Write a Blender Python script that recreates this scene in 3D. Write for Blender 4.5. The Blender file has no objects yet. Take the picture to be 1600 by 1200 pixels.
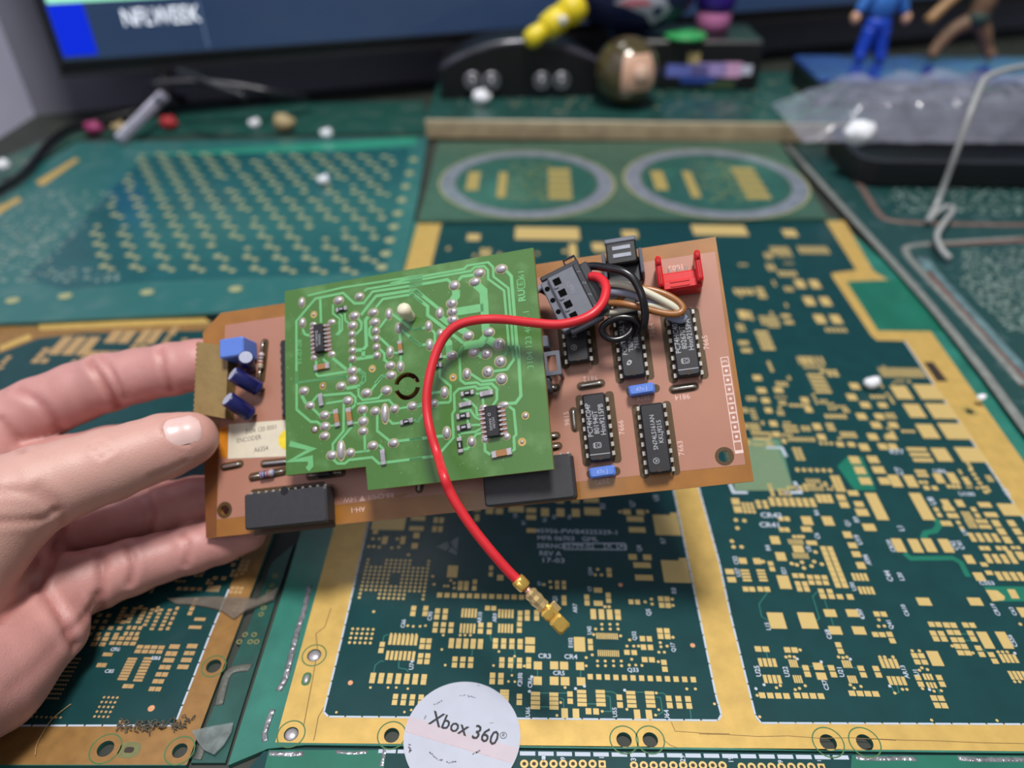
import bpy, math, random
import numpy as np
from mathutils import Matrix, Vector
from mathutils.geometry import tessellate_polygon

# everything below is measured in millimetres; one Blender unit is 100 mm
S = 0.01
FPX = 1150.0                       # focal length in pixels of the 1600 x 1200 frame
CAMH = 198.0                       # camera height above the bench
TH = math.atan2(870.0, 1150.0)     # downward pitch
scene = bpy.context.scene
COL = scene.collection

# ------------------------------------------------------------------ camera
cd = bpy.data.cameras.new('camera')
cam = bpy.data.objects.new('camera', cd)
COL.objects.link(cam)
cam.location = (0, 0, CAMH * S)
cam.rotation_euler = (math.pi / 2 - TH, 0, 0)
cd.sensor_width = 36.0
cd.lens = FPX / 1600.0 * 36.0
cd.clip_start = 0.05
cd.clip_end = 200
cd.dof.use_dof = True
cd.dof.focus_distance = 1.96
cd.dof.aperture_fstop = 0.70
scene.camera = cam

# ------------------------------------------------------------------ light
world = bpy.data.worlds.new('room_light')
scene.world = world
world.use_nodes = True
bg = world.node_tree.nodes['Background']
bg.inputs[0].default_value = (0.84, 0.90, 1.0, 1)
bg.inputs[1].default_value = 0.23

def area(name, loc, size, energy, color, target):
    l = bpy.data.lights.new(name, 'AREA')
    l.energy = energy; l.size = size; l.color = color
    o = bpy.data.objects.new(name, l)
    COL.objects.link(o)
    o.location = loc
    o.rotation_euler = (Vector(target) - Vector(loc)).to_track_quat('-Z', 'Y').to_euler()
    return o
area('ceiling_lamp', (0.6, 1.3, 15.0), 3.0, 2450, (1.0, 0.975, 0.94), (0.3, 2.0, 0))
area('second_area_light', (-7.0, -9.0, 15.0), 6.0, 380, (1.0, 0.97, 0.93), (0, 2.0, 0))  # weaker unseen second light, high behind the camera at left

vs = scene.view_settings
vs.view_transform = 'Standard'
vs.look = 'None'
vs.gamma = 1.0
vs.use_curve_mapping = False
vs.exposure = 0.0

# ------------------------------------------------------------------ measuring helpers
CT, ST = math.cos(TH), math.sin(TH)
CAMP = np.array([0.0, 0.0, CAMH])
def ray(u, v):
    x = (u - 800.0) / FPX; y = (600.0 - v) / FPX
    return np.array([x, CT + y * ST, -ST + y * CT])
def at_depth(u, v, d):
    return CAMP + ray(u, v) * d
def on_table(u, v, z=0.0):
    d = ray(u, v)
    return CAMP + d * (z - CAMH) / d[2]
def at_y(u, v, y):
    d = ray(u, v)
    return CAMP + d * y / d[1]
def cam_to_world(v):
    return np.array([v[0], v[2] * CT - v[1] * ST, -v[2] * ST - v[1] * CT])

class Frame:
    """a local coordinate frame (mm): ex, ey in its plane, ez its normal"""
    def __init__(s, o, ex=(1, 0, 0), ey=(0, 1, 0), ez=None):
        s.o = np.array(o, float)
        s.ex = np.array(ex, float); s.ex /= np.linalg.norm(s.ex)
        s.ey = np.array(ey, float); s.ey -= s.ex * (s.ex @ s.ey); s.ey /= np.linalg.norm(s.ey)
        s.ez = np.cross(s.ex, s.ey)
    def uv(s, u, v, z=0.0):
        d = ray(u, v)
        t = ((s.o + s.ez * z - CAMP) @ s.ez) / (d @ s.ez)
        p = CAMP + d * t - s.o
        return np.array([p @ s.ex, p @ s.ey])
    def loc(s, p):
        q = np.asarray(p, float) - s.o
        return np.array([q @ s.ex, q @ s.ey, q @ s.ez])
    def matrix(s):
        m = Matrix.Identity(4)
        for i in range(3):
            m[i][0] = s.ex[i]; m[i][1] = s.ey[i]; m[i][2] = s.ez[i]; m[i][3] = s.o[i] * S
        return m
A_ = math.atan2(45.0, 1442.0)
TEX = np.array([math.cos(A_), -math.sin(A_), 0]); TEY = np.array([math.sin(A_), math.cos(A_), 0])
def table_frame(u, v, z=0.0):
    return Frame(on_table(u, v, z), TEX, TEY)

# ------------------------------------------------------------------ materials
def lin(c):
    c = c / 255.0
    return c / 12.92 if c <= 0.04045 else ((c + 0.055) / 1.055) ** 2.4
MATS = {}
def mat(name, rgb, rough=0.5, metal=0.0, var=0.12, scale=60.0, coat=0.0, bump=0.0, bscale=None, spec=0.5,
        emit=0.0, sss=0.0, alpha=1.0, trans=0.0, rgb2=None, r2=(0.45, 0.6), crough=0.08):
    if name in MATS: return MATS[name]
    m = bpy.data.materials.new(name); m.use_nodes = True
    nt = m.node_tree; b = nt.nodes['Principled BSDF']
    c = [lin(x) for x in rgb] + [1]
    b.inputs['Roughness'].default_value = rough
    b.inputs['Metallic'].default_value = metal
    b.inputs['Specular IOR Level'].default_value = spec
    b.inputs['Coat Weight'].default_value = coat
    b.inputs['Coat Roughness'].default_value = crough
    tc = nt.nodes.new('ShaderNodeTexCoord')
    nz = nt.nodes.new('ShaderNodeTexNoise'); nz.inputs['Scale'].default_value = scale
    nz.inputs['Detail'].default_value = 5
    nt.links.new(tc.outputs['Object'], nz.inputs['Vector'])
    cr = nt.nodes.new('ShaderNodeValToRGB')
    nt.links.new(nz.outputs['Fac'], cr.inputs['Fac'])
    if rgb2 is None:
        cr.color_ramp.elements[0].position = 0.3; cr.color_ramp.elements[1].position = 0.7
        cr.color_ramp.elements[0].color = [x * (1 - var) for x in c[:3]] + [1]
        cr.color_ramp.elements[1].color = [min(1, x * (1 + var)) for x in c[:3]] + [1]
    else:
        cr.color_ramp.elements[0].position = r2[0]; cr.color_ramp.elements[1].position = r2[1]
        cr.color_ramp.elements[0].color = c
        cr.color_ramp.elements[1].color = [lin(x) for x in rgb2] + [1]
    nt.links.new(cr.outputs['Color'], b.inputs['Base Color'])
    if bump > 0:
        n2 = nt.nodes.new('ShaderNodeTexNoise'); n2.inputs['Scale'].default_value = bscale or scale * 4
        n2.inputs['Detail'].default_value = 4
        nt.links.new(tc.outputs['Object'], n2.inputs['Vector'])
        bp = nt.nodes.new('ShaderNodeBump'); bp.inputs['Strength'].default_value = bump
        bp.inputs['Distance'].default_value = 0.01
        nt.links.new(n2.outputs['Fac'], bp.inputs['Height'])
        nt.links.new(bp.outputs['Normal'], b.inputs['Normal'])
    if emit > 0:
        b.inputs['Emission Color'].default_value = c
        b.inputs['Emission Strength'].default_value = emit
    if sss > 0:
        b.inputs['Subsurface Weight'].default_value = sss
        b.inputs['Subsurface Radius'].default_value = (0.05, 0.02, 0.012)
        b.inputs['Subsurface Scale'].default_value = 1.0
    b.inputs['Alpha'].default_value = alpha
    b.inputs['Transmission Weight'].default_value = trans
    MATS[name] = m
    return m

# ------------------------------------------------------------------ mesh building
class MB:
    def __init__(s): s.v = []; s.f = []
    def add(s, vs_, fs):
        n = len(s.v); s.v += [tuple(float(q) for q in p) for p in vs_]
        s.f += [tuple(n + i for i in f) for f in fs]; return s
    def box(s, c, sx, sy, sz, R=None):
        vs_ = [(x * sx / 2, y * sy / 2, z * sz / 2) for z in (-1, 1) for x, y in ((-1, -1), (1, -1), (1, 1), (-1, 1))]
        if R is not None: vs_ = [tuple(R @ np.array(p)) for p in vs_]
        return s.add([(p[0] + c[0], p[1] + c[1], p[2] + c[2]) for p in vs_],
                     [(3, 2, 1, 0), (4, 5, 6, 7), (0, 1, 5, 4), (1, 2, 6, 5), (2, 3, 7, 6), (3, 0, 4, 7)])
    def cbox(s, c, sx, sy, sz, ch=0.4, R=None):
        """a box with all twelve edges chamfered"""
        vs_ = []; a, b, d = sx / 2, sy / 2, sz / 2; ch = min(ch, a * .6, b * .6, d * .6)
        prof = [(-d, ch), (-d + ch, 0), (d - ch, 0), (d, ch)]
        for z, i in prof:
            x, y = a - i, b - i
            for px_, py_ in ((-x, -y + ch), (-x + ch, -y), (x - ch, -y), (x, -y + ch), (x, y - ch), (x - ch, y), (-x + ch, y), (-x, y - ch)):
                vs_.append((px_, py_, z))
        fs = [tuple(range(7, -1, -1)), tuple(range(24, 32))]
        for k in range(3):
            for i in range(8):
                j = (i + 1) % 8; fs.append((k * 8 + i, k * 8 + j, k * 8 + 8 + j, k * 8 + 8 + i))
        if R is not None: vs_ = [tuple(R @ np.array(p)) for p in vs_]
        return s.add([(p[0] + c[0], p[1] + c[1], p[2] + c[2]) for p in vs_], fs)
    def prism(s, poly, z0, z1, holes=()):
        loops = [list(poly)] + [list(h) for h in holes]
        flat = [p for l in loops for p in l]; n = len(flat)
        def area2(l): return sum(l[i][0] * l[(i + 1) % len(l)][1] - l[(i + 1) % len(l)][0] * l[i][1] for i in range(len(l)))
        tris = tessellate_polygon([[Vector((p[0], p[1], 0)) for p in l] for l in loops])
        fs = []
        for t in tris:
            a, b, c = [flat[i] for i in t]
            cr = (b[0] - a[0]) * (c[1] - a[1]) - (b[1] - a[1]) * (c[0] - a[0])
            t = t if cr > 0 else (t[0], t[2], t[1])
            fs.append(tuple(i + n for i in t)); fs.append(tuple(reversed(t)))
        o = 0
        for k, l in enumerate(loops):
            ccw = (area2(l) > 0) == (k == 0); m = len(l)
            for i in range(m):
                a, b = o + i, o + (i + 1) % m
                fs.append((a, b, b + n, a + n) if ccw else (b, a, a + n, b + n))
            o += m
        return s.add([(p[0], p[1], z0) for p in flat] + [(p[0], p[1], z1) for p in flat], fs)
    def ring_path(s, pts, radii, n=8, cap=True, flat=1.0, up=None):
        """tube along points with a radius per point"""
        P = [np.array(p, float) for p in pts]; m = len(P)
        if not hasattr(radii, '__len__'): radii = [radii] * m
        T = []
        for i in range(m):
            t = P[min(i + 1, m - 1)] - P[max(i - 1, 0)]; T.append(t / (np.linalg.norm(t) + 1e-9))
        u = np.array(up if up is not None else (0, 0, 1.0))
        if abs(u @ T[0]) > 0.95: u = np.array((1.0, 0, 0))
        u = u - T[0] * (u @ T[0]); u /= np.linalg.norm(u)
        vs_ = []
        for i in range(m):
            u = u - T[i] * (u @ T[i]); u /= np.linalg.norm(u); w = np.cross(T[i], u)
            for k in range(n):
                a = 2 * math.pi * k / n
                vs_.append(P[i] + (u * math.cos(a) * flat + w * math.sin(a)) * radii[i])
        fs = []
        for i in range(m - 1):
            for k in range(n):
                k2 = (k + 1) % n
                fs.append((i * n + k, i * n + k2, (i + 1) * n + k2, (i + 1) * n + k))
        if cap:
            fs.append(tuple(range(n - 1, -1, -1))); fs.append(tuple((m - 1) * n + k for k in range(n)))
        return s.add(vs_, fs)
    def lathe(s, prof, o=(0, 0, 0), ax=(0, 0, 1), n=24):
        """prof: list of (radius, height) along the axis"""
        ax = np.array(ax, float); ax /= np.linalg.norm(ax); o = np.array(o, float)
        return s.ring_path([o + ax * h for r, h in prof], [max(r, 1e-3) for r, h in prof], n, True) if False else s._lathe(prof, o, ax, n)
    def _lathe(s, prof, o, ax, n):
        u = np.array((1.0, 0, 0)) if abs(ax[0]) < 0.9 else np.array((0, 1.0, 0))
        u = u - ax * (u @ ax); u /= np.linalg.norm(u); w = np.cross(ax, u)
        vs_ = []; m = len(prof)
        for r, h in prof:
            r = max(r, 1e-3)
            for k in range(n):
                a = 2 * math.pi * k / n
                vs_.append(o + ax * h + (u * math.cos(a) + w * math.sin(a)) * r)
        fs = []
        for i in range(m - 1):
            for k in range(n):
                k2 = (k + 1) % n
                fs.append((i * n + k, i * n + k2, (i + 1) * n + k2, (i + 1) * n + k))
        fs.append(tuple(range(n - 1, -1, -1))); fs.append(tuple((m - 1) * n + k for k in range(n)))
        return s.add(vs_, fs)
    def ell(s, c, rx, ry, rz, nu=10, nv=6, R=None, half=False):
        vs_ = []; v0 = 0 if half else -math.pi / 2
        for j in range(nv + 1):
            a = v0 + (math.pi / 2 - v0) * j / nv
            for i in range(nu):
                b = 2 * math.pi * i / nu
                p = np.array((rx * math.cos(a) * math.cos(b), ry * math.cos(a) * math.sin(b), rz * math.sin(a)))
                if R is not None: p = R @ p
                vs_.append(p + np.array(c))
        fs = []
        for j in range(nv):
            for i in range(nu):
                i2 = (i + 1) % nu; fs.append((j * nu + i, j * nu + i2, (j + 1) * nu + i2, (j + 1) * nu + i))
        return s.add(vs_, fs)
    def ribbon(s, pts, w, z0, z1):
        """flat mitred strip along a 2-D polyline"""
        P = [np.array(p[:2], float) for p in pts]; m = len(P); L = []; Rr = []
        for i in range(m):
            d0 = P[i] - P[max(i - 1, 0)]; d1 = P[min(i + 1, m - 1)] - P[i]
            if i == 0: d0 = d1
            if i == m - 1: d1 = d0
            d0 = d0 / (np.linalg.norm(d0) + 1e-9); d1 = d1 / (np.linalg.norm(d1) + 1e-9)
            t = d0 + d1; t /= (np.linalg.norm(t) + 1e-9)
            nn = np.array((-t[1], t[0])); k = w / 2 / max(0.5, nn @ np.array((-d0[1], d0[0])))
            L.append(P[i] + nn * k); Rr.append(P[i] - nn * k)
        for i in range(m - 1):
            q = [Rr[i], Rr[i + 1], L[i + 1], L[i]]
            s.add([(p[0], p[1], z0) for p in q] + [(p[0], p[1], z1) for p in q],
                  [(3, 2, 1, 0), (4, 5, 6, 7), (0, 1, 5, 4), (1, 2, 6, 5), (2, 3, 7, 6), (3, 0, 4, 7)])
        return s
    def mesh(s, name, m, smooth=False):
        me = bpy.data.meshes.new(name)
        me.from_pydata([(a * S, b * S, c * S) for a, b, c in s.v], [], s.f)
        if smooth: me.polygons.foreach_set('use_smooth', [True] * len(me.polygons))
        me.materials.append(m); me.update()
        return me
    def build(s, name, m, parent=None, smooth=False, frame=None, kind=None, label=None):
        o = bpy.data.objects.new(name, s.mesh(name, m, smooth)); COL.objects.link(o)
        if parent is not None: o.parent = parent
        if frame is not None: o.matrix_world = frame.matrix()
        if kind: o['kind'] = kind
        if label: o['label'] = label
        return o
def tag(o, label, cat, group=None, kind=None):
    o['label'] = label; o['category'] = cat
    if group: o['group'] = group
    if kind: o['kind'] = kind
    return o
def empty(name, frame, label, cat, group=None, kind=None):
    o = bpy.data.objects.new(name, None); COL.objects.link(o)
    o.empty_display_size = 0.1
    o.matrix_world = frame.matrix()
    return tag(o, label, cat, group, kind)
def place(name, me, parent, loc, scale=(1, 1, 1), rot=(0, 0, 0), kind=None):
    o = bpy.data.objects.new(name, me); COL.objects.link(o); o.parent = parent
    o.location = [q * S for q in loc]; o.scale = scale; o.rotation_euler = rot
    if kind: o['kind'] = kind
    return o
TEXTS = {}
def text_obj(name, string, height, m, parent, loc, rot=0.0, shear=0.0, frame=None, squeeze=1.0, mirror=False, bold=0.0):
    cu = bpy.data.curves.new(name, 'FONT'); cu.body = string; cu.size = 1.0
    cu.align_x = 'CENTER'; cu.align_y = 'CENTER'; cu.resolution_u = 2; cu.shear = shear; cu.offset = bold
    t = bpy.data.objects.new('tmp', cu); COL.objects.link(t)
    bpy.context.view_layer.update()
    me = bpy.data.meshes.new_from_object(t.evaluated_get(bpy.context.evaluated_depsgraph_get()))
    bpy.data.objects.remove(t); bpy.data.curves.remove(cu)
    me.name = name; me.materials.clear(); me.materials.append(m)
    o = bpy.data.objects.new(name, me); COL.objects.link(o)
    if parent: o.parent = parent
    o.location = [q * S for q in loc]
    k = height / 0.7 * S
    o.scale = (k * squeeze * (-1 if mirror else 1), k, k); o.rotation_euler = (0, 0, math.radians(rot))
    return o
def spline(pts, n=8):
    """Catmull-Rom through points"""
    P = [np.array(p, float) for p in pts]; out = []
    P = [2 * P[0] - P[1]] + P + [2 * P[-1] - P[-2]]
    for i in range(1, len(P) - 2):
        p0, p1, p2, p3 = P[i - 1:i + 3]
        for k in range(n):
            t = k / n
            out.append(0.5 * ((2 * p1) + (-p0 + p2) * t + (2 * p0 - 5 * p1 + 4 * p2 - p3) * t * t + (-p0 + 3 * p1 - 3 * p2 + p3) * t ** 3))
    out.append(P[-2]); return out
def circle(c, r, n=20, ry=None):
    ry = ry or r
    return [(c[0] + r * math.cos(2 * math.pi * i / n), c[1] + ry * math.sin(2 * math.pi * i / n)) for i in range(n)]
def rrect(cx, cy, w, h, r, n=4):
    out = []
    for qx, qy, a0 in ((1, 1, 0), (-1, 1, 90), (-1, -1, 180), (1, -1, 270)):
        for k in range(n + 1):
            a = math.radians(a0 + 90 * k / n)
            out.append((cx + qx * (w / 2 - r) + r * math.cos(a), cy + qy * (h / 2 - r) + r * math.sin(a)))
    return out
def rotz(a):
    c, s_ = math.cos(a), math.sin(a); return np.array([[c, -s_, 0], [s_, c, 0], [0, 0, 1.0]])

# palette
GOLD = mat('gold_plating', (205, 170, 94), 0.42, 0.25, 0.10, 20, coat=0.15, bump=0.05, bscale=300)
PADM = mat('gold_pad', (209, 181, 116), 0.42, 0.2, 0.06, 30, coat=0.15)
SHADEGOLD = mat('dull_shaded_gold', (146, 108, 58), 0.45, 0.2, 0.15, 25, coat=0.15)  # dull gold, also darkened for the shade of hand and held board
MASK = mat('dark_green_mask', (17, 60, 62), 0.35, 0.0, 0.10, 12, coat=0.18, crough=0.14, spec=0.3)
TEAL = mat('teal_board', (40, 112, 98), 0.4, 0.0, 0.2, 8, coat=0.35, crough=0.15, bump=0.05, bscale=80)
SILK = mat('white_silkscreen', (182, 192, 206), 0.6, 0, 0.03)
SILV = mat('solder_tin', (184, 180, 183), 0.36, 0.55, 0.06, 90, bump=0.08, bscale=150)
CHIPM = mat('chip_plastic', (29, 29, 34), 0.5, 0, 0.12, 200, bump=0.1, bscale=900)
CHIPT = mat('chip_print', (168, 170, 175), 0.6, 0, 0.02)
HOLE = mat('hole_dark', (48, 36, 28), 0.6, 0, 0.3, 90)
BLACK = mat('black_plastic', (16, 16, 19), 0.38, 0, 0.1, 40)
VOID = mat('void_black', (7, 7, 8), .9, 0, .05, 40, spec=.1)
# ================================================================== the bench
BENCH = mat('bench_top', (46, 50, 44), 0.6, 0, 0.25, 6)
tf = Frame((0, 0, 0), TEX, TEY)
mb = MB(); mb.prism([(-750, -60), (900, -60), (900, 1150), (-750, 1150)], -30, -1.8)
tag(mb.build('workbench', BENCH, frame=tf), 'dark workbench top showing in gaps between the glued-down circuit boards', 'workbench')

TILES = {'A': (480, 760, 4.615), 'B': (800, 760, 4.615), 'C': (480, 960, 4.706), 'D': (800, 960, 4.706), 'E': (1120, 960, 5.0),
         'F': (1360, 940, 4.617), 'G': (1120, 740, 5.0), 'H': (1350, 700, 4.616), 'I': (1120, 560, 5.714), 'J': (1360, 440, 3.75),
         'K': (1120, 340, 5.0), 'L': (180, 900, 4.0), 'M': (0, 940, 4.615), 'P': (0, 0, 1.0), 'N': (0, 480, 3.478),
         'Q1': (440, 440, 7.273), 'Q2': (640, 380, 6.667), 'Q3': (440, 580, 6.314), 'Q4': (640, 540, 5.457)}
def tp(t, x, y):
    a, b, s_ = TILES[t]; return a + x / s_, b + y / s_

UNIT = {}
def unit_pad(m, round_=False):
    k = (m.name, round_)
    if k not in UNIT:
        b = MB()
        if round_: b.prism(circle((0, 0), 0.5, 10), 0, 1)
        else: b.box((0, 0, .5), 1, 1, 1)
        UNIT[k] = b.mesh('pad', m)
    return UNIT[k]

class Panel:
    """a flat circuit board lying on the bench"""
    def __init__(s, name, px0, label, slab_px, slab_mat, z=0.0, thick=1.6, holes=(), cat='circuit board'):
        s.f = table_frame(*px0, z); s.z = z
        s.root = empty(name, s.f, label, cat)
        s.holes = [(tuple(s.f.uv(u, v)), r) for u, v, r in holes]
        s.hl = [circle(c, r, 18) for c, r in s.holes]
        mb = MB(); mb.prism(s.poly(slab_px), -thick, 0, s.hl); mb.build('substrate', slab_mat, s.root)
        s.pads = []
    def poly(s, px): return [tuple(s.f.uv(u, v)) for u, v in px]
    def layer(s, name, px, m, z0, z1, holes=False, kind=None):
        mb = MB(); mb.prism(s.poly(px), z0, z1, s.hl if holes else ()); return mb.build(name, m, s.root, kind=kind)
    def grid(s, t, x0, y0, x1, y1, nx, ny, w, h, rnd=False, skip=()):
        p0 = s.f.uv(*tp(t, x0, y0)); p1 = s.f.uv(*tp(t, x1, y1)); sc = TILES[t][2]
        cx, cy = tp(t, (x0 + x1) / 2, (y0 + y1) / 2)
        mw = abs((s.f.uv(cx + w / sc / 2, cy) - s.f.uv(cx - w / sc / 2, cy))[0])
        mh = abs((s.f.uv(cx, cy + h / sc / 2) - s.f.uv(cx, cy - h / sc / 2))[1])
        for i in range(nx):
            for j in range(ny):
                if (i, j) in skip: continue
                x = p0[0] + (p1[0] - p0[0]) * i / (nx - 1) if nx > 1 else (p0[0] + p1[0]) / 2
                y = p0[1] + (p1[1] - p0[1]) * j / (ny - 1) if ny > 1 else (p0[1] + p1[1]) / 2
                if any(abs(q[1] - x) < (q[3] + mw) * .45 and abs(q[2] - y) < (q[4] + mh) * .45 for q in s.pads): continue
                s.pads.append((w * h / sc / sc, x, y, mw, mh, rnd))
    def dots(s, t, lst, w=19):
        for x, y in lst: s.grid(t, x, y, x, y, 1, 1, w, w, True)
    def scatter(s, px_rect, n, seed, size=(1.2, 2.2)):
        """loose clusters of small land pairs and rows inside a pixel rectangle, laid on the board's own grid"""
        r = random.Random(seed); u0, v0, u1, v1 = px_rect
        for _ in range(n):
            c = s.f.uv(r.uniform(u0, u1), r.uniform(v0, v1)); w = r.uniform(*size); h = w * r.uniform(.8, 1.2)
            k = r.choice(((2, 1), (1, 2), (2, 2), (3, 2), (2, 3), (4, 1), (1, 4), (3, 1)))
            for i in range(k[0]):
                for j in range(k[1]):
                    x, y = c[0] + i * w * 1.25, c[1] + j * h * 1.25
                    if any(abs(q[1] - x) < (q[3] + w) * .5 and abs(q[2] - y) < (q[4] + h) * .5 for q in s.pads): continue
                    s.pads.append((30, x, y, w, h, False))
    def flush(s, m, zt=0.16, cap=300, minpx=55):
        s.pads.sort(key=lambda p: -p[0])
        one = [p for p in s.pads if p[0] >= minpx][:cap]; rest = s.pads[len(one):]
        for a, x, y, w, h, rd in one:
            place('solder_pad', unit_pad(m, rd), s.root, (x, y, 0), (w / 1.0, h / 1.0, zt / 1.0))
        if rest:
            mb = MB()
            for a, x, y, w, h, rd in rest:
                if rd: mb.prism(circle((x, y), max(w, h) / 2, 8), 0, zt)
                else: mb.box((x, y, zt / 2), w, h, zt)
            mb.build('small_solder_pads', m, s.root, kind='stuff')
    def dashes(s, px, m=SILK, ln=4.2, gap=0.5, w=0.55, z=0.14, name='edge_dash'):
        P = [s.f.uv(u, v) for u, v in px]; me = MB().box((0, 0, .5), 1, 1, 1).mesh(name, m) if ('dash', m.name) not in UNIT else UNIT[('dash', m.name)]
        UNIT[('dash', m.name)] = me
        for a, b in zip(P, P[1:]):
            L = np.linalg.norm(b - a); n = max(1, int(round(L / (ln + gap)))); d = (b - a) / L; st = L / n
            for i in range(n):
                c = a + d * (i + .5) * st
                place(name, me, s.root, (c[0], c[1], 0), (st - gap, w, z), (0, 0, math.atan2(d[1], d[0])))
    def rings(s, m, lst, wd=0.35, z=0.1):
        for (c, r), rr in zip(s.holes, lst):
            mb = MB(); mb.prism(circle(c, rr, 28), 0, z, [circle(c, rr - wd, 28)]); mb.build('hole_ring', m, s.root)
    def text(s, t, x, y, string, hpx, rot=90, squeeze=1.0, m=None, bold=0.02):
        u, v = tp(t, x, y); c = s.f.uv(u, v); sc = TILES[t][2]
        hh = abs((s.f.uv(u + hpx / sc, v) - c)[0]) if rot in (90, -90) else abs((s.f.uv(u, v + hpx / sc) - c)[1])
        text_obj('printed_text', string, hh, m or SILK, s.root, (c[0], c[1], 0.18), rot, squeeze=squeeze, bold=bold)
    def trace(s, t, pts, wpx, m, z=0.08, name='copper_track'):
        sc = TILES[t][2]; u, v = tp(t, *pts[0])
        w = abs((s.f.uv(u + wpx / sc, v) - s.f.uv(u, v))[0])
        mb = MB(); mb.ribbon([s.f.uv(*tp(t, x, y)) for x, y in pts], w, 0.0, z); return mb.build(name, m, s.root)

# ------------------------------------------------------------------ main gold-framed panel under the held board
HO = [(612, 1149, 2.1), (975, 1156, 2.1), (1016, 1156, 2.1), (1294, 1160, 2.25), (1351, 1160, 2.25), (455, 1147, 2.0), (491, 1024, 2.1), (1515, 643, 1.8)]
mp = Panel('circuit_panel', (845, 1150), 'large gold-framed dark green circuit panel lying under the red wire terminal',
           [(612, 347), (1305, 342), (1424, 445), (1660, 735), (1915, 1178), (1600, 1177), (1140, 1172), (478, 1164), (418, 1170), (356, 1196), (449, 902)],
           TEAL, holes=HO)
mp.layer('gold_frame', [(652, 350), (1319, 345), (1365, 424), (1385, 436), (1398, 440), (1458, 523), (1600, 722), (1921, 1176), (1600, 1174), (1140, 1169), (480, 1161), (430, 1160)], GOLD, 0, 0.06, True)
LA = [(691, 345), (577, 812), (534, 998), (506, 1113), (513, 1120), (1122, 1126), (1127, 1117), (1118, 1085), (1052, 764), (977, 405), (985, 400), (985, 344)]
RA = [(985, 344), (985, 400), (1006, 405), (1091, 760), (1124, 880), (1141, 960), (1180, 1118), (1189, 1129), (1813, 1133), (1562, 755), (1413, 533), (1370, 532), (1361, 524), (1300, 432), (1299, 427), (1338, 422), (1289, 344)]
mp.layer('masked_board_area', LA, MASK, 0.06, 0.10)
mp.layer('masked_board_area', RA, MASK, 0.06, 0.10)
mp.dashes([(577, 812), (534, 998), (506, 1113)]); mp.dashes([(513, 1120), (1122, 1126)]); mp.dashes([(1118, 1085), (1052, 764)])
mp.dashes([(1091, 760), (1124, 880), (1141, 960), (1180, 1118)]); mp.dashes([(1189, 1130), (1813, 1133)]); mp.dashes([(1640, 872), (1562, 755), (1413, 533)])
mp.dashes([(1180, 1118), (1189, 1130)], ln=2, gap=.1); mp.dashes([(1122, 1126), (1127, 1117), (1118, 1085)], ln=2.5, gap=.2); mp.dashes([(506, 1113), (513, 1120)], ln=2, gap=.1)
TABM = mat('bare_green_tab', (28, 104, 84), 0.35, 0, 0.15, 6, coat=0.35, crough=0.12)
mp.layer('green_break_tab', [(1322, 440), (1405, 437), (1480, 518), (1372, 517)], TABM, 0.0, 0.12)
mp.layer('dark_scratch_patch', [(1443, 566), (1458, 566), (1481, 596), (1464, 596)], HOLE, 0.0, 0.1)
mp.rings(mat('ring_green', (66, 110, 66), 0.4), [4.0, 4.0, 4.0, 4.3, 4.3, 3.9, 3.7, 3.0])
for (c, r) in mp.holes[5:7]:
    b_ = MB(); b_.ell((c[0], c[1], -0.5), r * .95, r * .95, .9, 14, 5, half=True); b_.build('solder_plug', SILV, mp.root, True)
c = mp.f.uv(479, 1061)
b_ = MB(); b_.prism(rrect(c[0], c[1], 2.6, 4.2, 1.2), 0, .1); b_.build('slot_rim', mat('ring_green', (66, 110, 66)), mp.root)
b_ = MB(); b_.ell((c[0], c[1], .05), .8, 1.5, .5, 12, 4, half=True); b_.build('solder_plug', SILV, mp.root, True)
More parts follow.
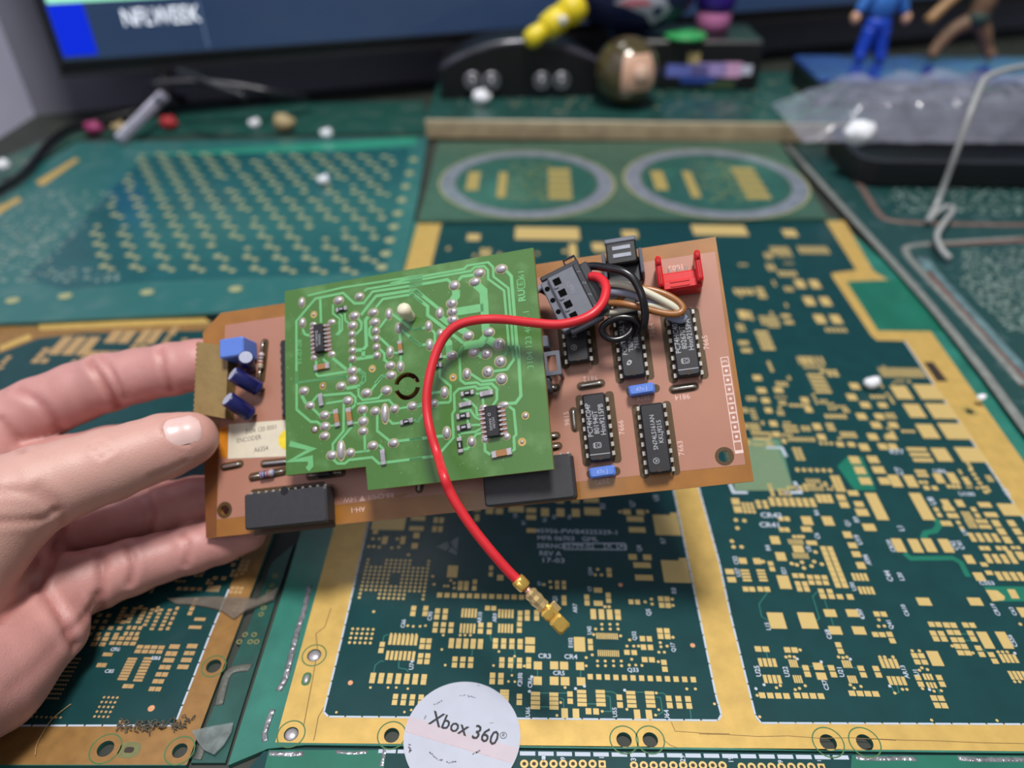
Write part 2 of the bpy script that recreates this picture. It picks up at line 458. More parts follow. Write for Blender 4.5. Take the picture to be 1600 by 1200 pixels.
# routed slots beside the frame, filled with shiny resin
RES = mat('shiny_resin', (150, 152, 156), 0.16, 0.55, 0.5, 40, bump=0.6, bscale=60)
def slot(p, t, pts, wpx, name='resin_filled_slot'):
    P = spline([list(p.f.uv(*tp(t, x, y))) + [0.0] for x, y in pts], 5); sc = TILES[t][2]
    u, v = tp(t, *pts[0]); w = abs((p.f.uv(u + wpx / sc, v) - p.f.uv(u, v))[0])
    b_ = MB(); b_.ring_path(P, w / 2, 8, flat=0.35); return b_.build(name, RES, p.root, True)
slot(mp, 'L', [(1215, 60), (1185, 200), (1140, 340), (1095, 520), (1062, 640), (1020, 720)], 36)
slot(mp, 'L', [(985, 835), (960, 900), (936, 980), (938, 1035)], 36)
G = mp.grid
for a in [('C', 612, 190, 800, 190, 7, 1, 23, 75), ('C', 590, 305, 782, 305, 7, 1, 22, 68), ('C', 550, 222, 545, 268, 1, 2, 38, 36), ('C', 850, 195, 890, 240, 2, 2, 38, 36),
          ('C', 835, 305, 880, 350, 2, 2, 38, 36), ('C', 485, 450, 855, 500, 7, 2, 40, 38), ('C', 650, 605, 832, 655, 4, 2, 38, 38), ('C', 1062, 195, 1272, 238, 5, 2, 38, 36),
          ('C', 1087, 330, 1200, 378, 3, 2, 38, 36), ('C', 1385, 195, 1565, 240, 4, 2, 38, 36), ('C', 1432, 335, 1560, 380, 3, 2, 38, 36), ('C', 1363, 450, 1423, 497, 2, 2, 40, 40),
          ('C', 945, 75, 1055, 122, 3, 2, 36, 34), ('C', 1130, 105, 1228, 105, 5, 1, 16, 70), ('C', 1275, 80, 1275, 125, 1, 2, 38, 36), ('C', 1340, 80, 1340, 130, 1, 2, 36, 36),
          ('C', 1412, 105, 1505, 105, 5, 1, 16, 66), ('C', 1560, 75, 1560, 120, 1, 2, 36, 34), ('C', 1450, 565, 1450, 630, 1, 4, 66, 20), ('C', 1560, 605, 1560, 650, 1, 2, 40, 38),
          ('A', 588, 265, 588, 265, 1, 1, 240, 100), ('A', 492, 330, 492, 330, 1, 1, 36, 30), ('A', 800, 232, 800, 232, 1, 1, 105, 34), ('A', 788, 305, 788, 305, 1, 1, 105, 30),
          ('A', 928, 245, 960, 310, 2, 2, 32, 40), ('A', 788, 355, 788, 355, 1, 1, 45, 40), ('A', 775, 430, 775, 430, 1, 1, 45, 40), ('A', 560, 390, 560, 390, 1, 1, 38, 55), ('A', 690, 390, 690, 390, 1, 1, 34, 55),
          ('A', 1048, 615, 1048, 615, 1, 1, 75, 85), ('A', 1325, 590, 1325, 635, 1, 2, 30, 32), ('A', 1392, 660, 1392, 660, 1, 1, 45, 40), ('A', 1105, 700, 1145, 735, 2, 2, 34, 32), ('A', 1207, 690, 1207, 735, 1, 2, 32, 34),
          ('A', 955, 785, 1545, 825, 12, 2, 38, 34), ('A', 1120, 915, 1215, 915, 5, 1, 16, 65), ('A', 1385, 920, 1480, 920, 5, 1, 16, 62), ('A', 1300, 880, 1345, 880, 2, 1, 36, 34), ('A', 940, 900, 992, 945, 2, 2, 36, 36),
          ('A', 768, 880, 762, 920, 1, 2, 36, 34), ('A', 855, 880, 850, 920, 1, 2, 36, 34), ('A', 1535, 915, 1535, 955, 1, 2, 34, 34), ('A', 1225, 165, 1225, 165, 1, 1, 50, 36),
          ('A', 1315, 180, 1385, 180, 2, 1, 54, 42), ('A', 1508, 165, 1508, 165, 1, 1, 110, 45), ('A', 1225, 228, 1225, 228, 1, 1, 34, 48),
          ('B', 45, 165, 45, 165, 1, 1, 80, 45), ('B', 137, 175, 140, 225, 1, 2, 72, 34), ('B', 238, 190, 460, 190, 3, 1, 58, 58), ('B', 578, 182, 578, 182, 1, 1, 115, 55), ('B', 570, 95, 570, 95, 1, 1, 110, 45),
          ('B', 455, 100, 455, 100, 1, 1, 58, 40), ('B', 345, 105, 345, 105, 1, 1, 58, 36), ('B', 140, 320, 140, 320, 1, 1, 70, 30), ('B', 828, 188, 925, 188, 2, 1, 55, 38), ('B', 888, 237, 888, 237, 1, 1, 120, 38),
          ('B', 902, 315, 902, 315, 1, 1, 120, 38), ('B', 870, 512, 975, 512, 2, 1, 60, 40), ('B', 938, 570, 938, 570, 1, 1, 125, 38), ('B', 952, 660, 952, 660, 1, 1, 128, 40),
          ('B', 1115, 280, 1115, 280, 1, 1, 180, 145), ('B', 1165, 202, 1165, 202, 1, 1, 50, 20), ('B', 1180, 615, 1180, 615, 1, 1, 190, 160), ('B', 1230, 530, 1230, 530, 1, 1, 55, 22),
          ('B', 700, 605, 700, 640, 1, 2, 36, 30), ('B', 620, 750, 620, 750, 1, 1, 60, 35), ('B', 622, 845, 622, 845, 1, 1, 65, 36), ('B', 695, 785, 695, 825, 1, 2, 36, 34), ('B', 540, 800, 540, 842, 1, 2, 36, 36),
          ('B', 325, 695, 375, 730, 2, 2, 30, 28), ('B', 375, 805, 375, 842, 1, 2, 34, 34), ('B', 585, 905, 765, 945, 4, 2, 40, 38), ('B', 612, 1082, 758, 1082, 11, 1, 9, 44), ('B', 487, 1140, 487, 1140, 1, 1, 80, 104),
          ('B', 565, 1120, 565, 1165, 1, 2, 36, 38), ('B', 1072, 812, 1125, 860, 2, 2, 38, 36), ('B', 858, 835, 905, 835, 2, 1, 34, 34), ('B', 1065, 1042, 1122, 1085, 2, 2, 40, 36), ('B', 940, 1100, 998, 1163, 2, 2, 38, 38),
          ('B', 55, 912, 55, 952, 1, 2, 36, 36), ('B', 110, 912, 110, 952, 1, 2, 36, 36), ('B', 178, 912, 178, 952, 1, 2, 36, 36), ('B', 55, 1005, 55, 1045, 1, 2, 36, 36), ('B', 130, 1115, 130, 1175, 1, 2, 70, 50), ('B', 55, 1120, 55, 1165, 1, 2, 36, 36),
          ('B', 25, 790, 80, 830, 2, 2, 34, 32),
          ('D', 53, 335, 122, 380, 2, 2, 38, 40), ('D', 190, 378, 190, 378, 1, 1, 60, 58), ('D', 310, 378, 383, 378, 2, 1, 60, 58), ('D', 500, 382, 500, 382, 1, 1, 60, 58), ('D', 188, 490, 188, 490, 1, 1, 62, 62),
          ('D', 310, 492, 390, 492, 2, 1, 64, 62), ('D', 508, 495, 508, 495, 1, 1, 62, 60), ('D', 575, 460, 1338, 512, 13, 2, 38, 40), ('D', 172, 585, 172, 685, 1, 4, 68, 28), ('D', 308, 590, 308, 688, 1, 4, 66, 28),
          ('D', 512, 570, 515, 665, 1, 4, 68, 26), ('D', 648, 570, 655, 665, 1, 4, 68, 26), ('D', 872, 578, 882, 675, 1, 4, 68, 26), ('D', 1010, 580, 1022, 675, 1, 4, 68, 26), ('D', 58, 605, 58, 655, 1, 2, 42, 40),
          ('D', 427, 588, 427, 640, 1, 2, 40, 40), ('D', 788, 612, 795, 668, 1, 2, 42, 42), ('D', 1152, 620, 1302, 675, 3, 2, 42, 42), ('D', 387, 730, 470, 730, 2, 1, 48, 72), ('D', 562, 715, 618, 715, 2, 1, 42, 45),
          ('D', 920, 738, 1007, 738, 2, 1, 46, 70), ('D', 975, 335, 1028, 335, 2, 1, 42, 38), ('D', 845, 282, 898, 282, 2, 1, 40, 36), ('D', 1115, 355, 1125, 405, 1, 2, 40, 38), ('D', 635, 288, 782, 288, 11, 1, 9, 46),
          ('E', 322, 273, 382, 273, 2, 1, 50, 42), ('E', 340, 378, 450, 378, 4, 1, 28, 65), ('E', 378, 508, 488, 508, 4, 1, 28, 65), ('E', 355, 637, 543, 637, 4, 1, 48, 44), ('E', 550, 280, 607, 280, 2, 1, 48, 42),
          ('E', 572, 385, 622, 385, 4, 1, 13, 60), ('E', 605, 508, 658, 508, 4, 1, 13, 60), ('E', 628, 638, 812, 638, 4, 1, 48, 44), ('E', 690, 420, 712, 470, 1, 2, 48, 42), ('E', 793, 408, 815, 485, 1, 2, 76, 56),
          ('E', 893, 420, 912, 472, 1, 2, 48, 42), ('E', 948, 240, 967, 290, 1, 2, 46, 40), ('E', 988, 390, 1042, 390, 4, 1, 14, 58), ('E', 1032, 510, 1085, 510, 4, 1, 14, 58), ('E', 1057, 621, 1240, 621, 4, 1, 50, 42),
          ('E', 1125, 423, 1145, 475, 1, 2, 48, 40), ('E', 1242, 425, 1262, 475, 1, 2, 48, 40), ('P', 1213.5, 970, 1213.5, 970, 1, 1, 25, 25), ('P', 1262, 970, 1262, 970, 1, 1, 26, 25),
          ('E', 925, 127, 925, 127, 1, 1, 96, 64), ('E', 1110, 128, 1110, 128, 1, 1, 98, 62), ('E', 1238, 160, 1292, 160, 2, 1, 46, 38), ('E', 1350, 158, 1370, 208, 1, 2, 46, 40),
          ('F', 85, 448, 185, 448, 4, 1, 26, 68), ('F', 140, 573, 240, 573, 4, 1, 26, 62), ('F', 440, 167, 490, 167, 2, 1, 42, 36), ('F', 452, 230, 530, 272, 2, 2, 44, 36), ('F', 548, 172, 598, 172, 2, 1, 44, 38),
          ('F', 575, 225, 625, 225, 2, 1, 44, 36), ('F', 603, 278, 653, 278, 2, 1, 44, 36), ('F', 626, 325, 676, 325, 2, 1, 44, 36), ('F', 650, 372, 702, 372, 2, 1, 46, 36), ('F', 685, 172, 735, 172, 2, 1, 42, 36),
          ('F', 722, 230, 742, 272, 1, 2, 44, 36), ('F', 778, 337, 802, 383, 1, 2, 44, 36), ('F', 872, 385, 897, 432, 1, 2, 44, 36), ('F', 830, 280, 830, 280, 1, 1, 74, 120), ('F', 965, 280, 965, 280, 1, 1, 74, 120),
          ('F', 950, 412, 1045, 412, 4, 1, 24, 62), ('F', 1015, 535, 1108, 535, 4, 1, 24, 62), ('F', 318, 392, 368, 392, 2, 1, 42, 36), ('F', 338, 438, 390, 438, 2, 1, 42, 36), ('F', 465, 412, 465, 412, 1, 1, 85, 106),
          ('F', 390, 545, 438, 545, 3, 1, 18, 44), ('F', 415, 605, 465, 605, 3, 1, 18, 42), ('F', 342, 550, 362, 598, 1, 2, 42, 38), ('F', 495, 550, 518, 598, 1, 2, 42, 38), ('F', 457, 698, 533, 752, 2, 2, 44, 40),
          ('F', 38, 485, 58, 530, 1, 2, 44, 38), ('F', -10, 665, 40, 665, 2, 1, 44, 38), ('F', 45, 92, 95, 92, 2, 1, 42, 36), ('F', 30, 240, 82, 240, 2, 1, 44, 38), ('F', 140, 238, 160, 285, 1, 2, 44, 38),
          ('F', 385, 2, 385, 2, 1, 1, 95, 56), ('F', 755, 2, 755, 2, 1, 1, 95, 56), ('F', 1100, 80, 1100, 80, 1, 1, 60, 70),
          ('G', 455, 522, 455, 522, 1, 1, 72, 62), ('G', 500, 650, 500, 650, 1, 1, 76, 66), ('G', 525, 850, 525, 850, 1, 1, 92, 104), ('G', 203, 685, 315, 685, 2, 1, 60, 46), ('G', 100, 768, 115, 830, 1, 2, 66, 42),
          ('G', 220, 760, 235, 835, 1, 4, 68, 17), ('G', 345, 760, 360, 835, 1, 4, 66, 17), ('G', 225, 905, 275, 905, 2, 1, 44, 38), ('G', 340, 905, 392, 905, 2, 1, 44, 38), ('G', 420, 705, 432, 748, 1, 2, 42, 34),
          ('G', 562, 535, 668, 535, 9, 1, 8, 40), ('G', 635, 590, 635, 590, 1, 1, 84, 56), ('G', 598, 645, 710, 645, 9, 1, 8, 42), ('G', 740, 543, 740, 543, 1, 1, 82, 34), ('G', 832, 588, 1000, 875, 2, 8, 44, 38),
          ('G', 612, 800, 662, 800, 2, 1, 42, 36), ('G', 632, 862, 702, 905, 2, 2, 42, 38), ('G', 728, 812, 840, 812, 3, 1, 44, 34), ('G', 740, 855, 852, 855, 3, 1, 44, 34), ('G', 815, 922, 880, 918, 2, 1, 44, 34),
          ('G', 830, 962, 960, 962, 3, 1, 48, 38), ('G', 1040, 965, 1040, 965, 1, 1, 50, 42), ('G', 705, 370, 705, 370, 1, 1, 80, 66), ('G', 700, 437, 700, 437, 1, 1, 80, 40), ('G', 868, 372, 868, 372, 1, 1, 82, 70),
          ('G', 1110, 240, 1110, 240, 1, 1, 70, 42), ('G', 1135, 305, 1135, 305, 1, 1, 95, 55), ('G', 1190, 422, 1190, 422, 1, 1, 95, 55), ('G', 970, 188, 995, 245, 1, 2, 68, 46), ('G', 1065, 155, 1065, 155, 1, 1, 80, 40),
          ('G', 1160, 60, 1160, 60, 1, 1, 90, 55), ('G', 1020, 480, 1020, 480, 1, 1, 65, 50), ('G', 1058, 563, 1090, 632, 1, 2, 66, 44), ('G', 1125, 720, 1125, 720, 1, 1, 66, 52), ('G', 1070, 810, 1165, 810, 4, 1, 24, 58),
          ('G', 1120, 915, 1215, 915, 4, 1, 24, 58), ('G', 150, 220, 160, 282, 1, 2, 62, 50), ('G', 205, 240, 290, 300, 3, 3, 26, 24), ('G', 320, 225, 385, 260, 2, 2, 36, 30), ('G', 425, 205, 755, 245, 7, 2, 40, 34),
          ('G', 790, 180, 890, 215, 3, 2, 38, 32), ('G', 905, 30, 985, 130, 2, 5, 38, 26), ('G', 500, 355, 548, 355, 2, 1, 40, 34), ('G', 505, 440, 548, 440, 2, 1, 38, 34), ('G', 885, 1092, 885, 1092, 1, 1, 92, 58), ('G', 1058, 1092, 1058, 1092, 1, 1, 90, 58),
          ('G', 700, 60, 800, 60, 7, 1, 9, 34), ('G', 725, 120, 825, 120, 7, 1, 9, 34),
          ('H', 65, 85, 65, 85, 1, 1, 75, 50), ('H', 105, 160, 105, 160, 1, 1, 85, 50), ('H', 145, 240, 145, 240, 1, 1, 75, 50), ('H', 225, 240, 335, 240, 2, 1, 75, 86), ('H', 250, 705, 370, 705, 2, 1, 74, 96), ('H', 470, 705, 590, 705, 2, 1, 74, 96),
          ('H', 90, 422, 90, 422, 1, 1, 84, 192), ('H', 415, 422, 415, 422, 1, 1, 86, 192), ('H', 385, 1018, 385, 1018, 1, 1, 92, 236), ('H', 745, 1018, 745, 1018, 1, 1, 92, 236), ('H', 45, 575, 45, 575, 1, 1, 80, 56),
          ('H', 760, 805, 760, 805, 1, 1, 62, 62), ('H', 830, 930, 830, 930, 1, 1, 70, 60), ('H', 868, 842, 898, 902, 1, 2, 48, 30), ('H', 965, 910, 1145, 945, 4, 2, 40, 32), ('H', 885, 782, 1085, 820, 4, 2, 40, 32),
          ('H', 850, 725, 890, 725, 2, 1, 36, 30), ('H', 970, 725, 1015, 725, 2, 1, 36, 30), ('H', 1050, 447, 1050, 447, 1, 1, 135, 86), ('H', 870, 412, 870, 412, 1, 1, 90, 36), ('H', 915, 483, 915, 483, 1, 1, 92, 34),
          ('H', 950, 545, 1035, 665, 1, 3, 54, 48), ('H', 1065, 545, 1145, 665, 1, 3, 54, 46), ('H', 560, 50, 560, 50, 1, 1, 110, 95), ('H', 770, 50, 770, 50, 1, 1, 180, 105), ('H', 325, 10, 480, 90, 4, 3, 34, 26),
          ('H', 575, 545, 630, 575, 2, 2, 40, 36), ('H', 770, 630, 960, 665, 4, 2, 38, 32), ('H', 590, 400, 690, 400, 2, 1, 56, 50), ('H', 520, 445, 560, 485, 2, 2, 34, 30), ('H', 590, 440, 660, 490, 2, 2, 38, 34), ('H', 790, 445, 840, 490, 2, 2, 36, 32),
          ('H', 715, 490, 770, 490, 6, 1, 7, 60), ('H', 745, 550, 800, 550, 6, 1, 7, 60), ('H', 820, 530, 900, 570, 3, 2, 30, 28), ('H', 1110, 775, 1154, 785, 3, 1, 20, 60), ('H', 680, 540, 720, 580, 2, 2, 30, 26),
          ('H', 770, 160, 900, 320, 3, 6, 32, 20), ('H', 540, 220, 540, 220, 1, 1, 60, 70), ('H', 640, 220, 640, 220, 1, 1, 60, 80), ('H', 740, 225, 740, 255, 1, 2, 44, 28), ('H', 380, 170, 450, 200, 3, 2, 28, 22), ('H', 450, 290, 510, 290, 2, 1, 40, 30), ('H', 610, 280, 680, 280, 3, 1, 28, 26),
          ('J', 182, 650, 182, 650, 1, 1, 95, 78), ('J', 340, 648, 340, 648, 1, 1, 135, 86), ('J', 258, 758, 258, 758, 1, 1, 95, 78), ('J', 415, 760, 415, 760, 1, 1, 140, 88), ('J', 335, 878, 335, 878, 1, 1, 98, 82), ('J', 495, 878, 495, 878, 1, 1, 150, 92),
          ('J', 60, 535, 305, 535, 24, 1, 6, 55), ('I', 1230, 250, 1230, 250, 1, 1, 82, 55), ('I', 1205, 347, 1205, 347, 1, 1, 84, 55), ('I', 1325, 418, 1325, 418, 1, 1, 84, 52), ('I', 1292, 520, 1292, 520, 1, 1, 84, 56), ('I', 1422, 598, 1422, 598, 1, 1, 86, 56),
          ('I', 1392, 702, 1392, 702, 1, 1, 86, 58), ('I', 1480, 420, 1480, 420, 1, 1, 80, 46), ('I', 1450, 520, 1450, 520, 1, 1, 80, 52), ('I', 1575, 598, 1575, 598, 1, 1, 80, 52), ('I', 1560, 700, 1560, 700, 1, 1, 80, 54), ('I', 1315, 795, 1315, 795, 1, 1, 84, 62), ('I', 1480, 790, 1570, 790, 2, 1, 76, 54),
          ('I', 1230, 910, 1230, 910, 1, 1, 90, 66), ('I', 1395, 912, 1395, 912, 1, 1, 86, 58), ('I', 1278, 1002, 1278, 1002, 1, 1, 92, 66), ('I', 1442, 1002, 1442, 1002, 1, 1, 86, 58), ('I', 1322, 1095, 1322, 1095, 1, 1, 92, 68), ('I', 1490, 1092, 1490, 1092, 1, 1, 90, 58),
          ('I', 690, 810, 770, 900, 3, 4, 34, 22), ('I', 400, 288, 400, 288, 1, 1, 80, 48), ('I', 550, 285, 550, 285, 1, 1, 80, 46), ('I', 435, 378, 435, 378, 1, 1, 72, 48), ('I', 785, 375, 785, 375, 1, 1, 68, 50), ('I', 895, 612, 895, 612, 1, 1, 72, 58), ('I', 935, 705, 935, 705, 1, 1, 72, 54),
          ('I', 505, 585, 505, 585, 1, 1, 68, 50), ('I', 530, 680, 530, 680, 1, 1, 68, 46), ('I', 600, 740, 600, 740, 1, 1, 40, 40), ('I', 460, 465, 460, 465, 1, 1, 64, 46), ('I', 820, 460, 820, 460, 1, 1, 64, 46), ('I', 360, 175, 360, 175, 1, 1, 76, 46), ('I', 300, 460, 370, 540, 4, 4, 22, 16), ('I', 290, 590, 380, 640, 4, 3, 22, 16), ('I', 320, 670, 460, 720, 5, 2, 26, 24),
          ('I', 760, 20, 940, 20, 5, 1, 22, 70), ('I', 780, 80, 950, 80, 8, 1, 12, 34), ('I', 820, 150, 1010, 300, 5, 5, 28, 22), ('I', 860, 330, 900, 400, 2, 3, 28, 20), ('I', 980, 520, 1140, 520, 5, 1, 28, 36), ('I', 990, 410, 1050, 450, 3, 2, 26, 24), ('I', 1100, 770, 1200, 770, 2, 1, 64, 42), ('I', 650, 725, 860, 725, 7, 1, 22, 36),
          ('I', 930, 760, 1030, 780, 3, 2, 28, 26), ('I', 1110, 670, 1240, 700, 5, 2, 24, 22), ('I', 600, 610, 720, 650, 5, 2, 22, 24), ('I', 720, 1000, 1010, 1000, 6, 1, 34, 30), ('I', 1380, 340, 1490, 350, 4, 1, 24, 30), ('I', 1480, 500, 1590, 530, 4, 2, 24, 22), ('I', 980, 590, 1050, 640, 3, 3, 22, 18),
          ('K', 650, 520, 765, 520, 2, 1, 72, 64), ('K', 722, 655, 848, 655, 2, 1, 76, 66), ('K', 805, 795, 930, 795, 2, 1, 78, 68), ('K', 570, 122, 570, 122, 1, 1, 105, 56), ('K', 20, 100, 20, 100, 1, 1, 420, 78), ('K', 430, 260, 560, 260, 7, 1, 14, 60), ('K', 650, 255, 860, 255, 8, 1, 18, 56),
          ('K', 490, 440, 610, 440, 5, 1, 20, 40), ('K', 150, 580, 270, 580, 4, 1, 30, 44), ('K', 310, 560, 380, 620, 3, 3, 22, 22), ('K', 205, 760, 205, 760, 1, 1, 70, 66), ('K', 340, 780, 480, 830, 5, 3, 22, 18), ('K', 310, 900, 440, 1020, 4, 4, 24, 28), ('K', 520, 770, 580, 820, 2, 2, 36, 26), ('K', 860, 880, 1000, 880, 5, 1, 22, 30), ('K', 190, 980, 250, 1040, 2, 2, 40, 30),
          ('K', 640, 1120, 820, 1120, 9, 1, 12, 60), ('P', 855, 365, 855, 365, 1, 1, 100, 19), ('P', 740, 371, 740, 371, 1, 1, 20, 10), ('P', 984, 366, 984, 366, 1, 1, 24, 11), ('P', 895, 392, 895, 392, 1, 1, 12, 22), ('P', 935, 385, 960, 385, 2, 1, 20, 10),
          ('A', 1405, -20, 1500, -20, 2, 1, 50, 40)]:
    G(*a)
G('C', 335, 108, 464, 213, 5, 4, 21, 21, True)
G('C', 618, 148, 803, 148, 7, 1, 16, 16, True)
sk = {(i, j) for i in (1, 2, 3, 10, 11, 12) for j in (0, 1)} | {(i, j) for i in (6, 7) for j in (4, 5, 6)} | {(i, j) for i in (1, 2, 3, 10, 11, 12) for j in (9, 10)}
G('A', 440, 530, 835, 815, 14, 11, 19, 19, True, sk)
mp.dots('C', [(465, 540), (595, 540), (655, 540), (740, 548), (1015, 375), (990, 260), (1410, 275), (1370, 378), (1525, 310), (1505, 450), (1480, 495), (1527, 497), (215, 722), (715, 720), (765, 705), (740, 85), (780, 90), (870, 85), (830, 90), (1000, 155), (1125, 155), (1160, 155), (1200, 155)])
mp.dots('D', [(90, 382), (358, 650), (330, 745), (390, 540), (663, 715), (845, 700), (1078, 703), (1055, 743), (1060, 580), (1285, 550), (1348, 550), (1488, 660), (545, 320), (590, 300), (628, 345), (685, 345), (745, 345), (803, 345), (630, 380), (687, 380), (747, 380), (805, 380), (615, 110), (662, 110), (722, 110), (780, 110), (660, 75), (720, 75), (775, 75), (865, 190), (845, 235), (895, 235), (930, 235), (1090, 210), (1095, 240), (1140, 235), (1080, 280), (1120, 280), (880, 332), (862, 375), (910, 375), (955, 378), (1075, 350), (545, 380), (600, 150), (798, 160)], 21)
mp.dots('E', [(315, 635), (540, 335), (568, 330), (605, 335), (650, 280), (465, 575), (495, 558), (612, 590), (645, 580), (690, 560), (950, 335), (985, 340), (1015, 335), (1042, 553), (1072, 577), (1125, 565), (335, 802), (1272, 335), (1310, 335), (1375, 335)], 24)
mp.dots('F', [(440, 857), (912, 860), (60, 133), (58, 180), (100, 178), (230, 635), (262, 635), (175, 662), (375, 630), (458, 648), (510, 645), (410, 492), (370, 480), (352, 497), (300, 357), (352, 357), (738, 372), (590, 323), (535, 145), (920, 365), (952, 365), (985, 365), (1040, 580), (1075, 580), (1080, 165)], 22)
mp.dots('A', [(475, 380), (520, 380), (445, 435), (480, 435), (520, 440), (610, 445), (660, 440), (650, 380), (730, 495), (905, 650), (915, 708), (1035, 680), (990, 720), (1015, 720), (480, 905), (1060, 700), (1060, 735)], 20)
mp.dots('B', [(618, 600), (600, 640), (645, 640), (960, 835), (1005, 815), (1010, 850), (1155, 815), (1160, 860), (275, 690), (280, 730), (230, 710), (670, 870), (700, 870), (850, 1110), (830, 1150), (880, 1155), (1160, 1090), (780, 185), (975, 183)], 22)
mp.dots('G', [(148, 365), (215, 370), (160, 428), (118, 530), (130, 575), (193, 575), (360, 690), (585, 705), (625, 715), (665, 695), (680, 740), (740, 725), (760, 690), (820, 710), (770, 615), (640, 495), (670, 495), (605, 495)], 28)
mp.scatter((1135, 395, 1230, 520), 16, 3); mp.scatter((1150, 620, 1340, 700), 20, 4, (1.0, 1.8)); mp.scatter((1205, 560, 1300, 650), 10, 5); mp.scatter((1400, 730, 1560, 770), 10, 6, (.9, 1.5))
mp.scatter((1375, 580, 1420, 690), 14, 8, (1, 1.6)); mp.scatter((700, 380, 960, 470), 22, 9, (1.5, 3)); mp.scatter((1200, 745, 1300, 775), 8, 10, (1, 1.6)); mp.scatter((1575, 780, 1700, 880), 12, 12, (1, 2))
mp.flush(PADM, 0.17)
COPPER = mat('copper_fiducial', (226, 164, 120), 0.4, 0.3)
for t, x, y in (('C', 318, 505), ('D', 1328, 230), ('B', 782, 712)):
    c = mp.f.uv(*tp(t, x, y)); b_ = MB(); b_.prism(circle(c, .75, 14), 0, .17); b_.build('fiducial_mark', COPPER, mp.root)
# raised green planes and tracks in the mask
PLN = mat('green_plane', (24, 110, 88), 0.3, 0, .1, 10, coat=.4, crough=.15)
mp.layer('green_copper_plane', [tp('I', *q) for q in ((1075, 965), (1165, 880), (1300, 880), (1330, 960), (1390, 1090), (1420, 1180), (1230, 1180))], PLN, .1, .13)
mp.trace('H', [(515, 510), (540, 560), (510, 600), (445, 612), (430, 640), (440, 690)], 42, PLN, .13)
mp.trace('H', [(290, 760), (335, 798), (640, 795), (700, 830), (750, 930)], 40, PLN, .13)
mp.layer('green_copper_plane', [tp('H', *q) for q in ((862, 1000), (1300, 1000), (1330, 1108), (925, 1108))], PLN, .1, .13)
mp.layer('wide_gold_pad', [tp('H', *q) for q in ((875, 1025), (960, 1030), (1015, 1075), (1010, 1100), (925, 1108))], PADM, .1, .19)
mp.layer('wide_gold_pad', [tp('H', *q) for q in ((1030, 1022), (1085, 1022), (1122, 1088), (1065, 1088))], PADM, .1, .19)
TRK = mat('thin_track', (44, 112, 100), 0.35, 0, .05, coat=.3)
for t, p in (('C', [(555, 205), (565, 160), (600, 148)]), ('C', [(490, 430), (500, 375), (540, 345), (565, 345)]), ('C', [(675, 345), (672, 395), (730, 405), (745, 425)]), ('C', [(1215, 260), (1210, 305)]), ('C', [(1345, 150), (1352, 190), (1385, 200)]), ('C', [(1525, 260), (1530, 320), (1500, 420)]),
             ('D', [(380, 690), (380, 625), (350, 615)]), ('D', [(685, 600), (720, 605), (728, 715), (670, 715)]), ('D', [(1055, 610), (1090, 612), (1108, 720), (1060, 745)]), ('D', [(685, 568), (735, 570), (790, 600)]), ('D', [(1060, 580), (1110, 580), (1150, 610)]), ('D', [(1308, 690), (1318, 775)]), ('D', [(188, 400), (188, 465)]), ('D', [(503, 405), (505, 470)]), ('D', [(205, 580), (420, 580)]), ('D', [(205, 682), (280, 682)]), ('D', [(910, 572), (980, 575)]), ('D', [(550, 660), (620, 660)]),
             ('E', [(640, 415), (690, 418)]), ('E', [(720, 408), (890, 408)]), ('E', [(1060, 418), (1120, 425)]), ('E', [(890, 20), (910, 90)]), ('E', [(385, 295), (398, 345)]), ('G', [(395, 930), (330, 1020), (350, 1120), (400, 1150)]), ('G', [(785, 925), (748, 960), (800, 1130), (770, 1160)]), ('G', [(840, 985), (865, 1060)]), ('F', [(650, 235), (700, 235)]), ('F', [(680, 280), (730, 283)]), ('F', [(805, 340), (860, 378)]), ('F', [(480, 630), (505, 670)]), ('F', [(150, 615), (170, 655)]), ('F', [(190, 605), (205, 655), (180, 668)])):
    mp.trace(t, p, 7, TRK, .13, 'thin_track')
# fine lattice patch with white corner marks
LAT = mat('fine_ball_grid', (88, 128, 104), 0.45, 0, .1, 200)
mp.layer('ball_grid_patch', [tp('G', *q) for q in ((100, -270), (490, -270), (600, 130), (140, 135))], LAT, .1, .125)
b_ = MB()
p0, p1, p2 = [mp.f.uv(*tp('G', *q)) for q in ((150, 125), (590, 122), (500, -250))]
for i in range(34):
    for j in range(26):
        x = p0[0] + (p1[0] - p0[0]) * i / 33; y = p0[1] + (p2[1] - p0[1]) * j / 25
        b_.box((x, y, .15), .28, .32, .04)
b_.build('ball_grid_dots', PADM, mp.root, kind='stuff')
for q in ([(100, 80), (130, 150), (240, 150)], [(520, 150), (655, 150), (605, 65)]):
    mp.trace('G', q, 26, SILK, .17, 'corner_mark')
mp.trace('I', [(440, 800), (580, 800), (620, 880)], 26, SILK, .17, 'corner_mark')
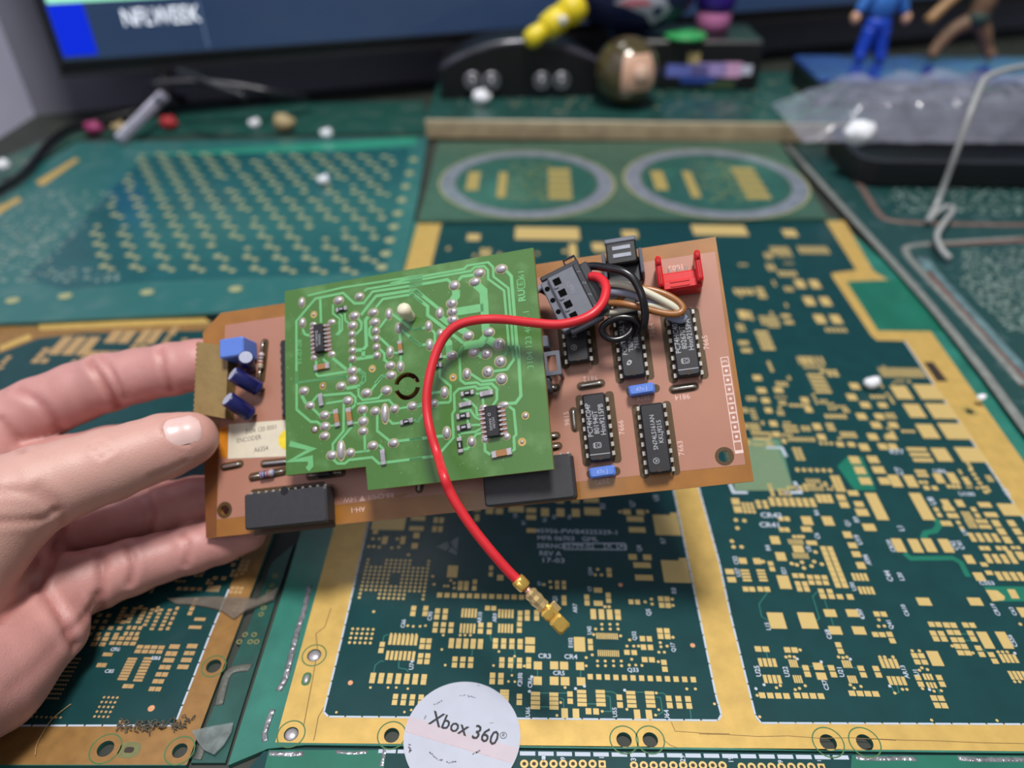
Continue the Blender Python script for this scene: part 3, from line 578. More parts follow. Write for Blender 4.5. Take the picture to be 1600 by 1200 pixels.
# lettering
TX = mp.text
for i, ln in enumerate(('45956-PWB4325329-1', 'MFR 06703   GML', 'SERNO', 'REV A', '17-03')):
    u, v = tp('B', (470, 400, 278, 275, 295)[i], (330, 380, 433, 487, 537)[i]); cc = mp.f.uv(u, v)
    text_obj('printed_text', ln, 2.0, SILK, mp.root, (cc[0], cc[1], .18), 0, squeeze=(1.10, 1.0, 1.05, 1.0, 1.25)[i], bold=0.01)
b_ = MB(); b_.prism([mp.f.uv(*tp('B', *q)) for q in ((368, 410), (812, 410), (825, 462), (372, 458))], .1, .17, [[mp.f.uv(*tp('B', *q)) for q in ((374, 416), (806, 416), (818, 456), (378, 452))]]); b_.build('serial_box', SILK, mp.root)
for st, x in (('55799-02', 480), ('[X', 690), ('[A]', 790)):
    cc = mp.f.uv(*tp('B', x, 434)); text_obj('printed_text', st, 2.0, SILK, mp.root, (cc[0], cc[1], .18), 0, bold=0.01)
tri = [mp.f.uv(*tp('A', *q)) for q in ((930, 435), (1092, 365), (1078, 498))]
MUT = mat('grey_print', (120, 130, 132), .6)
b_ = MB(); b_.prism(tri, .1, .17); ws = b_.build('warning_triangle', MUT, mp.root)
mp.trace('A', [(1010, 470), (1040, 425), (1020, 415), (1055, 375)], 14, MASK, .19, 'hand_mark'); mp.trace('A', [(1005, 385), (1050, 440), (1080, 470)], 8, MASK, .19, 'hand_mark')
for a in [('C', 770, 375, 'U74', 32), ('C', 708, 70, 'C66', 30), ('C', 905, 15, 'C90', 32), ('C', 1270, 25, 'AR10', 30), ('C', 1380, 25, 'AR9', 30), ('C', 1565, 485, 'CR18', 32), ('D', 62, 480, 'CR18', 32), ('D', 135, 505, 'CR6', 32), ('D', 118, 720, 'U66', 32), ('D', 757, 722, 'U55', 32), ('D', 1140, 745, 'U64', 36),
          ('D', 432, 210, 'E102', 30), ('D', 570, 120, 'U45', 30), ('D', 900, 160, 'Q32', 30), ('D', 1185, 245, 'Q17', 30), ('B', 565, 615, 'Q34', 28), ('B', 562, 742, 'C7', 26), ('B', 200, 702, 'E7', 26), ('B', 310, 815, 'Q2', 30), ('B', 456, 880, 'AR7', 30), ('B', 985, 910, 'Q5', 32), ('B', 1168, 755, 'R8', 34), ('B', 1090, 395, 'R7', 34), ('B', 918, 450, 'Q8', 32), ('B', 868, 130, 'Q7', 34), ('B', 655, 145, 'R3', 36), ('B', 1040, 85, 'U3', 36), ('B', 85, 265, 'R7', 26), ('B', 25, 215, 'C8', 26), ('B', 236, 243, 'R2', 26), ('B', 305, 222, 'R5', 26), ('B', 415, 222, 'R6', 26)]:
    TX(a[0], a[1], a[2], a[3], a[4], 90)
for a in [('D', 240, 310, 'CR3', 34), ('D', 432, 315, 'CR4', 34), ('D', 345, 435, 'CR5', 32), ('D', 890, 412, 'Q33', 30)]: TX(a[0], a[1], a[2], a[3], a[4], 0)
for a in [('E', 320, 445, 'U25', 40), ('E', 543, 450, 'U22', 38), ('E', 968, 450, 'U21', 38), ('E', 850, 555, 'C57', 36), ('E', 398, 95, 'L15', 34), ('E', 872, 158, 'C68', 36), ('E', 1352, 80, 'Q41', 34), ('E', 1130, 5, 'C67', 34), ('F', 248, 508, 'AR13', 32), ('F', 328, 512, 'U1', 32), ('F', 1025, 285, 'C556', 32), ('F', 250, 65, 'C610', 32), ('F', 902, 60, 'CR19', 32), ('F', 1028, 72, 'C63', 30),
          ('G', 148, 680, 'C52', 34), ('G', 165, 775, 'U37', 34), ('G', 522, 760, 'E21', 34), ('G', 400, 583, 'R4', 36), ('G', 718, 590, 'U5', 34), ('G', 785, 490, 'C6', 36), ('G', 780, 308, 'R4', 36), ('G', 1105, 520, 'U19', 42), ('G', 1175, 675, 'AR4', 40), ('G', 1065, 885, 'U30', 34), ('G', 1125, 1095, 'C67', 36), ('G', 1090, 362, 'R9', 38), ('G', 1020, 390, 'Q1', 36),
          ('H', 195, 708, 'CR39', 34), ('H', 265, 580, 'L1', 40), ('H', 265, 930, 'L20', 34), ('H', 178, 925, 'C44', 40), ('H', 490, 385, 'U8', 44), ('H', 725, 610, 'U9', 34), ('H', 255, 170, 'C7', 44), ('H', 25, 810, 'C9', 36), ('H', 1028, 320, 'U6', 38), ('H', 650, 705, 'C42', 36), ('H', 695, 700, 'C41', 36)]:
    TX(a[0], a[1], a[2], a[3], a[4], 90)
for a in [('G', 425, 330, 'CR42', 38), ('G', 415, 405, 'CR41', 38), ('H', 740, 335, 'U100', 26), ('H', 545, 170, 'U86', 26), ('H', 885, 977, 'C553', 28), ('H', 235, 30, 'R77', 30)]: TX(a[0], a[1], a[2], a[3], a[4], 0)
for t, x, y in (('E', 305, 583), ('E', 368, 552), ('E', 628, 350), ('E', 1042, 352), ('E', 815, 373), ('D', 128, 568), ('D', 467, 548), ('D', 828, 560), ('D', 532, 530), ('D', 145, 460), ('F', 138, 612), ('F', 425, 637), ('F', 1040, 374)):
    c = mp.f.uv(*tp(t, x, y)); b_ = MB(); b_.prism(circle(c, .45, 10), .1, .18); b_.build('pin_one_dot', SILK, mp.root)
# cracks in the gold
CRK = mat('crack_line', (120, 92, 50), .7)
for t, p in (('L', [(1350, 200), (1310, 320), (1255, 360), (1265, 460), (1235, 640), (1195, 850), (1180, 930)]), ('L', [(1355, 740), (1300, 830), (1270, 880), (1250, 990), (1240, 1030)]), ('E', [(-140, 935), (75, 940), (330, 955), (560, 950), (800, 968), (1060, 965), (1400, 985)]), ('D', [(1170, 790), (1200, 860), (1420, 875), (1600, 880)]), ('D', [(1110, 920), (1160, 960), (1220, 985)]), ('F', [(0, 990), (240, 1000), (470, 1005), (820, 1020), (1108, 1025)])):
    mp.trace(t, p, 5, CRK, .075, 'crack')

# ------------------------------------------------------------------ left panel, half under the hand
lp = Panel('circuit_panel', (300, 1190), 'dull gold-framed dark green circuit panel beneath the hand, its gold darkened for shade',
           [(553, 502), (-260, 513), (-900, 1196), (290, 1196)], TEAL, holes=[(165, 1170, 2.2), (281, 1173, 2.0), (334, 1041, 2.2)])
lp.layer('gold_frame', [(550, 503), (-258, 514), (-890, 1195), (292, 1195)], SHADEGOLD, 0, .06, True)
lp.layer('masked_board_area', [(523, 512), (130, 521), (60, 529), (0, 552), (-300, 560), (-700, 1134), (270, 1134), (276, 1126), (327, 995), (358, 920)], MASK, .06, .1)
lp.dashes([(-60, 1134), (270, 1134)]); lp.dashes([(276, 1126), (327, 995), (358, 920)])
lp.rings(mat('ring_green', (66, 110, 66)), [4.2, 4.0, 3.6])
c = lp.f.uv(202, 1172); b_ = MB(); b_.prism(rrect(c[0], c[1], 6, 4.4, 2.0), 0, .1); b_.build('slot_rim', mat('olive_rim', (110, 112, 70), .5), lp.root)
b_ = MB(); b_.prism(rrect(c[0], c[1], 2.6, 1.6, .7), 0, .13); b_.build('slot_opening', HOLE, lp.root)
G = lp.grid
for a in [('M', 950, 415, 890, 560, 1, 8, 70, 17), ('M', 1065, 412, 1000, 570, 1, 8, 66, 17), ('L', 355, 443, 387, 443, 2, 1, 32, 28), ('L', 333, 487, 370, 487, 2, 1, 34, 30), ('L', 318, 528, 352, 528, 2, 1, 34, 28), ('L', 293, 572, 330, 572, 2, 1, 34, 28), ('L', 272, 617, 312, 617, 2, 1, 36, 28), ('L', 252, 660, 288, 660, 2, 1, 34, 28), ('L', 230, 708, 270, 708, 2, 1, 36, 28),
          ('L', 465, 440, 498, 440, 2, 1, 32, 28), ('L', 447, 484, 482, 484, 2, 1, 32, 26), ('L', 430, 527, 462, 527, 2, 1, 34, 28), ('L', 407, 570, 442, 570, 2, 1, 34, 28), ('M', 905, 612, 945, 612, 2, 1, 38, 30), ('L', 530, 272, 530, 272, 1, 1, 70, 20), ('L', 500, 322, 500, 322, 1, 1, 80, 20),
          ('M', 1010, 328, 1150, 365, 4, 2, 44, 26), ('M', 830, 265, 960, 305, 4, 2, 40, 26), ('M', 700, 270, 740, 310, 2, 2, 44, 28), ('M', 715, 460, 752, 460, 2, 1, 34, 30), ('M', 760, 383, 795, 383, 2, 1, 36, 26), ('M', 930, 190, 990, 235, 3, 2, 28, 28), ('M', 1100, 60, 1160, 200, 3, 6, 30, 18), ('M', 900, 50, 1000, 150, 3, 5, 36, 18), ('M', 720, 100, 840, 240, 4, 4, 34, 26),
          ('L', 400, 80, 520, 100, 4, 2, 30, 20), ('L', 580, 80, 650, 80, 6, 1, 8, 40), ('L', 625, 15, 680, 15, 2, 1, 30, 22), ('L', 230, 200, 330, 330, 4, 5, 22, 20), ('L', 20, 390, 130, 420, 4, 2, 26, 22), ('M', 880, 872, 880, 872, 1, 1, 48, 26),
          ('N', 330, 210, 480, 210, 3, 1, 60, 100), ('N', 540, 170, 700, 150, 3, 1, 60, 70), ('N', 780, 160, 840, 160, 2, 1, 50, 80), ('N', 420, 270, 640, 240, 4, 1, 60, 30)]:
    G(*a)
G('M', 752, 692, 780, 833, 4, 5, 20, 16, True)
G('M', 440, 410, 420, 700, 9, 10, 15, 12, True); G('M', 275, 730, 270, 800, 6, 3, 18, 14, True); G('M', 230, 835, 440, 835, 7, 1, 18, 14, True)
lp.scatter((90, 520, 300, 590), 14, 21, (2, 3.5)); lp.scatter((-100, 560, 120, 640), 14, 22, (2, 3.5)); lp.scatter((200, 850, 380, 960), 30, 23, (.9, 1.6))
lp.flush(mat('dull_shaded_pad', (186, 152, 104), .42, .2, .12, 30, coat=.15), .17)  # pad colour toned down for the shade under the hand
for a in [('M', 832, 348, 'C98', 26), ('M', 790, 505, 'C85', 26), ('M', 1130, 412, 'U61', 24), ('L', 255, 515, 'U61', 22), ('L', 10, 460, 'C9', 22)]: lp.text(a[0], a[1], a[2], a[3], a[4], 0)
c = lp.f.uv(*tp('M', 1092, 772)); b_ = MB(); b_.prism(circle(c, .95, 14), 0, .17); b_.build('fiducial_mark', COPPER, lp.root)
lp.layer('bright_gold_edge', [(60, 506), (320, 497), (330, 505), (62, 516)], GOLD, .06, .09)
lp.layer('gold_corner_strip', [(0, 541), (46, 522), (50, 529), (0, 549)], GOLD, .1, .13)

# ------------------------------------------------------------------ scrap boards between the left panel and the main panel
sp = Panel('scrap_board', (380, 1150), 'narrow green scrap board wedged between the two gold-framed panels',
           [(459, 850), (442, 902), (371, 1130), (352, 1192), (298, 1192), (334, 1105), (392, 970), (424, 880)], mat('scrap_green', (22, 74, 66), .4, 0, .3, 10, coat=.3), z=-0.6, thick=1.1)
GRM = mat('grey_sealant', (88, 90, 84), .5, 0, .25, 30, bump=.3, bscale=60)
for p, w in (([(391, 1044), (386, 1043), (364, 1047), (354, 1057), (347, 1080), (342, 1102)], 2.6), ([(318, 1160), (313, 1176), (308, 1187)], 2.4)):
    b_ = MB(); b_.ring_path(spline([list(sp.f.uv(u, v)) + [0] for u, v in p], 4), w / 2, 8, flat=.3); b_.build('sealant_bead', GRM, sp.root, True)
for k, (u, v) in enumerate(((374, 1003), (391, 1003), (383, 992), (401, 1003), (397, 992), (408, 960), (415, 935), (425, 915), (420, 925), (412, 950), (430, 900))):
    c = sp.f.uv(u, v); b_ = MB(); b_.prism(circle(c, .9, 12), 0, .12, [circle(c, .45, 12)]); b_.build('ring_pad', mat('olive_rim', (110, 112, 70), .5), sp.root)
bl = MB(); fr = table_frame(345, 1150, 0.2); r = random.Random(5)
pts = [(300, 1143), (330, 1136), (365, 1130), (362, 1145), (350, 1165), (335, 1180), (318, 1172), (308, 1158)]
P2 = [fr.uv(u, v) for u, v in pts]; bl.prism(P2, .0, .5)
tag(bl.build('tape_scrap', mat('cloudy_tape', (140, 150, 148), .2, 0, .35, 30, alpha=.4, bump=.6, bscale=40), frame=fr), 'cloudy torn tape patch at the lower corner of the scrap board', 'tape')

# ------------------------------------------------------------------ strip board along the near edge
st = Panel('connector_strip_board', (900, 1200), 'dark green strip board with a row of numbered connector holes beside the round sticker',
           [(412, 1174), (478, 1168), (1140, 1175.5), (1600, 1180.5), (1920, 1183), (2000, 1300), (300, 1300)], MASK, z=-0.15, thick=1.4)
st.dashes([(590, 1174), (680, 1175.5)], w=1.0); st.dashes([(810, 1177.5), (1328, 1184)], w=1.1, gap=.8)
RNG = MB(); RNG.prism(circle((0, 0), 1.1, 16), 0, .14, [circle((0, 0), .52, 16)]); RNGM = RNG.mesh('ring_pad', PADM)
DSC = MB(); DSC.prism(circle((0, 0), .53, 12), 0, .06); DSCM = DSC.mesh('drill_hole', HOLE)
xs = [tp('D', 90 + 71.7 * k, 1100) for k in range(8)] + [tp('D', 897 + 72.3 * k, 1112) for k in range(10)] + [tp('E', 40 + 77.5 * k, 1193) for k in range(2, 10)]
for u, v in xs:
    c = st.f.uv(u, v); o = place('ring_pad', RNGM, st.root, (c[0], c[1], 0)); place('drill_hole', DSCM, st.root, (c[0], c[1], 0))
for t, x, y in (('D', 663, 1102), ('E', 818, 1196)):
    c = st.f.uv(*tp(t, x, y)); b_ = MB(); b_.prism(rrect(c[0], c[1], 1.9, 1.9, .1, 1), 0, .14, [circle(c, .52, 12)]); b_.build('square_pad', PADM, st.root); place('drill_hole', DSCM, st.root, (c[0], c[1], 0))
for a in [('D', 375, 1062, '9', 34), ('D', 660, 1055, '1', 34), ('D', 893, 1055, '39', 38), ('D', 1255, 1062, '29', 38), ('E', 110, 1138, '19', 36), ('E', 497, 1152, '9', 36), ('E', 800, 1145, '1', 30)]: st.text(a[0], a[1], a[2], a[3], a[4], 90)
c = st.f.uv(*tp('D', 232, 1055)); b_ = MB(); b_.prism(circle(c, .55, 10, .8), 0, .14); b_.build('white_dot', SILK, st.root)
st.layer('green_end_piece', [(1331, 1180), (1900, 1182), (1960, 1260), (1325, 1260)], TABM, 0, .08)
st.layer('green_end_piece', [(420, 1172), (600, 1172), (603, 1178), (592, 1260), (400, 1260)], TABM, 0, .08)
slot(st, 'E', [(1085, 1115), (1150, 1125), (1300, 1128), (1460, 1125), (1560, 1132)], 42)
slot(st, 'F', [(630, 1130), (760, 1140), (900, 1140), (1108, 1142), (1300, 1145)], 42)
slot(st, 'L', [(965, 1108), (1000, 1112), (1080, 1114), (1180, 1112)], 36); slot(st, 'C', [(210, 1010), (330, 1020), (440, 1012)], 30); slot(st, 'C', [(570, 990), (562, 1040), (545, 1120)], 34)

# ------------------------------------------------------------------ round sticker
sf = table_frame(721, 1155, .22)
e0, e1 = sf.uv(630, 1158), sf.uv(813, 1158); R0 = (e1[0] - e0[0]) / 2
so = empty('round_sticker', sf, 'round white sticker printed Xbox 360 on the near gold border', 'sticker')
STK = mat('sticker_white', (182, 186, 200), .35, 0, .04, 15, coat=.2)
cx_ = (e0[0] + e1[0]) / 2; cy_ = sf.uv(721, 1066)[1] - R0
b_ = MB(); b_.prism(circle((cx_, cy_), R0, 72), 0, .35); b_.build('sticker_face', STK, so)
STP = mat('sticker_blush', (192, 180, 188), .35, 0, .03, 15, coat=.2)
a0, a1 = math.radians(165), math.radians(345); dirv = np.array((math.cos(math.radians(-14.5)), math.sin(math.radians(-14.5)))); nv = np.array((-dirv[1], dirv[0]))
cc = np.array((cx_, cy_)); off = -1.5
def chord(o): h = math.sqrt(max(0, (R0 - .1) ** 2 - o * o)); return cc + nv * o - dirv * h, cc + nv * o + dirv * h
pA, pB = chord(1.0); pC, pD = chord(-3.2)
b_ = MB(); b_.prism([pC, pD, pB, pA], .35, .37); b_.build('tinted_band', STP, so)
b_ = MB(); b_.ribbon([pC, pD], .22, .36, .39); b_.build('band_line', mat('blush_line', (196, 172, 178), .5), so)
INK = mat('dark_ink', (32, 32, 40), .5)
tcx = sf.uv(*[600 + 770 / 6.154, 1040 + 615 / 6.154])
t1 = text_obj('printed_text', 'Xbox 360', 4.0, INK, so, (tcx[0], tcx[1], .41), -16.5, shear=0.0, squeeze=.86, bold=.014)
rc = sf.uv(600 + 1148 / 6.154, 1040 + 678 / 6.154)
text_obj('printed_text', 'R', 1.0, INK, so, (rc[0], rc[1], .41), -16.5); b_ = MB(); b_.prism(circle(rc, .95, 24), .35, .41, [circle(rc, .8, 24)]); b_.build('registered_ring', INK, so)
rr = random.Random(8)
WR = mat('ink_remnant', (90, 92, 100), .6)
for X, Y, w, h, a in ((845, 305, 90, 14, -8), (760, 295, 60, 10, 10), (525, 365, 90, 14, 30), (400, 500, 40, 16, 70), (248, 810, 90, 20, -80), (470, 865, 90, 14, -35), (540, 915, 60, 14, -10), (650, 935, 100, 12, 8), (890, 840, 80, 18, 40), (1030, 560, 30, 10, 0), (910, 195, 20, 10, 0)):
    c = sf.uv(600 + X / 6.154, 1040 + Y / 6.154); k = 31.0 / (183 * 6.154)
    b_ = MB()
    for q in range(6):
        b_.box(tuple(c + (np.array((math.cos(math.radians(a)), math.sin(math.radians(a)))) * w * k * (q / 6 - .45) + np.array((rr.uniform(-.2, .2), rr.uniform(-.2, .2))))) + (.37,), w * k / 7, h * k * rr.uniform(.4, 1.2), .04, rotz(math.radians(a + rr.uniform(-30, 30))))
    b_.build('worn_print_fleck', WR, so)

# ------------------------------------------------------------------ board with gold dots, behind to the left
db = Panel('dotted_board', (600, 450), 'teal circuit board covered with rows of paired gold dots behind the hand',
           [(668, 214), (655, 300), (622, 462), (560, 478), (0, 505), (-200, 518), (-150, 335), (0, 292), (120, 222)], mat('dotted_teal', (40, 100, 98), .4, 0, .25, 6, coat=.4, crough=.2, rgb2=(70, 112, 110), r2=(.5, .8)), z=2.2, thick=1.9)
db.layer('masked_board_area', [(640, 232), (600, 425), (230, 440), (100, 452), (40, 436), (170, 300), (230, 243)], mat('blue_green_mask', (20, 82, 86), .35, 0, .15, 5, coat=.45, crough=.2), 0, .15)
db.layer('bright_margin_strip', [(215, 243), (650, 214), (651, 226), (300, 254)], mat('bright_teal', (46, 140, 116), .4, 0, .15, 10, coat=.3), 0, .12)
P0 = db.f.uv(600, 420); DT = []
me_dot = MB().prism(circle((0, 0), 2.6, 12, 2.2), 0, .3).mesh('gold_dot', mat('muted_dot', (158, 160, 118), .5, 0, .15, 20))
r = random.Random(4); cnt = 0
for j in range(-1, 16):
    for i in range(-24, 3):
        x = P0[0] + i * 17.0 + (8.5 if j % 2 else 0) - 4; y = P0[1] + j * 13.5 - 2
        for k in (0, 1):
            p = db.f.o + db.f.ex * (x + 5.6 * k) + db.f.ey * (y - 3.4 * k)
            q = p - CAMP; zc = q[1] * CT - q[2] * ST; yc = q[1] * ST + q[2] * CT; u, v = 800 + FPX * q[0] / zc, 600 - FPX * yc / zc
            if v < 238 or v > 432: continue
            lo = 620 - (v - 238) * .2; hi = 215 - (v - 238) * .62 + max(0, v - 380) * 1.6
            if hi < u < lo and r.random() > .05 and cnt < 300:
                place('gold_dot', me_dot, db.root, (x + 5.6 * k, y - 3.4 * k, .1), ((1, .8)[k],) * 2 + (1,)); cnt += 1
for k in range(9):
    u = 640 - (k - 1) * 6.2; v = 250 + k * 21; c = db.f.uv(u, v); place('gold_dot', me_dot, db.root, (c[0], c[1], .1), (1.2, 1.5, 1))
for u, v in ((102, 463), (230, 457), (368, 452), (20, 470)): c = db.f.uv(u, v); place('gold_dot', me_dot, db.root, (c[0], c[1], .05), (1.4, 1.4, 1))
b_ = MB(); rs = random.Random(9)
for _ in range(700):
    u, v = rs.uniform(-60, 190), rs.uniform(300, 440)
    if u > 180 - (v - 300) * .9 and v < 420: continue
    c = db.f.uv(u, v); b_.prism(circle(c, rs.uniform(.5, 1.3), 6), 0, .25)
b_.build('pale_via_dots', mat('pale_via', (130, 150, 142), .5), db.root, kind='stuff')
db.layer('gold_edge_strip', [(-20, 330), (30, 308), (34, 313), (-10, 340)], GOLD, 0, .15); db.layer('gold_edge_strip', [(55, 285), (118, 247), (124, 250), (66, 291)], GOLD, 0, .15)

# ------------------------------------------------------------------ board with two routed rings
rb = Panel('ring_board', (940, 340), 'dull green board with two big pale rings in front of the wooden shelf edge',
           [(684, 222), (1218, 221), (1296, 341), (652, 345), (666, 300)], mat('ring_board_green', (58, 90, 74), .45, 0, .15, 8, coat=.3, crough=.2), z=2.0, thick=1.7)
RMAT = mat('pale_ring', (116, 122, 134), .4, 0, .2, 12, coat=.2); RED = mat('ring_yellow_edge', (150, 150, 84), .5)
for u, v, ww in ((823, 284, 135), (1117, 283, 140)):
    c = rb.f.uv(u, v); R1 = abs(rb.f.uv(u + ww, v)[0] - c[0])
    # physical circle: centre slightly nearer than the ellipse centre
    b_ = MB(); b_.prism(circle(c, R1, 48), 0, .3, [circle(c, R1 * .83, 48)]); ro = b_.build('routed_ring', RMAT, rb.root)
    b_ = MB(); b_.prism(circle(c, R1 * 1.02, 48), 0, .18, [circle(c, R1 * .99, 48)]); b_.build('ring_rim', RED, rb.root)
    b_ = MB(); b_.prism(circle(c, R1 * .79, 40), 0, .1); b_.build('round_island', mat('island_green', (40, 88, 78), .4, 0, .2, 12, coat=.3), rb.root)
    rr = random.Random(int(u)); P = []
    for k in range(5): P.append((c[0] + R1 * .38, c[1] - R1 * .42 + k * R1 * .19, R1 * .26, R1 * .14))
    P += [(c[0] - R1 * .62, c[1], R1 * .14, R1 * .55), (c[0] - R1 * .28, c[1] - R1 * .1, R1 * .10, R1 * .75)]
    for x, y, w, h in P: place('gold_pad', unit_pad(mat('muted_pad', (164, 146, 84), .5, 0, .15, 20)), rb.root, (x, y, .1), (w, h, .25))
    b_ = MB()
    for _ in range(150):
        x, y = c[0] + rr.uniform(-.22, .3) * R1, c[1] + rr.uniform(-.6, .6) * R1
        b_.box((x, y, .2), rr.uniform(1, 2.4), rr.uniform(1, 2.4), .2)
    b_.build('speckled_pads', mat('speckle_pad', (110, 124, 84), .5), rb.root, kind='stuff')

# ------------------------------------------------------------------ worn dark board to the right
wb = Panel('worn_board', (1500, 560), 'worn dark green board with pale sealant lines at the edge beyond the gold frame',
           [(1236, 224), (2100, 224), (2250, 760), (1696, 775), (1437, 452)], mat('worn_green', (26, 66, 64), .4, 0, .3, 8, coat=.4, crough=.2, rgb2=(70, 96, 96), r2=(.55, .75)), z=2.2, thick=1.9)
SEAL = mat('pale_sealant', (122, 126, 122), .45, 0, .2, 20, bump=.3, bscale=40)
def bead(p, pts, w, m, name='sealant_bead', fl=.35, z=0.0):
    b_ = MB(); b_.ring_path(spline([list(p.f.uv(u, v)) + [z] for u, v in pts], 5), w / 2, 8, flat=fl); return b_.build(name, m, p.root, True)
bead(wb, [(1229, 226), (1306, 312), (1431, 450), (1527, 568), (1617, 688), (1706, 790)], 5, SEAL)
bead(wb, [(1290, 235), (1340, 285), (1370, 330), (1395, 345), (1480, 350), (1620, 352)], 5, mat('rusty_bead', (108, 88, 82), .5, 0, .3, 20))
bead(wb, [(1600, 372), (1500, 378), (1425, 384), (1416, 395), (1440, 425), (1510, 500), (1600, 602)], 4.5, SEAL)
bead(wb, [(1450, 425), (1520, 505), (1640, 640)], 6, mat('rust_red', (104, 66, 56), .55, 0, .3, 25), 'rusty_track', .15)
bead(wb, [(1440, 402), (1470, 440), (1530, 505), (1580, 560), (1660, 640)], 8, mat('blue_grey_band', (92, 120, 124), .4, 0, .35, 14, coat=.3), 'pale_band', .1)
bead(wb, [(1440, 382), (1500, 380), (1620, 375)], 5, mat('rust_red', (104, 66, 56)), 'rusty_track', .15)
b_ = MB(); rs = random.Random(19)
for _ in range(900):
    u, v = rs.uniform(1500, 1640), rs.uniform(390, 520)
    if v > 395 + (u - 1480) * .95 + 30: continue
    c = wb.f.uv(u, v); b_.prism(circle(c, rs.uniform(.4, 1.0), 6), 0, .2)
for _ in range(250):
    u, v = rs.uniform(1390, 1600), rs.uniform(290, 335); c = wb.f.uv(u, v); b_.prism(circle(c, rs.uniform(.6, 1.3), 6), 0, .2)
b_.build('pale_via_dots', mat('pale_via', (130, 150, 142)), wb.root, kind='stuff')
# ================================================================== the held boards
def rect_pose(img, scale):
    """pose of a real rectangle from its four corners in the photograph (TL, TR, BR, BL)"""
    A = []
    for (X, Y), (u, v) in zip(((0, 0), (1, 0), (1, 1), (0, 1)), img):
        A += [[X, Y, 1, 0, 0, 0, -u * X, -u * Y, -u], [0, 0, 0, X, Y, 1, -v * X, -v * Y, -v]]
    H = np.linalg.svd(np.array(A, float))[2][-1].reshape(3, 3); H /= H[2, 2]
    K = np.array([[FPX, 0, 800], [0, FPX, 600], [0, 0, 1.0]])
    a, b, t = (np.linalg.inv(K) @ H).T * scale
    return [cam_to_world(q) + CAMP for q in (t, t + a, t + a + b, t + b)]
TL, TR, BR, BL = rect_pose([(318, 498), (1118, 370), (1178, 752), (320, 840)], 243.0)
bf = Frame(BL, BR - BL, TL - BL)          # origin at the lower left corner, normal towards the camera
BW = np.linalg.norm(BR - BL); BH = np.linalg.norm(TL - BL)
bb = empty('brown_circuit_board', bf, 'brown copper-coloured circuit board with black chips held in the hand', 'circuit board')
PHEN = mat('brown_phenolic', (150, 98, 36), .42, 0, .14, 12, coat=.2, sss=0.0)
RESIST = mat('pink_brown_resist', (170, 118, 98), .45, 0, .06, 6, coat=.12, crough=.3)
OPEN = mat('bare_amber', (78, 54, 20), .5, 0, .15, 30)
U = bf.uv
def hp(u, v, r, n=16): return circle(U(u, v), r, n)
holes = [hp(1132, 713, 1.6), hp(351, 797, 1.5)]
out = [U(345, 489), U(1118, 370), U(1178, 752), U(322, 841), U(317, 520)]
b_ = MB(); b_.prism(out, -1.6, 0, holes); b_.build('board', PHEN, bb)
def z5(x, y): return (820 + x / 2.857, 360 + y / 2.857)
res = [U(352, 508), U(*z5(100, 205)), U(*z5(850, 95)), U(*z5(905, 500)), U(*z5(985, 1045)), U(*z5(240, 1122)), U(630, 778), U(640, 770), U(560, 785), U(338, 812), U(345, 650)]
b_ = MB(); b_.prism(res, 0, .05, [hp(1132, 713, 2.6), hp(351, 797, 2.6)]); b_.build('copper_area', RESIST, bb)
for h, r0 in ((holes[0], 1.6), (holes[1], 1.5)):
    c = np.mean(h, axis=0); b_ = MB(); b_.prism(circle(c, 2.6, 20), .0, .03, [circle(c, r0, 20)]); b_.build('hole_surround', OPEN, bb)

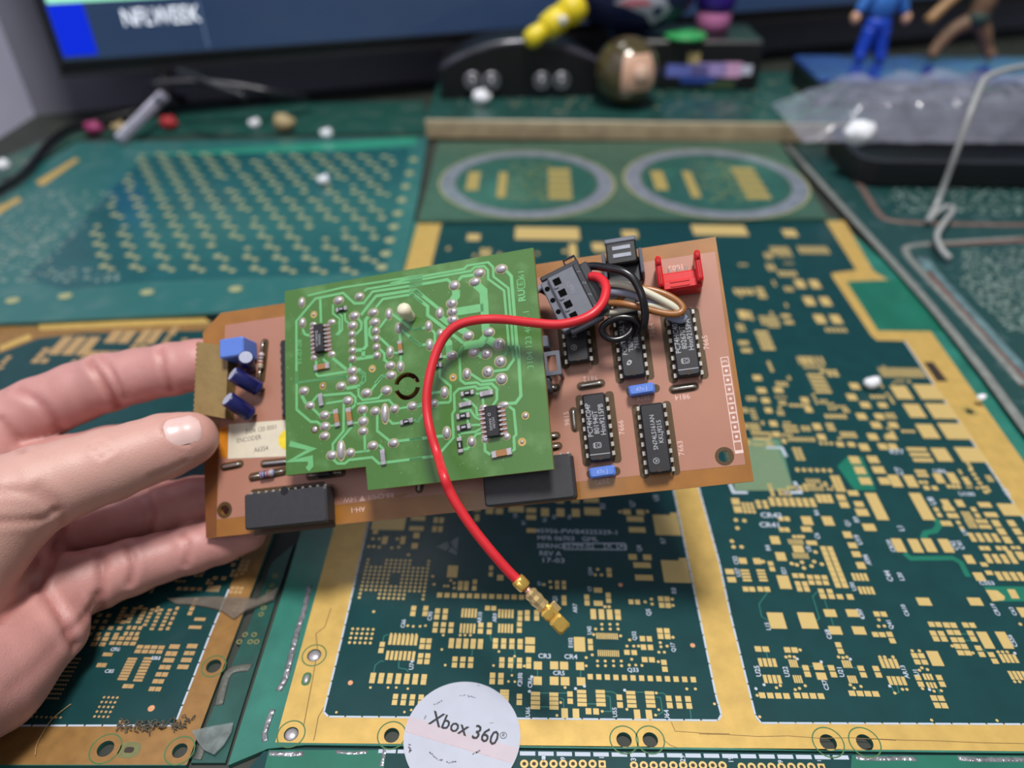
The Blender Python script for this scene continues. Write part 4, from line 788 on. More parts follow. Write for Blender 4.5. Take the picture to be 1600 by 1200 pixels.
PINM = mat('tinned_pin', (176, 172, 164), .4, .5, .05)
WTXT = mat('board_print', (226, 190, 178), .6, 0, .02)
def opening(cx, cy, w, h, r=1.0, name='bare_opening'):
    b_ = MB(); b_.prism(rrect(cx, cy, w, h, min(r, w * .45, h * .45)), .04, .07); b_.build(name, OPEN, bb)
def dip(c, length, pins, lines, logo=None, width=6.5, rot=0.0, z=4.4, name='integrated_circuit', tsize=1.3, notch=True, band=False, pitch=2.54):
    """dual in-line chip, long axis along the board's y; c is the centre of the body in board coordinates"""
    root = MB(); R = rotz(math.radians(rot))
    root.cbox((0, 0, 2.5), width, length, z - .8, .45)
    o = root.build(name, CHIPM, bb)
    o.location = (c[0] * S, c[1] * S, 0); o.rotation_euler = (0, 0, math.radians(rot))
    n = pins // 2
    for sd in (-1, 1):
        b_ = MB()
        for k in range(n):
            y = (k - (n - 1) / 2) * pitch
            b_.box((sd * (width / 2 + .4), y, 2.5), .8, 1.2, .28); b_.box((sd * (width / 2 + .68), y, 1.9), .26, 1.15, 1.4); b_.box((sd * (width / 2 + .68), y, .5), .26, .5, 1.6)
        b_.build('pin_row', PINM, o)
    zt = 2.5 + (z - .8) / 2 + .03
    if notch:
        b_ = MB(); b_.prism(circle((0, -length / 2 + 1.0), .75, 14), zt - .02, zt + .02); b_.build('pin_notch', HOLE, o)
    if band:
        b_ = MB(); b_.box((0, -length / 2 + 1.9, zt), width - .9, .22, .06); b_.build('moulding_line', CHIPT, o)
    for k, (s_, x, y, hgt) in enumerate(lines):
        text_obj('printed_text', s_, hgt, CHIPT, o, (x, y, zt + .01), 90, squeeze=.9, bold=.006)
    if logo:
        kind, x, y = logo
        b_ = MB()
        if kind == 'm':
            b_.prism(circle((x, y), .85, 20), zt, zt + .02, [circle((x, y), .7, 20)]); b_.ribbon([(x - .35, y - .4), (x + .35, y - .15), (x - .1, y), (x + .35, y + .15), (x - .35, y + .4)], .16, zt, zt + .02)
        elif kind == 'p':
            b_.prism(rrect(x, y, 2.3, 1.6, .5), zt, zt + .02, [rrect(x, y, 2.0, 1.3, .4)]); b_.prism(circle((x + .35, y), .5, 16), zt, zt + .02, [circle((x + .35, y), .38, 16)]); b_.ribbon([(x - .7, y - .6), (x - .7, y + .6)], .3, zt, zt + .02)
        else:
            b_.prism([(x - .8, y - .5), (x - .1, y - .8), (x + .7, y - .2), (x + .8, y + .5), (x, y + .8), (x - .5, y + .3)], zt, zt + .02, [circle((x, y), .3, 10)])
        b_.build('maker_mark', CHIPT, o)
    # amber openings along the pin rows
    w2 = width / 2 + 1.0
    for sd in (-1, 1):
        a = math.radians(rot); cx, cy = c[0] + sd * w2 * math.cos(a), c[1] + sd * w2 * math.sin(a)
        if rot % 180 == 0: opening(cx, cy, 2.6, length + 1.6, 1.1)
        else: opening(cx, cy, length + 1.6, 2.6, 1.1)
    return o
def chip_at(x, y, length, *a, **k):
    """x, y: middle of the chip's lower end in the picture"""
    p = U(x, y, 4.2); return dip((p[0], p[1] + length / 2), length, *a, **k)
chip_at(1031.5, 739, 19.4, 16, [('SN74LS161AN', -.2, 1.6, 1.25), ('KKLJ9215', 1.5, 1.6, 1.25)], ('m', -.6, -6.3))
chip_at(939, 720, 19.2, 14, [('PC74HC04P', -1.9, 2.1, 1.45), ('801940T', -.1, 1.3, 1.45), ('Hnn9215PB', 1.7, 1.9, 1.45)], ('p', -.5, -5.2), band=True)
chip_at(1077, 587, 19.4, 16, [('PC74HC4010', -1.9, 2.2, 1.45), ('802670T', -.1, 1.3, 1.45), ('Hnn9215PA', 1.7, 1.9, 1.45)], ('p', -.5, -5.4), band=True)
chip_at(991.5, 588, 24.6, 20, [('PORTUGAL 9201FA', -1.7, 1.5, 1.35), ('TIBPAL16', .1, -1.5, 1.35), ('7668', 1.8, -2.8, 1.35)], ('t', -1.0, -8.2))
chip_at(904, 565, 19.4, 16, [('SN74LS', -.3, 0, 1.25), ('KKLJ', 1.4, .5, 1.25)], ('m', -.8, -5.4))
p = U(447, 590, 4.2); dip((p[0] + 1.6, p[1]), 24.5, 18, [], notch=False)
# the two large black chips along the lower edge
def big_block(x0, y0, x1, y1, x2, y2, zt, pins, label):
    """big dark chip package standing proud at the lower edge: corners of its front face TL, TR, BL"""
    a, b, c = U(x0, y0, zt), U(x1, y1, zt), U(x2, y2, zt)
    w = b[0] - a[0]; h = a[1] - c[1]; cx = (a[0] + b[0]) / 2; cy = (a[1] + c[1]) / 2
    b_ = MB(); b_.cbox((cx, cy, zt / 2 + .6), w, h, zt - 1.2, .5); o = b_.build('large_integrated_circuit', mat('grey_chip', (50, 50, 54), .55, 0, .1, 60, bump=.1, bscale=500), bb, label=label)
    for sd in (1,):
        b_ = MB()
        for k in range(pins):
            x = cx - w / 2 + w * (k + .5) / pins
            b_.box((x, cy + sd * (h / 2 + .2), zt * .66), w / pins * .34, .9, .3); b_.box((x, cy + sd * (h / 2 + .55), zt * .33), w / pins * .3, .3, zt * .7)
        b_.build('pin_row', PINM, o)
    b_ = MB(); b_.prism(circle((cx, cy + h / 2 - .2), 1.3, 16), zt - .02, zt + .03); b_.build('pin_notch', BLACK, o)
    return o
big_block(381, 773, 509, 758, 386, 828, 7.0, 11, 'wide grey-black chip with a row of pins')
big_block(752, 724, 893, 714, 750, 793, 7.0, 12, 'black chip half hidden below the green board')
opening(U(450, 765)[0], U(450, 765)[1], 25, 2.6); opening(U(460, 828)[0], U(460, 828)[1] + .3, 27, 1.6)

# jumper wires in amber openings
JW = mat('jumper_wire', (196, 194, 188), .22, .85, .05)
def jumper(u0, v0, u1, v1, wide=2.5):
    a, b = U(u0, v0), U(u1, v1); d = b - a; L = np.linalg.norm(d); ang = math.atan2(d[1], d[0]); c = (a + b) / 2
    q = rrect(0, 0, L + 2.2, wide, wide * .49); R = rotz(ang)
    b_ = MB(); b_.prism([(c[0] + R[0, 0] * x + R[0, 1] * y, c[1] + R[1, 0] * x + R[1, 1] * y) for x, y in q], .04, .08); b_.build('bare_opening', OPEN, bb)
    e = d / L
    b_ = MB(); b_.ring_path(spline([list(a) + [-.2], list(a + e * .15) + [.5], list(a + e * .8) + [.9], list(b - e * .8) + [.9], list(b - e * .15) + [.5], list(b) + [-.2]], 4), .5, 8); b_.build('jumper_wire', JW, bb, True)
for q in ((907, 604, 940, 599), (1051, 609, 1086, 604), (896, 642, 899, 670), (350, 730, 376, 725), (412, 725, 452, 721), (852, 608, 869, 606), (852, 683, 870, 681), (852, 700, 873, 697), (655, 765, 657, 756)): jumper(*q)
for q in ((859, 609, 871, 608),): pass
# axial parts
RB = mat('resistor_body', (150, 156, 186), .4, 0, .1); RBD = mat('diode_black', (34, 34, 36), .3)
BAND = mat('resistor_band', (120, 60, 110), .5); LEADM = JW
def axial(u0, v0, u1, v1, m, r=1.15, bands=True, name='resistor', z=1.3, op=True):
    a, b = np.append(U(u0, v0), z), np.append(U(u1, v1), z); d = b - a; L = np.linalg.norm(d); e = d / L
    if op:
        ang = math.atan2(d[1], d[0]); c = (a + b) / 2; R = rotz(ang)
        b_ = MB(); b_.prism([(c[0] + R[0, 0] * x + R[0, 1] * y, c[1] + R[1, 0] * x + R[1, 1] * y) for x, y in rrect(0, 0, L + 2.4, 2.8, 1.3)], .04, .08); b_.build('bare_opening', OPEN, bb)
    m0, m1 = a + d * .30, a + d * .72
    b_ = MB(); b_.ring_path([m0, m0 + e * .3, m0 + e * .8, m0 + e * 1.3, m1 - e * 1.3, m1 - e * .8, m1 - e * .3, m1], [r * .5, r * .92, r, r * .85, r * .85, r, r * .92, r * .5], 12); o = b_.build(name, m, bb, True)
    for q in ([a - [0, 0, z], a, m0 + e * .1], [m1 - e * .1, b, b - [0, 0, z]]):
        b_ = MB(); b_.ring_path(q, .32, 6); b_.build('lead', LEADM, o, True)
    if bands:
        for k, t in enumerate((.22, .42, .62, .8)):
            q = m0 + (m1 - m0) * t; b_ = MB(); b_.ring_path([q - e * .18, q + e * .18], r * 1.04, 12); b_.build('colour_band', (BAND, RBD, mat('band_red', (160, 60, 50)), mat('band_tan', (180, 150, 90)))[k], o, True)
axial(394, 746, 446, 736, RB); axial(484, 744, 535, 738, RBD, bands=False, name='diode'); axial(414, 535, 408, 594, mat('resistor_pale', (196, 186, 180), .4), .9, name='resistor')
# blue capacitors
BLU = mat('blue_capacitor', (88, 124, 206), .42, 0, .05, 20)
def boxcap(u, v, w, d, h, txt=None, rot=0.0, z0=.4):
    c = U(u, v, h); b_ = MB(); b_.cbox((0, 0, z0 + h / 2), w, d, h, .45); o = b_.build('box_capacitor', BLU, bb)
    o.location = (c[0] * S, c[1] * S, 0); o.rotation_euler = (0, 0, math.radians(rot))
    for sd in (-1, 1): b_ = MB(); b_.ring_path([(sd * w * .36, 0, .6), (sd * w * .36, 0, -1.6)], .3, 6); b_.build('lead', LEADM, o)
    if txt: text_obj('printed_text', txt, 1.1, mat('pale_blue_print', (158, 180, 232), .6), o, (0, 0, z0 + h + .03), 0)
    return o
for u, v, t in ((1002.5, 608, '47n J'), (941, 737, '47n J')):
    opening(U(u, v)[0] + .3, U(u, v)[1] - .3, 9.6, 2.4, 1.1); boxcap(u, v, 7.3, 2.9, 3.4, t, 2)
boxcap(362, 543, 8.2, 6.2, 8.5, None, 0)
# leaning electrolytic capacitors
NAVY = mat('navy_sleeve', (22, 26, 84), .35, 0, .1, 30, coat=.2); ALU = mat('aluminium_top', (160, 164, 184), .7, .1, .08)
def can(u0, v0, z0, u1, v1, z1, r):
    a = np.append(U(u0, v0, z0), z0); b = np.append(U(u1, v1, z1), z1); e = (b - a) / np.linalg.norm(b - a); L = np.linalg.norm(b - a)
    b_ = MB(); b_.lathe([(r * .86, 0), (r, .4), (r, 1.0), (r * .93, 1.4), (r, 1.8), (r, L - .35), (r * .9, L)], a, e, 20); o = b_.build('electrolytic_capacitor', NAVY, bb, True)
    b_ = MB(); b_.lathe([(r * .84, L - .05), (r * .84, L + .06), (r * .78, L + .07)], a, e, 20); b_.build('metal_top', ALU, o)
    w = np.cross(e, (0, 0, 1.0)); w /= np.linalg.norm(w)
    for sd in (-.9, .9): b_ = MB(); b_.ring_path([a + w * sd + e * .2, a + w * sd - e * .8, (a + w * sd)[:2].tolist() + [-1.2]], .3, 6); b_.build('lead', LEADM, o)
can(388, 576, 1.5, 384, 558, 9, 2.4); can(405, 608, 2.0, 363, 584, 9, 2.5); can(392, 648, 2.0, 355, 623, 9, 2.5)
# khaki ribbed block at the left edge, under the thumb
KH = mat('khaki_block', (136, 112, 66), .6, 0, .1, 20, bump=.2, bscale=60)
q = [U(308, 534, 5), U(357, 541, 5), U(352, 654, 5), U(303, 645, 5)]
b_ = MB(); b_.prism(q, .1, 5); ko = b_.build('khaki_block', KH, bb, label='khaki plastic block at the thumb end')
for k in range(14):
    t = (k + .5) / 14; a = q[0] * (1 - t) + q[3] * t; b_ = MB(); b_.cbox((a[0], a[1], 2.6), .9, 1.0, 4.8, .2); b_.build('edge_rib', KH, ko)
# paper label
lq = [U(357, 663, .1), U(447, 656, .1), U(447, 713, .1), U(356, 717, .1)]
PAP = mat('paper_label', (216, 206, 184), .7, 0, .04, 30)
b_ = MB(); b_.prism(lq, .06, .14); lo = b_.build('paper_label', PAP, bb, label='cream paper label with typed numbers')
GI = mat('typed_ink', (98, 92, 84), .7)
for s_, u, v, hh in (('3104 120 0001', 408, 671, 1.5), ('ENCODER', 389, 686, 1.5), ('A6354', 408, 702, 1.5)):
    c = U(u, v, .15); text_obj('printed_text', s_, hh, GI, lo, (c[0], c[1], .16), 2, squeeze=.85)
c = U(450, 687, .1); b_ = MB(); b_.prism(circle(c, 3.2, 24), .14, .18); b_.build('yellow_dot', mat('yellow_dot', (232, 206, 48), .6), lo)
b_ = MB(); b_.prism([U(343, 668), U(356, 664), U(355, 716), U(345, 714)], .04, .07); b_.build('amber_strip', mat('bright_amber', (206, 128, 28), .35, 0, .15, 20, coat=.3), bb)
b_ = MB(); b_.prism([U(319, 712), U(341, 700), U(340, 770), U(338, 838), U(322, 840)], .04, .06); b_.build('shaded_amber_edge', mat('shaded_amber', (120, 70, 26), .35, 0, .15, 20, coat=.3), bb)  # left edge painted darker for the shade near the thumb
# printed references
for s_, u, v, rot, hh in (('1003', *z5(675, 165), 180, 1.6), ('9812', *z5(293, 660), 180, 1.5), ('9814', *z5(703, 743), 180, 1.5), ('9815', *z5(188, 840), 90, 1.5), ('7663', *z5(697, 972), 90, 1.5), ('7666', *z5(432, 880), 90, 1.5), ('7665', *z5(808, 500), 90, 1.5), ('7664', *z5(568, 445), 90, 1.5), ('2072', *z5(345, 1120), 180, 1.5), ('2074', *z5(530, 748), 180, 1.3), ('R8-CM01 \u25bc 14W', 576, 777, 180, 1.5), ('AH-1', 559, 796, 180, 1.5)):
    c = U(u, v); text_obj('printed_text', s_, hh, WTXT, bb, (c[0], c[1], .09), rot)
# ladder scale printed at the right edge
a0, a1 = U(*z5(890, 565)), U(*z5(955, 985)); n = 9
WLAD = mat('ladder_print', (228, 200, 190), .6)
for k in range(n + 1):
    t = (k + .5) / (n + 1); c = a0 * (1 - t) + a1 * t; hgt = (a0[1] - a1[1]) / (n + 1)
    b_ = MB(); b_.prism(rrect(c[0], c[1], 2.2, hgt * .98, .05, 1), .05, .09, [rrect(c[0], c[1], 1.8, hgt * .82, .05, 1)])
    o = b_.build('ladder_cell', WLAD, bb)
    if 1 <= k < n: b_ = MB(); b_.prism(circle(c, .42, 10), .05, .09); b_.build('ladder_dot', WLAD, o)
    if k == 0: text_obj('printed_text', '3', 1.4, WLAD, o, (c[0], c[1], .1), 90)
b_ = MB(); c = a1; b_.box((c[0] + .1, c[1] - .2, .07), 2.2, .9, .05); b_.build('ladder_cell', WLAD, bb)
# sockets on the board: red and dark grey
REDP = mat('red_plastic', (206, 22, 28), .38, 0, .05, 30, coat=.15); GRP = mat('grey_plastic', (96, 100, 112), .45, 0, .08, 40); DGP = mat('dark_grey_plastic', (44, 46, 52), .45, 0, .08, 40)
def zz(x, y): return (830 + x / 5.333, 370 + y / 5.333)
def header(name, c, w, d, h, m, label):
    """upright open header: back wall low, two tall posts, front wall with ribs"""
    o = empty2 = MB(); x, y = c
    b_ = MB(); b_.cbox((x, y, .8), w, d, 1.6, .2); b_.cbox((x, y - d / 2 + .7, h * .42), w, 1.4, h * .84, .3); o = b_.build(name, m, bb, label=label)
    for sd in (-1, 1):
        b_ = MB(); b_.cbox((x + sd * (w / 2 - .6), y + .2, h / 2), 1.5, d * .8, h, .35); b_.build('post', m, o)
    for k in (-1, 1):
        b_ = MB(); b_.cbox((x, y - d / 2 - .15, h * (.35 + .12 * k)), w * .5, .5, .7, .15); b_.build('rib', m, o)
    for k in range(3):
        b_ = MB(); b_.ring_path([(x + (k - 1) * 2.4, y + .6, 0), (x + (k - 1) * 2.4, y + .6, h * .7)], .32, 8); b_.build('contact_pin', PINM, o)
    return o
c = U(*zz(1235, 400)); x, y = c[0], c[1]
b_ = MB(); b_.cbox((x, y - .6, 2.9), 11.6, 5.6, 5.6, .4); rh = b_.build('red_header', REDP, bb, label='red plastic three-pin header')
b_ = MB(); b_.cbox((x, y - 1.6, 5.9), 9.6, 2.6, .7, .2); b_.build('raised_panel', REDP, rh)
for k in (0, 1): b_ = MB(); b_.cbox((x - .2, y - 2.2 + 1.3 * k, 6.3), 5.4, .5, .35, .1); b_.build('rib', REDP, rh)
for sd in (-1, 1):
    b_ = MB(); b_.cbox((x + sd * 5.4, y + 2.0, 4.4), 1.7, 8.6, 8.4, .6); b_.build('post', REDP, rh)
    b_ = MB(); b_.cbox((x + sd * 5.4, y + 5.2, 8.6), 1.6, 2.6, 1.6, .6); b_.build('post_tip', REDP, rh)
for k in range(3): b_ = MB(); b_.ring_path([(x + (k - 1) * 2.4, y + 2.0, 2.0), (x + (k - 1) * 2.4, y + 4.6, 2.0)], .36, 8); b_.build('contact_pin', PINM, rh)
# dark grey header, tall and hooded
c = U(*zz(775, 300)); x, y = c[0], c[1]
b_ = MB(); b_.cbox((x, y - 1.0, 2.4), 9.4, 8.0, 4.8, .4); gh = b_.build('grey_header', DGP, bb, label='dark grey upright header socket')
b_ = MB(); b_.cbox((x, y + 3.6, 4.4), 8.6, 7.2, 8.0, .4); b_.build('hood', BLACK, gh)
b_ = MB(); b_.cbox((x, y + 7.0, 7.9), 9.0, 1.5, 1.8, .3); b_.build('top_rim', GRP, gh)
for sd in (-1, 1):
    b_ = MB(); b_.cbox((x + sd * 5.3, y + .6, 3.7), 1.0, 7.6, 7.0, .3); b_.build('side_wall', GRP, gh)
for k, yq in enumerate((4.7, 2.4)):
    b_ = MB(); b_.cbox((x + .1, y + yq, 8.45), 5.2, 1.2, .3, .1); b_.build('window_slot', mat('slot_grey', (150, 154, 166), .5), gh)
# grey clips beside the green board
for u, v, w, h in ((863, 567, 4.6, 7.0),):
    c = U(u, v, 7); b_ = MB(); b_.prism(rrect(c[0], c[1], w, h, .3, 2), 5.6, 6.8, [rrect(c[0] - .1, c[1], w - 2.0, h - 2.4, .2, 1)]); o = b_.build('clip_frame', GRP, bb)
    b_ = MB()
    for sx in (-1, 1): b_.box((c[0] + sx * (w / 2 - .5), c[1] - h / 2 + .5, 2.9), .9, .9, 5.7)
    b_.build('clip_post', GRP, o)
for u, v in ((850, 533), (853, 600)):
    c = U(u, v, 7); b_ = MB(); b_.cbox((c[0], c[1], 3.4), 2.2, 3.4, 6.8, .3); b_.build('clip_block', GRP, bb)

# ------------------------------------------------------------------ green board in front
gTL, gTR, gBR, gBL = rect_pose([(445, 455), (833, 387), (865, 733), (449, 775)], 1.0)
# scale so that its middle stands 11 mm in front of the brown board
mid = (gTL + gTR + gBR + gBL) / 4 - CAMP
s0 = ((bf.o - CAMP) @ bf.ez + 11.0) / (mid @ bf.ez)
gTL, gTR, gBR, gBL = [CAMP + (q - CAMP) * s0 for q in (gTL, gTR, gBR, gBL)]
gf = Frame(gBL, gBR - gBL, gTL - gBL); V = gf.uv
print('brown', BW, BH, 'green', np.linalg.norm(gBR - gBL), np.linalg.norm(gTL - gBL), [round(float((q - bf.o) @ bf.ez), 1) for q in (gTL, gTR, gBR, gBL)])
gb = empty('green_circuit_board', gf, 'bright green circuit board with silver solder joints mounted in front of the brown board', 'circuit board')
GRN = mat('bright_green_mask', (68, 112, 44), .36, 0, .12, 9, rgb2=(96, 140, 78), r2=(.52, .74), coat=.3, crough=.22, bump=.04, bscale=120)
TRC = mat('light_green_track', (108, 180, 116), .36, .1, .05, 30, coat=.35, crough=.2)
GEDGE = mat('board_edge_tan', (150, 128, 62), .6)
def gq(t, *p): return [V(*tp(t, x, y)) for x, y in p]
cen = V(636, 603.5)
def arcslot(a0, a1, r0, r1, n=10):
    o = [cen + r1 * np.array((math.cos(math.radians(a0 + (a1 - a0) * k / n)), math.sin(math.radians(a0 + (a1 - a0) * k / n)))) for k in range(n + 1)]
    i = [cen + r0 * np.array((math.cos(math.radians(a1 + (a0 - a1) * k / n)), math.sin(math.radians(a1 + (a0 - a1) * k / n)))) for k in range(n + 1)]
    return [tuple(q) for q in o + i]
gout = [V(445, 455), V(833, 387), V(865, 733), V(575, 766), V(571.5, 729), V(447, 743)]
ghs = [arcslot(12, 165, 2.7, 4.1), arcslot(195, 348, 2.7, 4.1)]
b_ = MB(); b_.prism(gout, -1.5, -.02, ghs); b_.build('board', GEDGE, gb)
b_ = MB(); b_.prism([tuple(q) for q in gout], -.02, .03, ghs); b_.build('solder_mask', GRN, gb)
def gtrace(t, pts, w=1.0, name='copper_track'):
    b_ = MB(); b_.ribbon([V(*tp(t, x, y)) for x, y in pts], w, .02, .10); b_.build(name, TRC, gb)
W0 = .78
for t, p, w in [('Q1', [(440, 200), (450, 470)], W0), ('Q1', [(170, 1160), (170, 450), (385, 195), (700, 130), (830, 250), (935, 245), (1035, 115), (1600, 30)], W0), ('Q1', [(300, 160), (690, 70), (1600, -70)], W0 * .8), ('Q1', [(905, 380), (1075, 165), (1515, 95), (1600, 165)], W0 * 1.2), ('Q1', [(1070, 300), (1150, 200), (1485, 145), (1600, 245)], W0), ('Q1', [(940, 110), (975, 85), (1600, -20)], W0 * .9),
                ('Q1', [(585, 260), (585, 365), (660, 420), (660, 560), (620, 610)], W0 * .75), ('Q1', [(655, 360), (690, 395), (690, 550), (640, 610)], W0 * .75), ('Q1', [(718, 360), (725, 440), (765, 480)], W0 * .75), ('Q1', [(870, 420), (910, 470), (905, 540), (850, 600)], W0), ('Q1', [(985, 400), (955, 440), (965, 730), (930, 775), (850, 780)], W0 * 1.4), ('Q1', [(930, 775), (930, 860)], W0 * 1.5), ('Q1', [(855, 880), (1050, 850)], W0 * 1.4),
                ('Q1', [(1030, 500), (1000, 540), (1000, 610), (1040, 655)], W0), ('Q1', [(1115, 525), (1195, 420)], W0), ('Q1', [(1260, 370), (1490, 550), (1600, 530)], W0), ('Q1', [(1120, 640), (1225, 740)], W0), ('Q1', [(1120, 770), (1170, 820), (1170, 890), (1220, 930)], W0), ('Q1', [(1360, 550), (1580, 725), (1600, 720)], W0), ('Q1', [(1345, 590), (1350, 680)], W0), ('Q1', [(1270, 810), (1330, 810)], W0 * .8), ('Q1', [(1355, 840), (1355, 920)], W0),
                ('Q1', [(240, 540), (265, 600), (320, 615)], W0), ('Q1', [(580, 870), (740, 1000)], W0 * 1.2), ('Q1', [(395, 900), (395, 1050), (420, 1075), (740, 1025)], W0), ('Q1', [(470, 880), (540, 940)], W0), ('Q1', [(180, 1145), (740, 1075)], W0), ('Q1', [(785, 930), (785, 980)], W0), ('Q1', [(870, 990), (935, 1060), (930, 1140), (890, 1180)], W0 * 1.3), ('Q1', [(1065, 1160), (1140, 1075), (1190, 1070)], W0),
                ('Q3', [(150, 0), (150, 380), (290, 500), (350, 500), (390, 530)], W0), ('Q3', [(160, 110), (650, 50)], W0), ('Q3', [(200, 240), (240, 320)], W0 * 1.3), ('Q3', [(300, 310), (350, 245), (680, 215), (730, 260), (730, 330), (690, 370)], W0), ('Q3', [(730, 325), (1060, 285), (1110, 340)], W0 * .9), ('Q3', [(440, 320), (620, 290)], W0 * .9), ('Q3', [(310, 370), (380, 440)], W0), ('Q3', [(470, 412), (520, 405)], W0 * .7), ('Q3', [(480, 540), (525, 535)], W0 * .7),
                ('Q3', [(615, 320), (612, 590), (505, 720), (508, 800)], W0), ('Q3', [(695, 550), (590, 670), (590, 720)], W0), ('Q3', [(640, 170), (760, 150), (815, 95), (815, 30), (770, 0)], W0 * 1.4), ('Q3', [(760, 150), (760, 240), (800, 285), (955, 265), (1000, 215)], W0 * .9), ('Q3', [(885, 190), (1000, 45), (1040, 40)], W0), ('Q3', [(820, 400), (820, 460)], W0), ('Q3', [(710, 510), (760, 510)], W0 * .8), ('Q3', [(820, 630), (825, 790)], W0), ('Q3', [(730, 800), (870, 785)], W0 * .8), ('Q3', [(960, 725), (1005, 770)], W0),
                ('Q3', [(945, 430), (945, 590), (1070, 690)], W0), ('Q3', [(1150, 690), (1389, 660)], W0), ('Q3', [(1060, 480), (1095, 518), (1175, 510)], W0 * .9), ('Q3', [(1160, 370), (1250, 352)], W0 * .8), ('Q3', [(1340, 340), (1389, 320)], W0 * .8), ('Q3', [(1310, 490), (1350, 485), (1400, 430)], W0 * .9), ('Q3', [(510, 870), (555, 912), (625, 910), (670, 875), (895, 850), (960, 910), (1389, 855)], W0),
                ('Q2', [(-200, 425), (0, 370), (570, 270), (600, 235), (820, 200), (870, 250), (875, 350), (1030, 470), (1090, 1200)], W0 * .9), ('Q2', [(0, 400), (640, 290), (680, 250), (775, 240), (815, 280), (820, 375), (985, 495), (1040, 1115), (980, 1180)], W0 * .9), ('Q2', [(0, 450), (395, 380), (430, 410)], W0 * 1.2), ('Q2', [(510, 390), (545, 350), (680, 330)], W0 * 1.2), ('Q2', [(485, 490), (485, 550), (450, 600)], 2.4), ('Q2', [(690, 430), (770, 500), (795, 920)], 2.4), ('Q2', [(490, 715), (770, 670)], 2.4),
                ('Q2', [(0, 490), (65, 490), (300, 680)], W0 * 1.3), ('Q2', [(0, 530), (30, 530), (190, 660), (190, 750), (560, 1040)], W0 * 1.3), ('Q2', [(560, 1070), (740, 1045), (800, 970)], 2.4), ('Q2', [(560, 1075), (515, 1150), (515, 1200)], W0 * 1.2), ('Q2', [(0, 880), (35, 905), (170, 880)], W0), ('Q2', [(235, 905), (265, 940), (265, 1060)], W0), ('Q2', [(0, 975), (110, 1065), (180, 1055)], W0), ('Q2', [(330, 775), (410, 840)], 1.6), ('Q2', [(500, 880), (610, 940)], 2.0), ('Q2', [(340, 980), (410, 1040), (415, 1140)], 2.0), ('Q2', [(800, 990), (900, 1050)], 2.4), ('Q2', [(1010, 290), (1060, 345), (1130, 1200)], W0 * 1.2),
                ('Q2', [(720, 1150), (760, 1180)], 1.6), ('Q4', [(460, 10), (425, 70), (435, 295), (475, 325), (570, 315), (605, 335), (700, 325), (745, 370), (745, 460), (705, 520)], W0), ('Q4', [(925, 0), (950, 430), (905, 490), (830, 495)], W0 * 1.2), ('Q4', [(885, 0), (890, 120), (830, 205), (715, 220)], W0), ('Q4', [(850, 0), (850, 40), (800, 95)], W0), ('Q4', [(520, 240), (620, 305), (745, 290)], W0), ('Q4', [(335, 0), (340, 60)], 2.0), ('Q4', [(270, 95), (330, 95)], W0), ('Q4', [(260, 185), (260, 270), (350, 345), (350, 470), (335, 485), (240, 490)], W0), ('Q4', [(185, 405), (270, 395)], W0), ('Q4', [(60, 520), (100, 510), (130, 470)], W0), ('Q4', [(40, 640), (75, 640), (130, 575)], W0),
                ('Q4', [(0, 803), (290, 770)], W0 * 1.1), ('Q4', [(0, 970), (270, 935)], W0), ('Q4', [(270, 905), (375, 785), (365, 585), (385, 550), (380, 410), (420, 370), (560, 350), (580, 370), (670, 355), (700, 385)], W0), ('Q4', [(565, 410), (600, 412)], W0 * .8), ('Q4', [(625, 445), (630, 520)], W0 * .9), ('Q4', [(460, 450), (520, 480), (570, 530), (575, 590), (610, 600)], W0 * .9), ('Q4', [(430, 560), (520, 550), (560, 610), (610, 635)], W0 * .9), ('Q4', [(495, 625), (500, 680), (610, 675)], W0 * .9), ('Q4', [(420, 750), (560, 735), (610, 710)], W0 * .9), ('Q4', [(545, 790), (570, 755), (620, 745)], W0 * .9), ('Q4', [(425, 725), (430, 790)], W0 * .9), ('Q4', [(460, 885), (495, 880), (520, 850)], W0), ('Q4', [(640, 830), (645, 900), (690, 930)], W0), ('Q4', [(850, 520), (890, 550), (910, 760), (890, 780), (895, 885), (860, 910)], W0)]:
    gtrace(t, p, w)
JNT = {}
def joint(t, x, y, rx, ry, hz=.9, pin=False, tilt=0):
    """a solder joint: flattened mound, sizes in zoomed pixels"""
    sc = TILES[t][2]; c = V(*tp(t, x, y)); k = 198 / FPX / sc * 1.07
    if 'j' not in JNT:
        b_ = MB(); b_.lathe([(1, 0), (1.0, .08), (.93, .3), (.74, .62), (.45, .88), (.2, .98), (.05, 1.0)], n=14); JNT['j'] = b_.mesh('solder_joint', SILV, True)
        b_ = MB(); b_.prism(circle((0, 0), 1.0, 14), 0, .05); JNT['ring'] = b_.mesh('joint_ring', mat('joint_ring', (178, 168, 120), .5))
    o = place('solder_joint', JNT['j'], gb, (c[0], c[1], .03), (rx * k, ry * k, hz), (0, 0, math.radians(tilt)))
    place('joint_ring', JNT['ring'], o, (0, 0, 0), (1.14, 1.14, 1))
    if pin:
        b_ = MB(); b_.cbox((0, 0, 1.0), .28, .28, .7, .05); q = b_.build('pin_tip', mat('pin_grey', (120, 120, 124), .3, .8), gb); q.parent = o
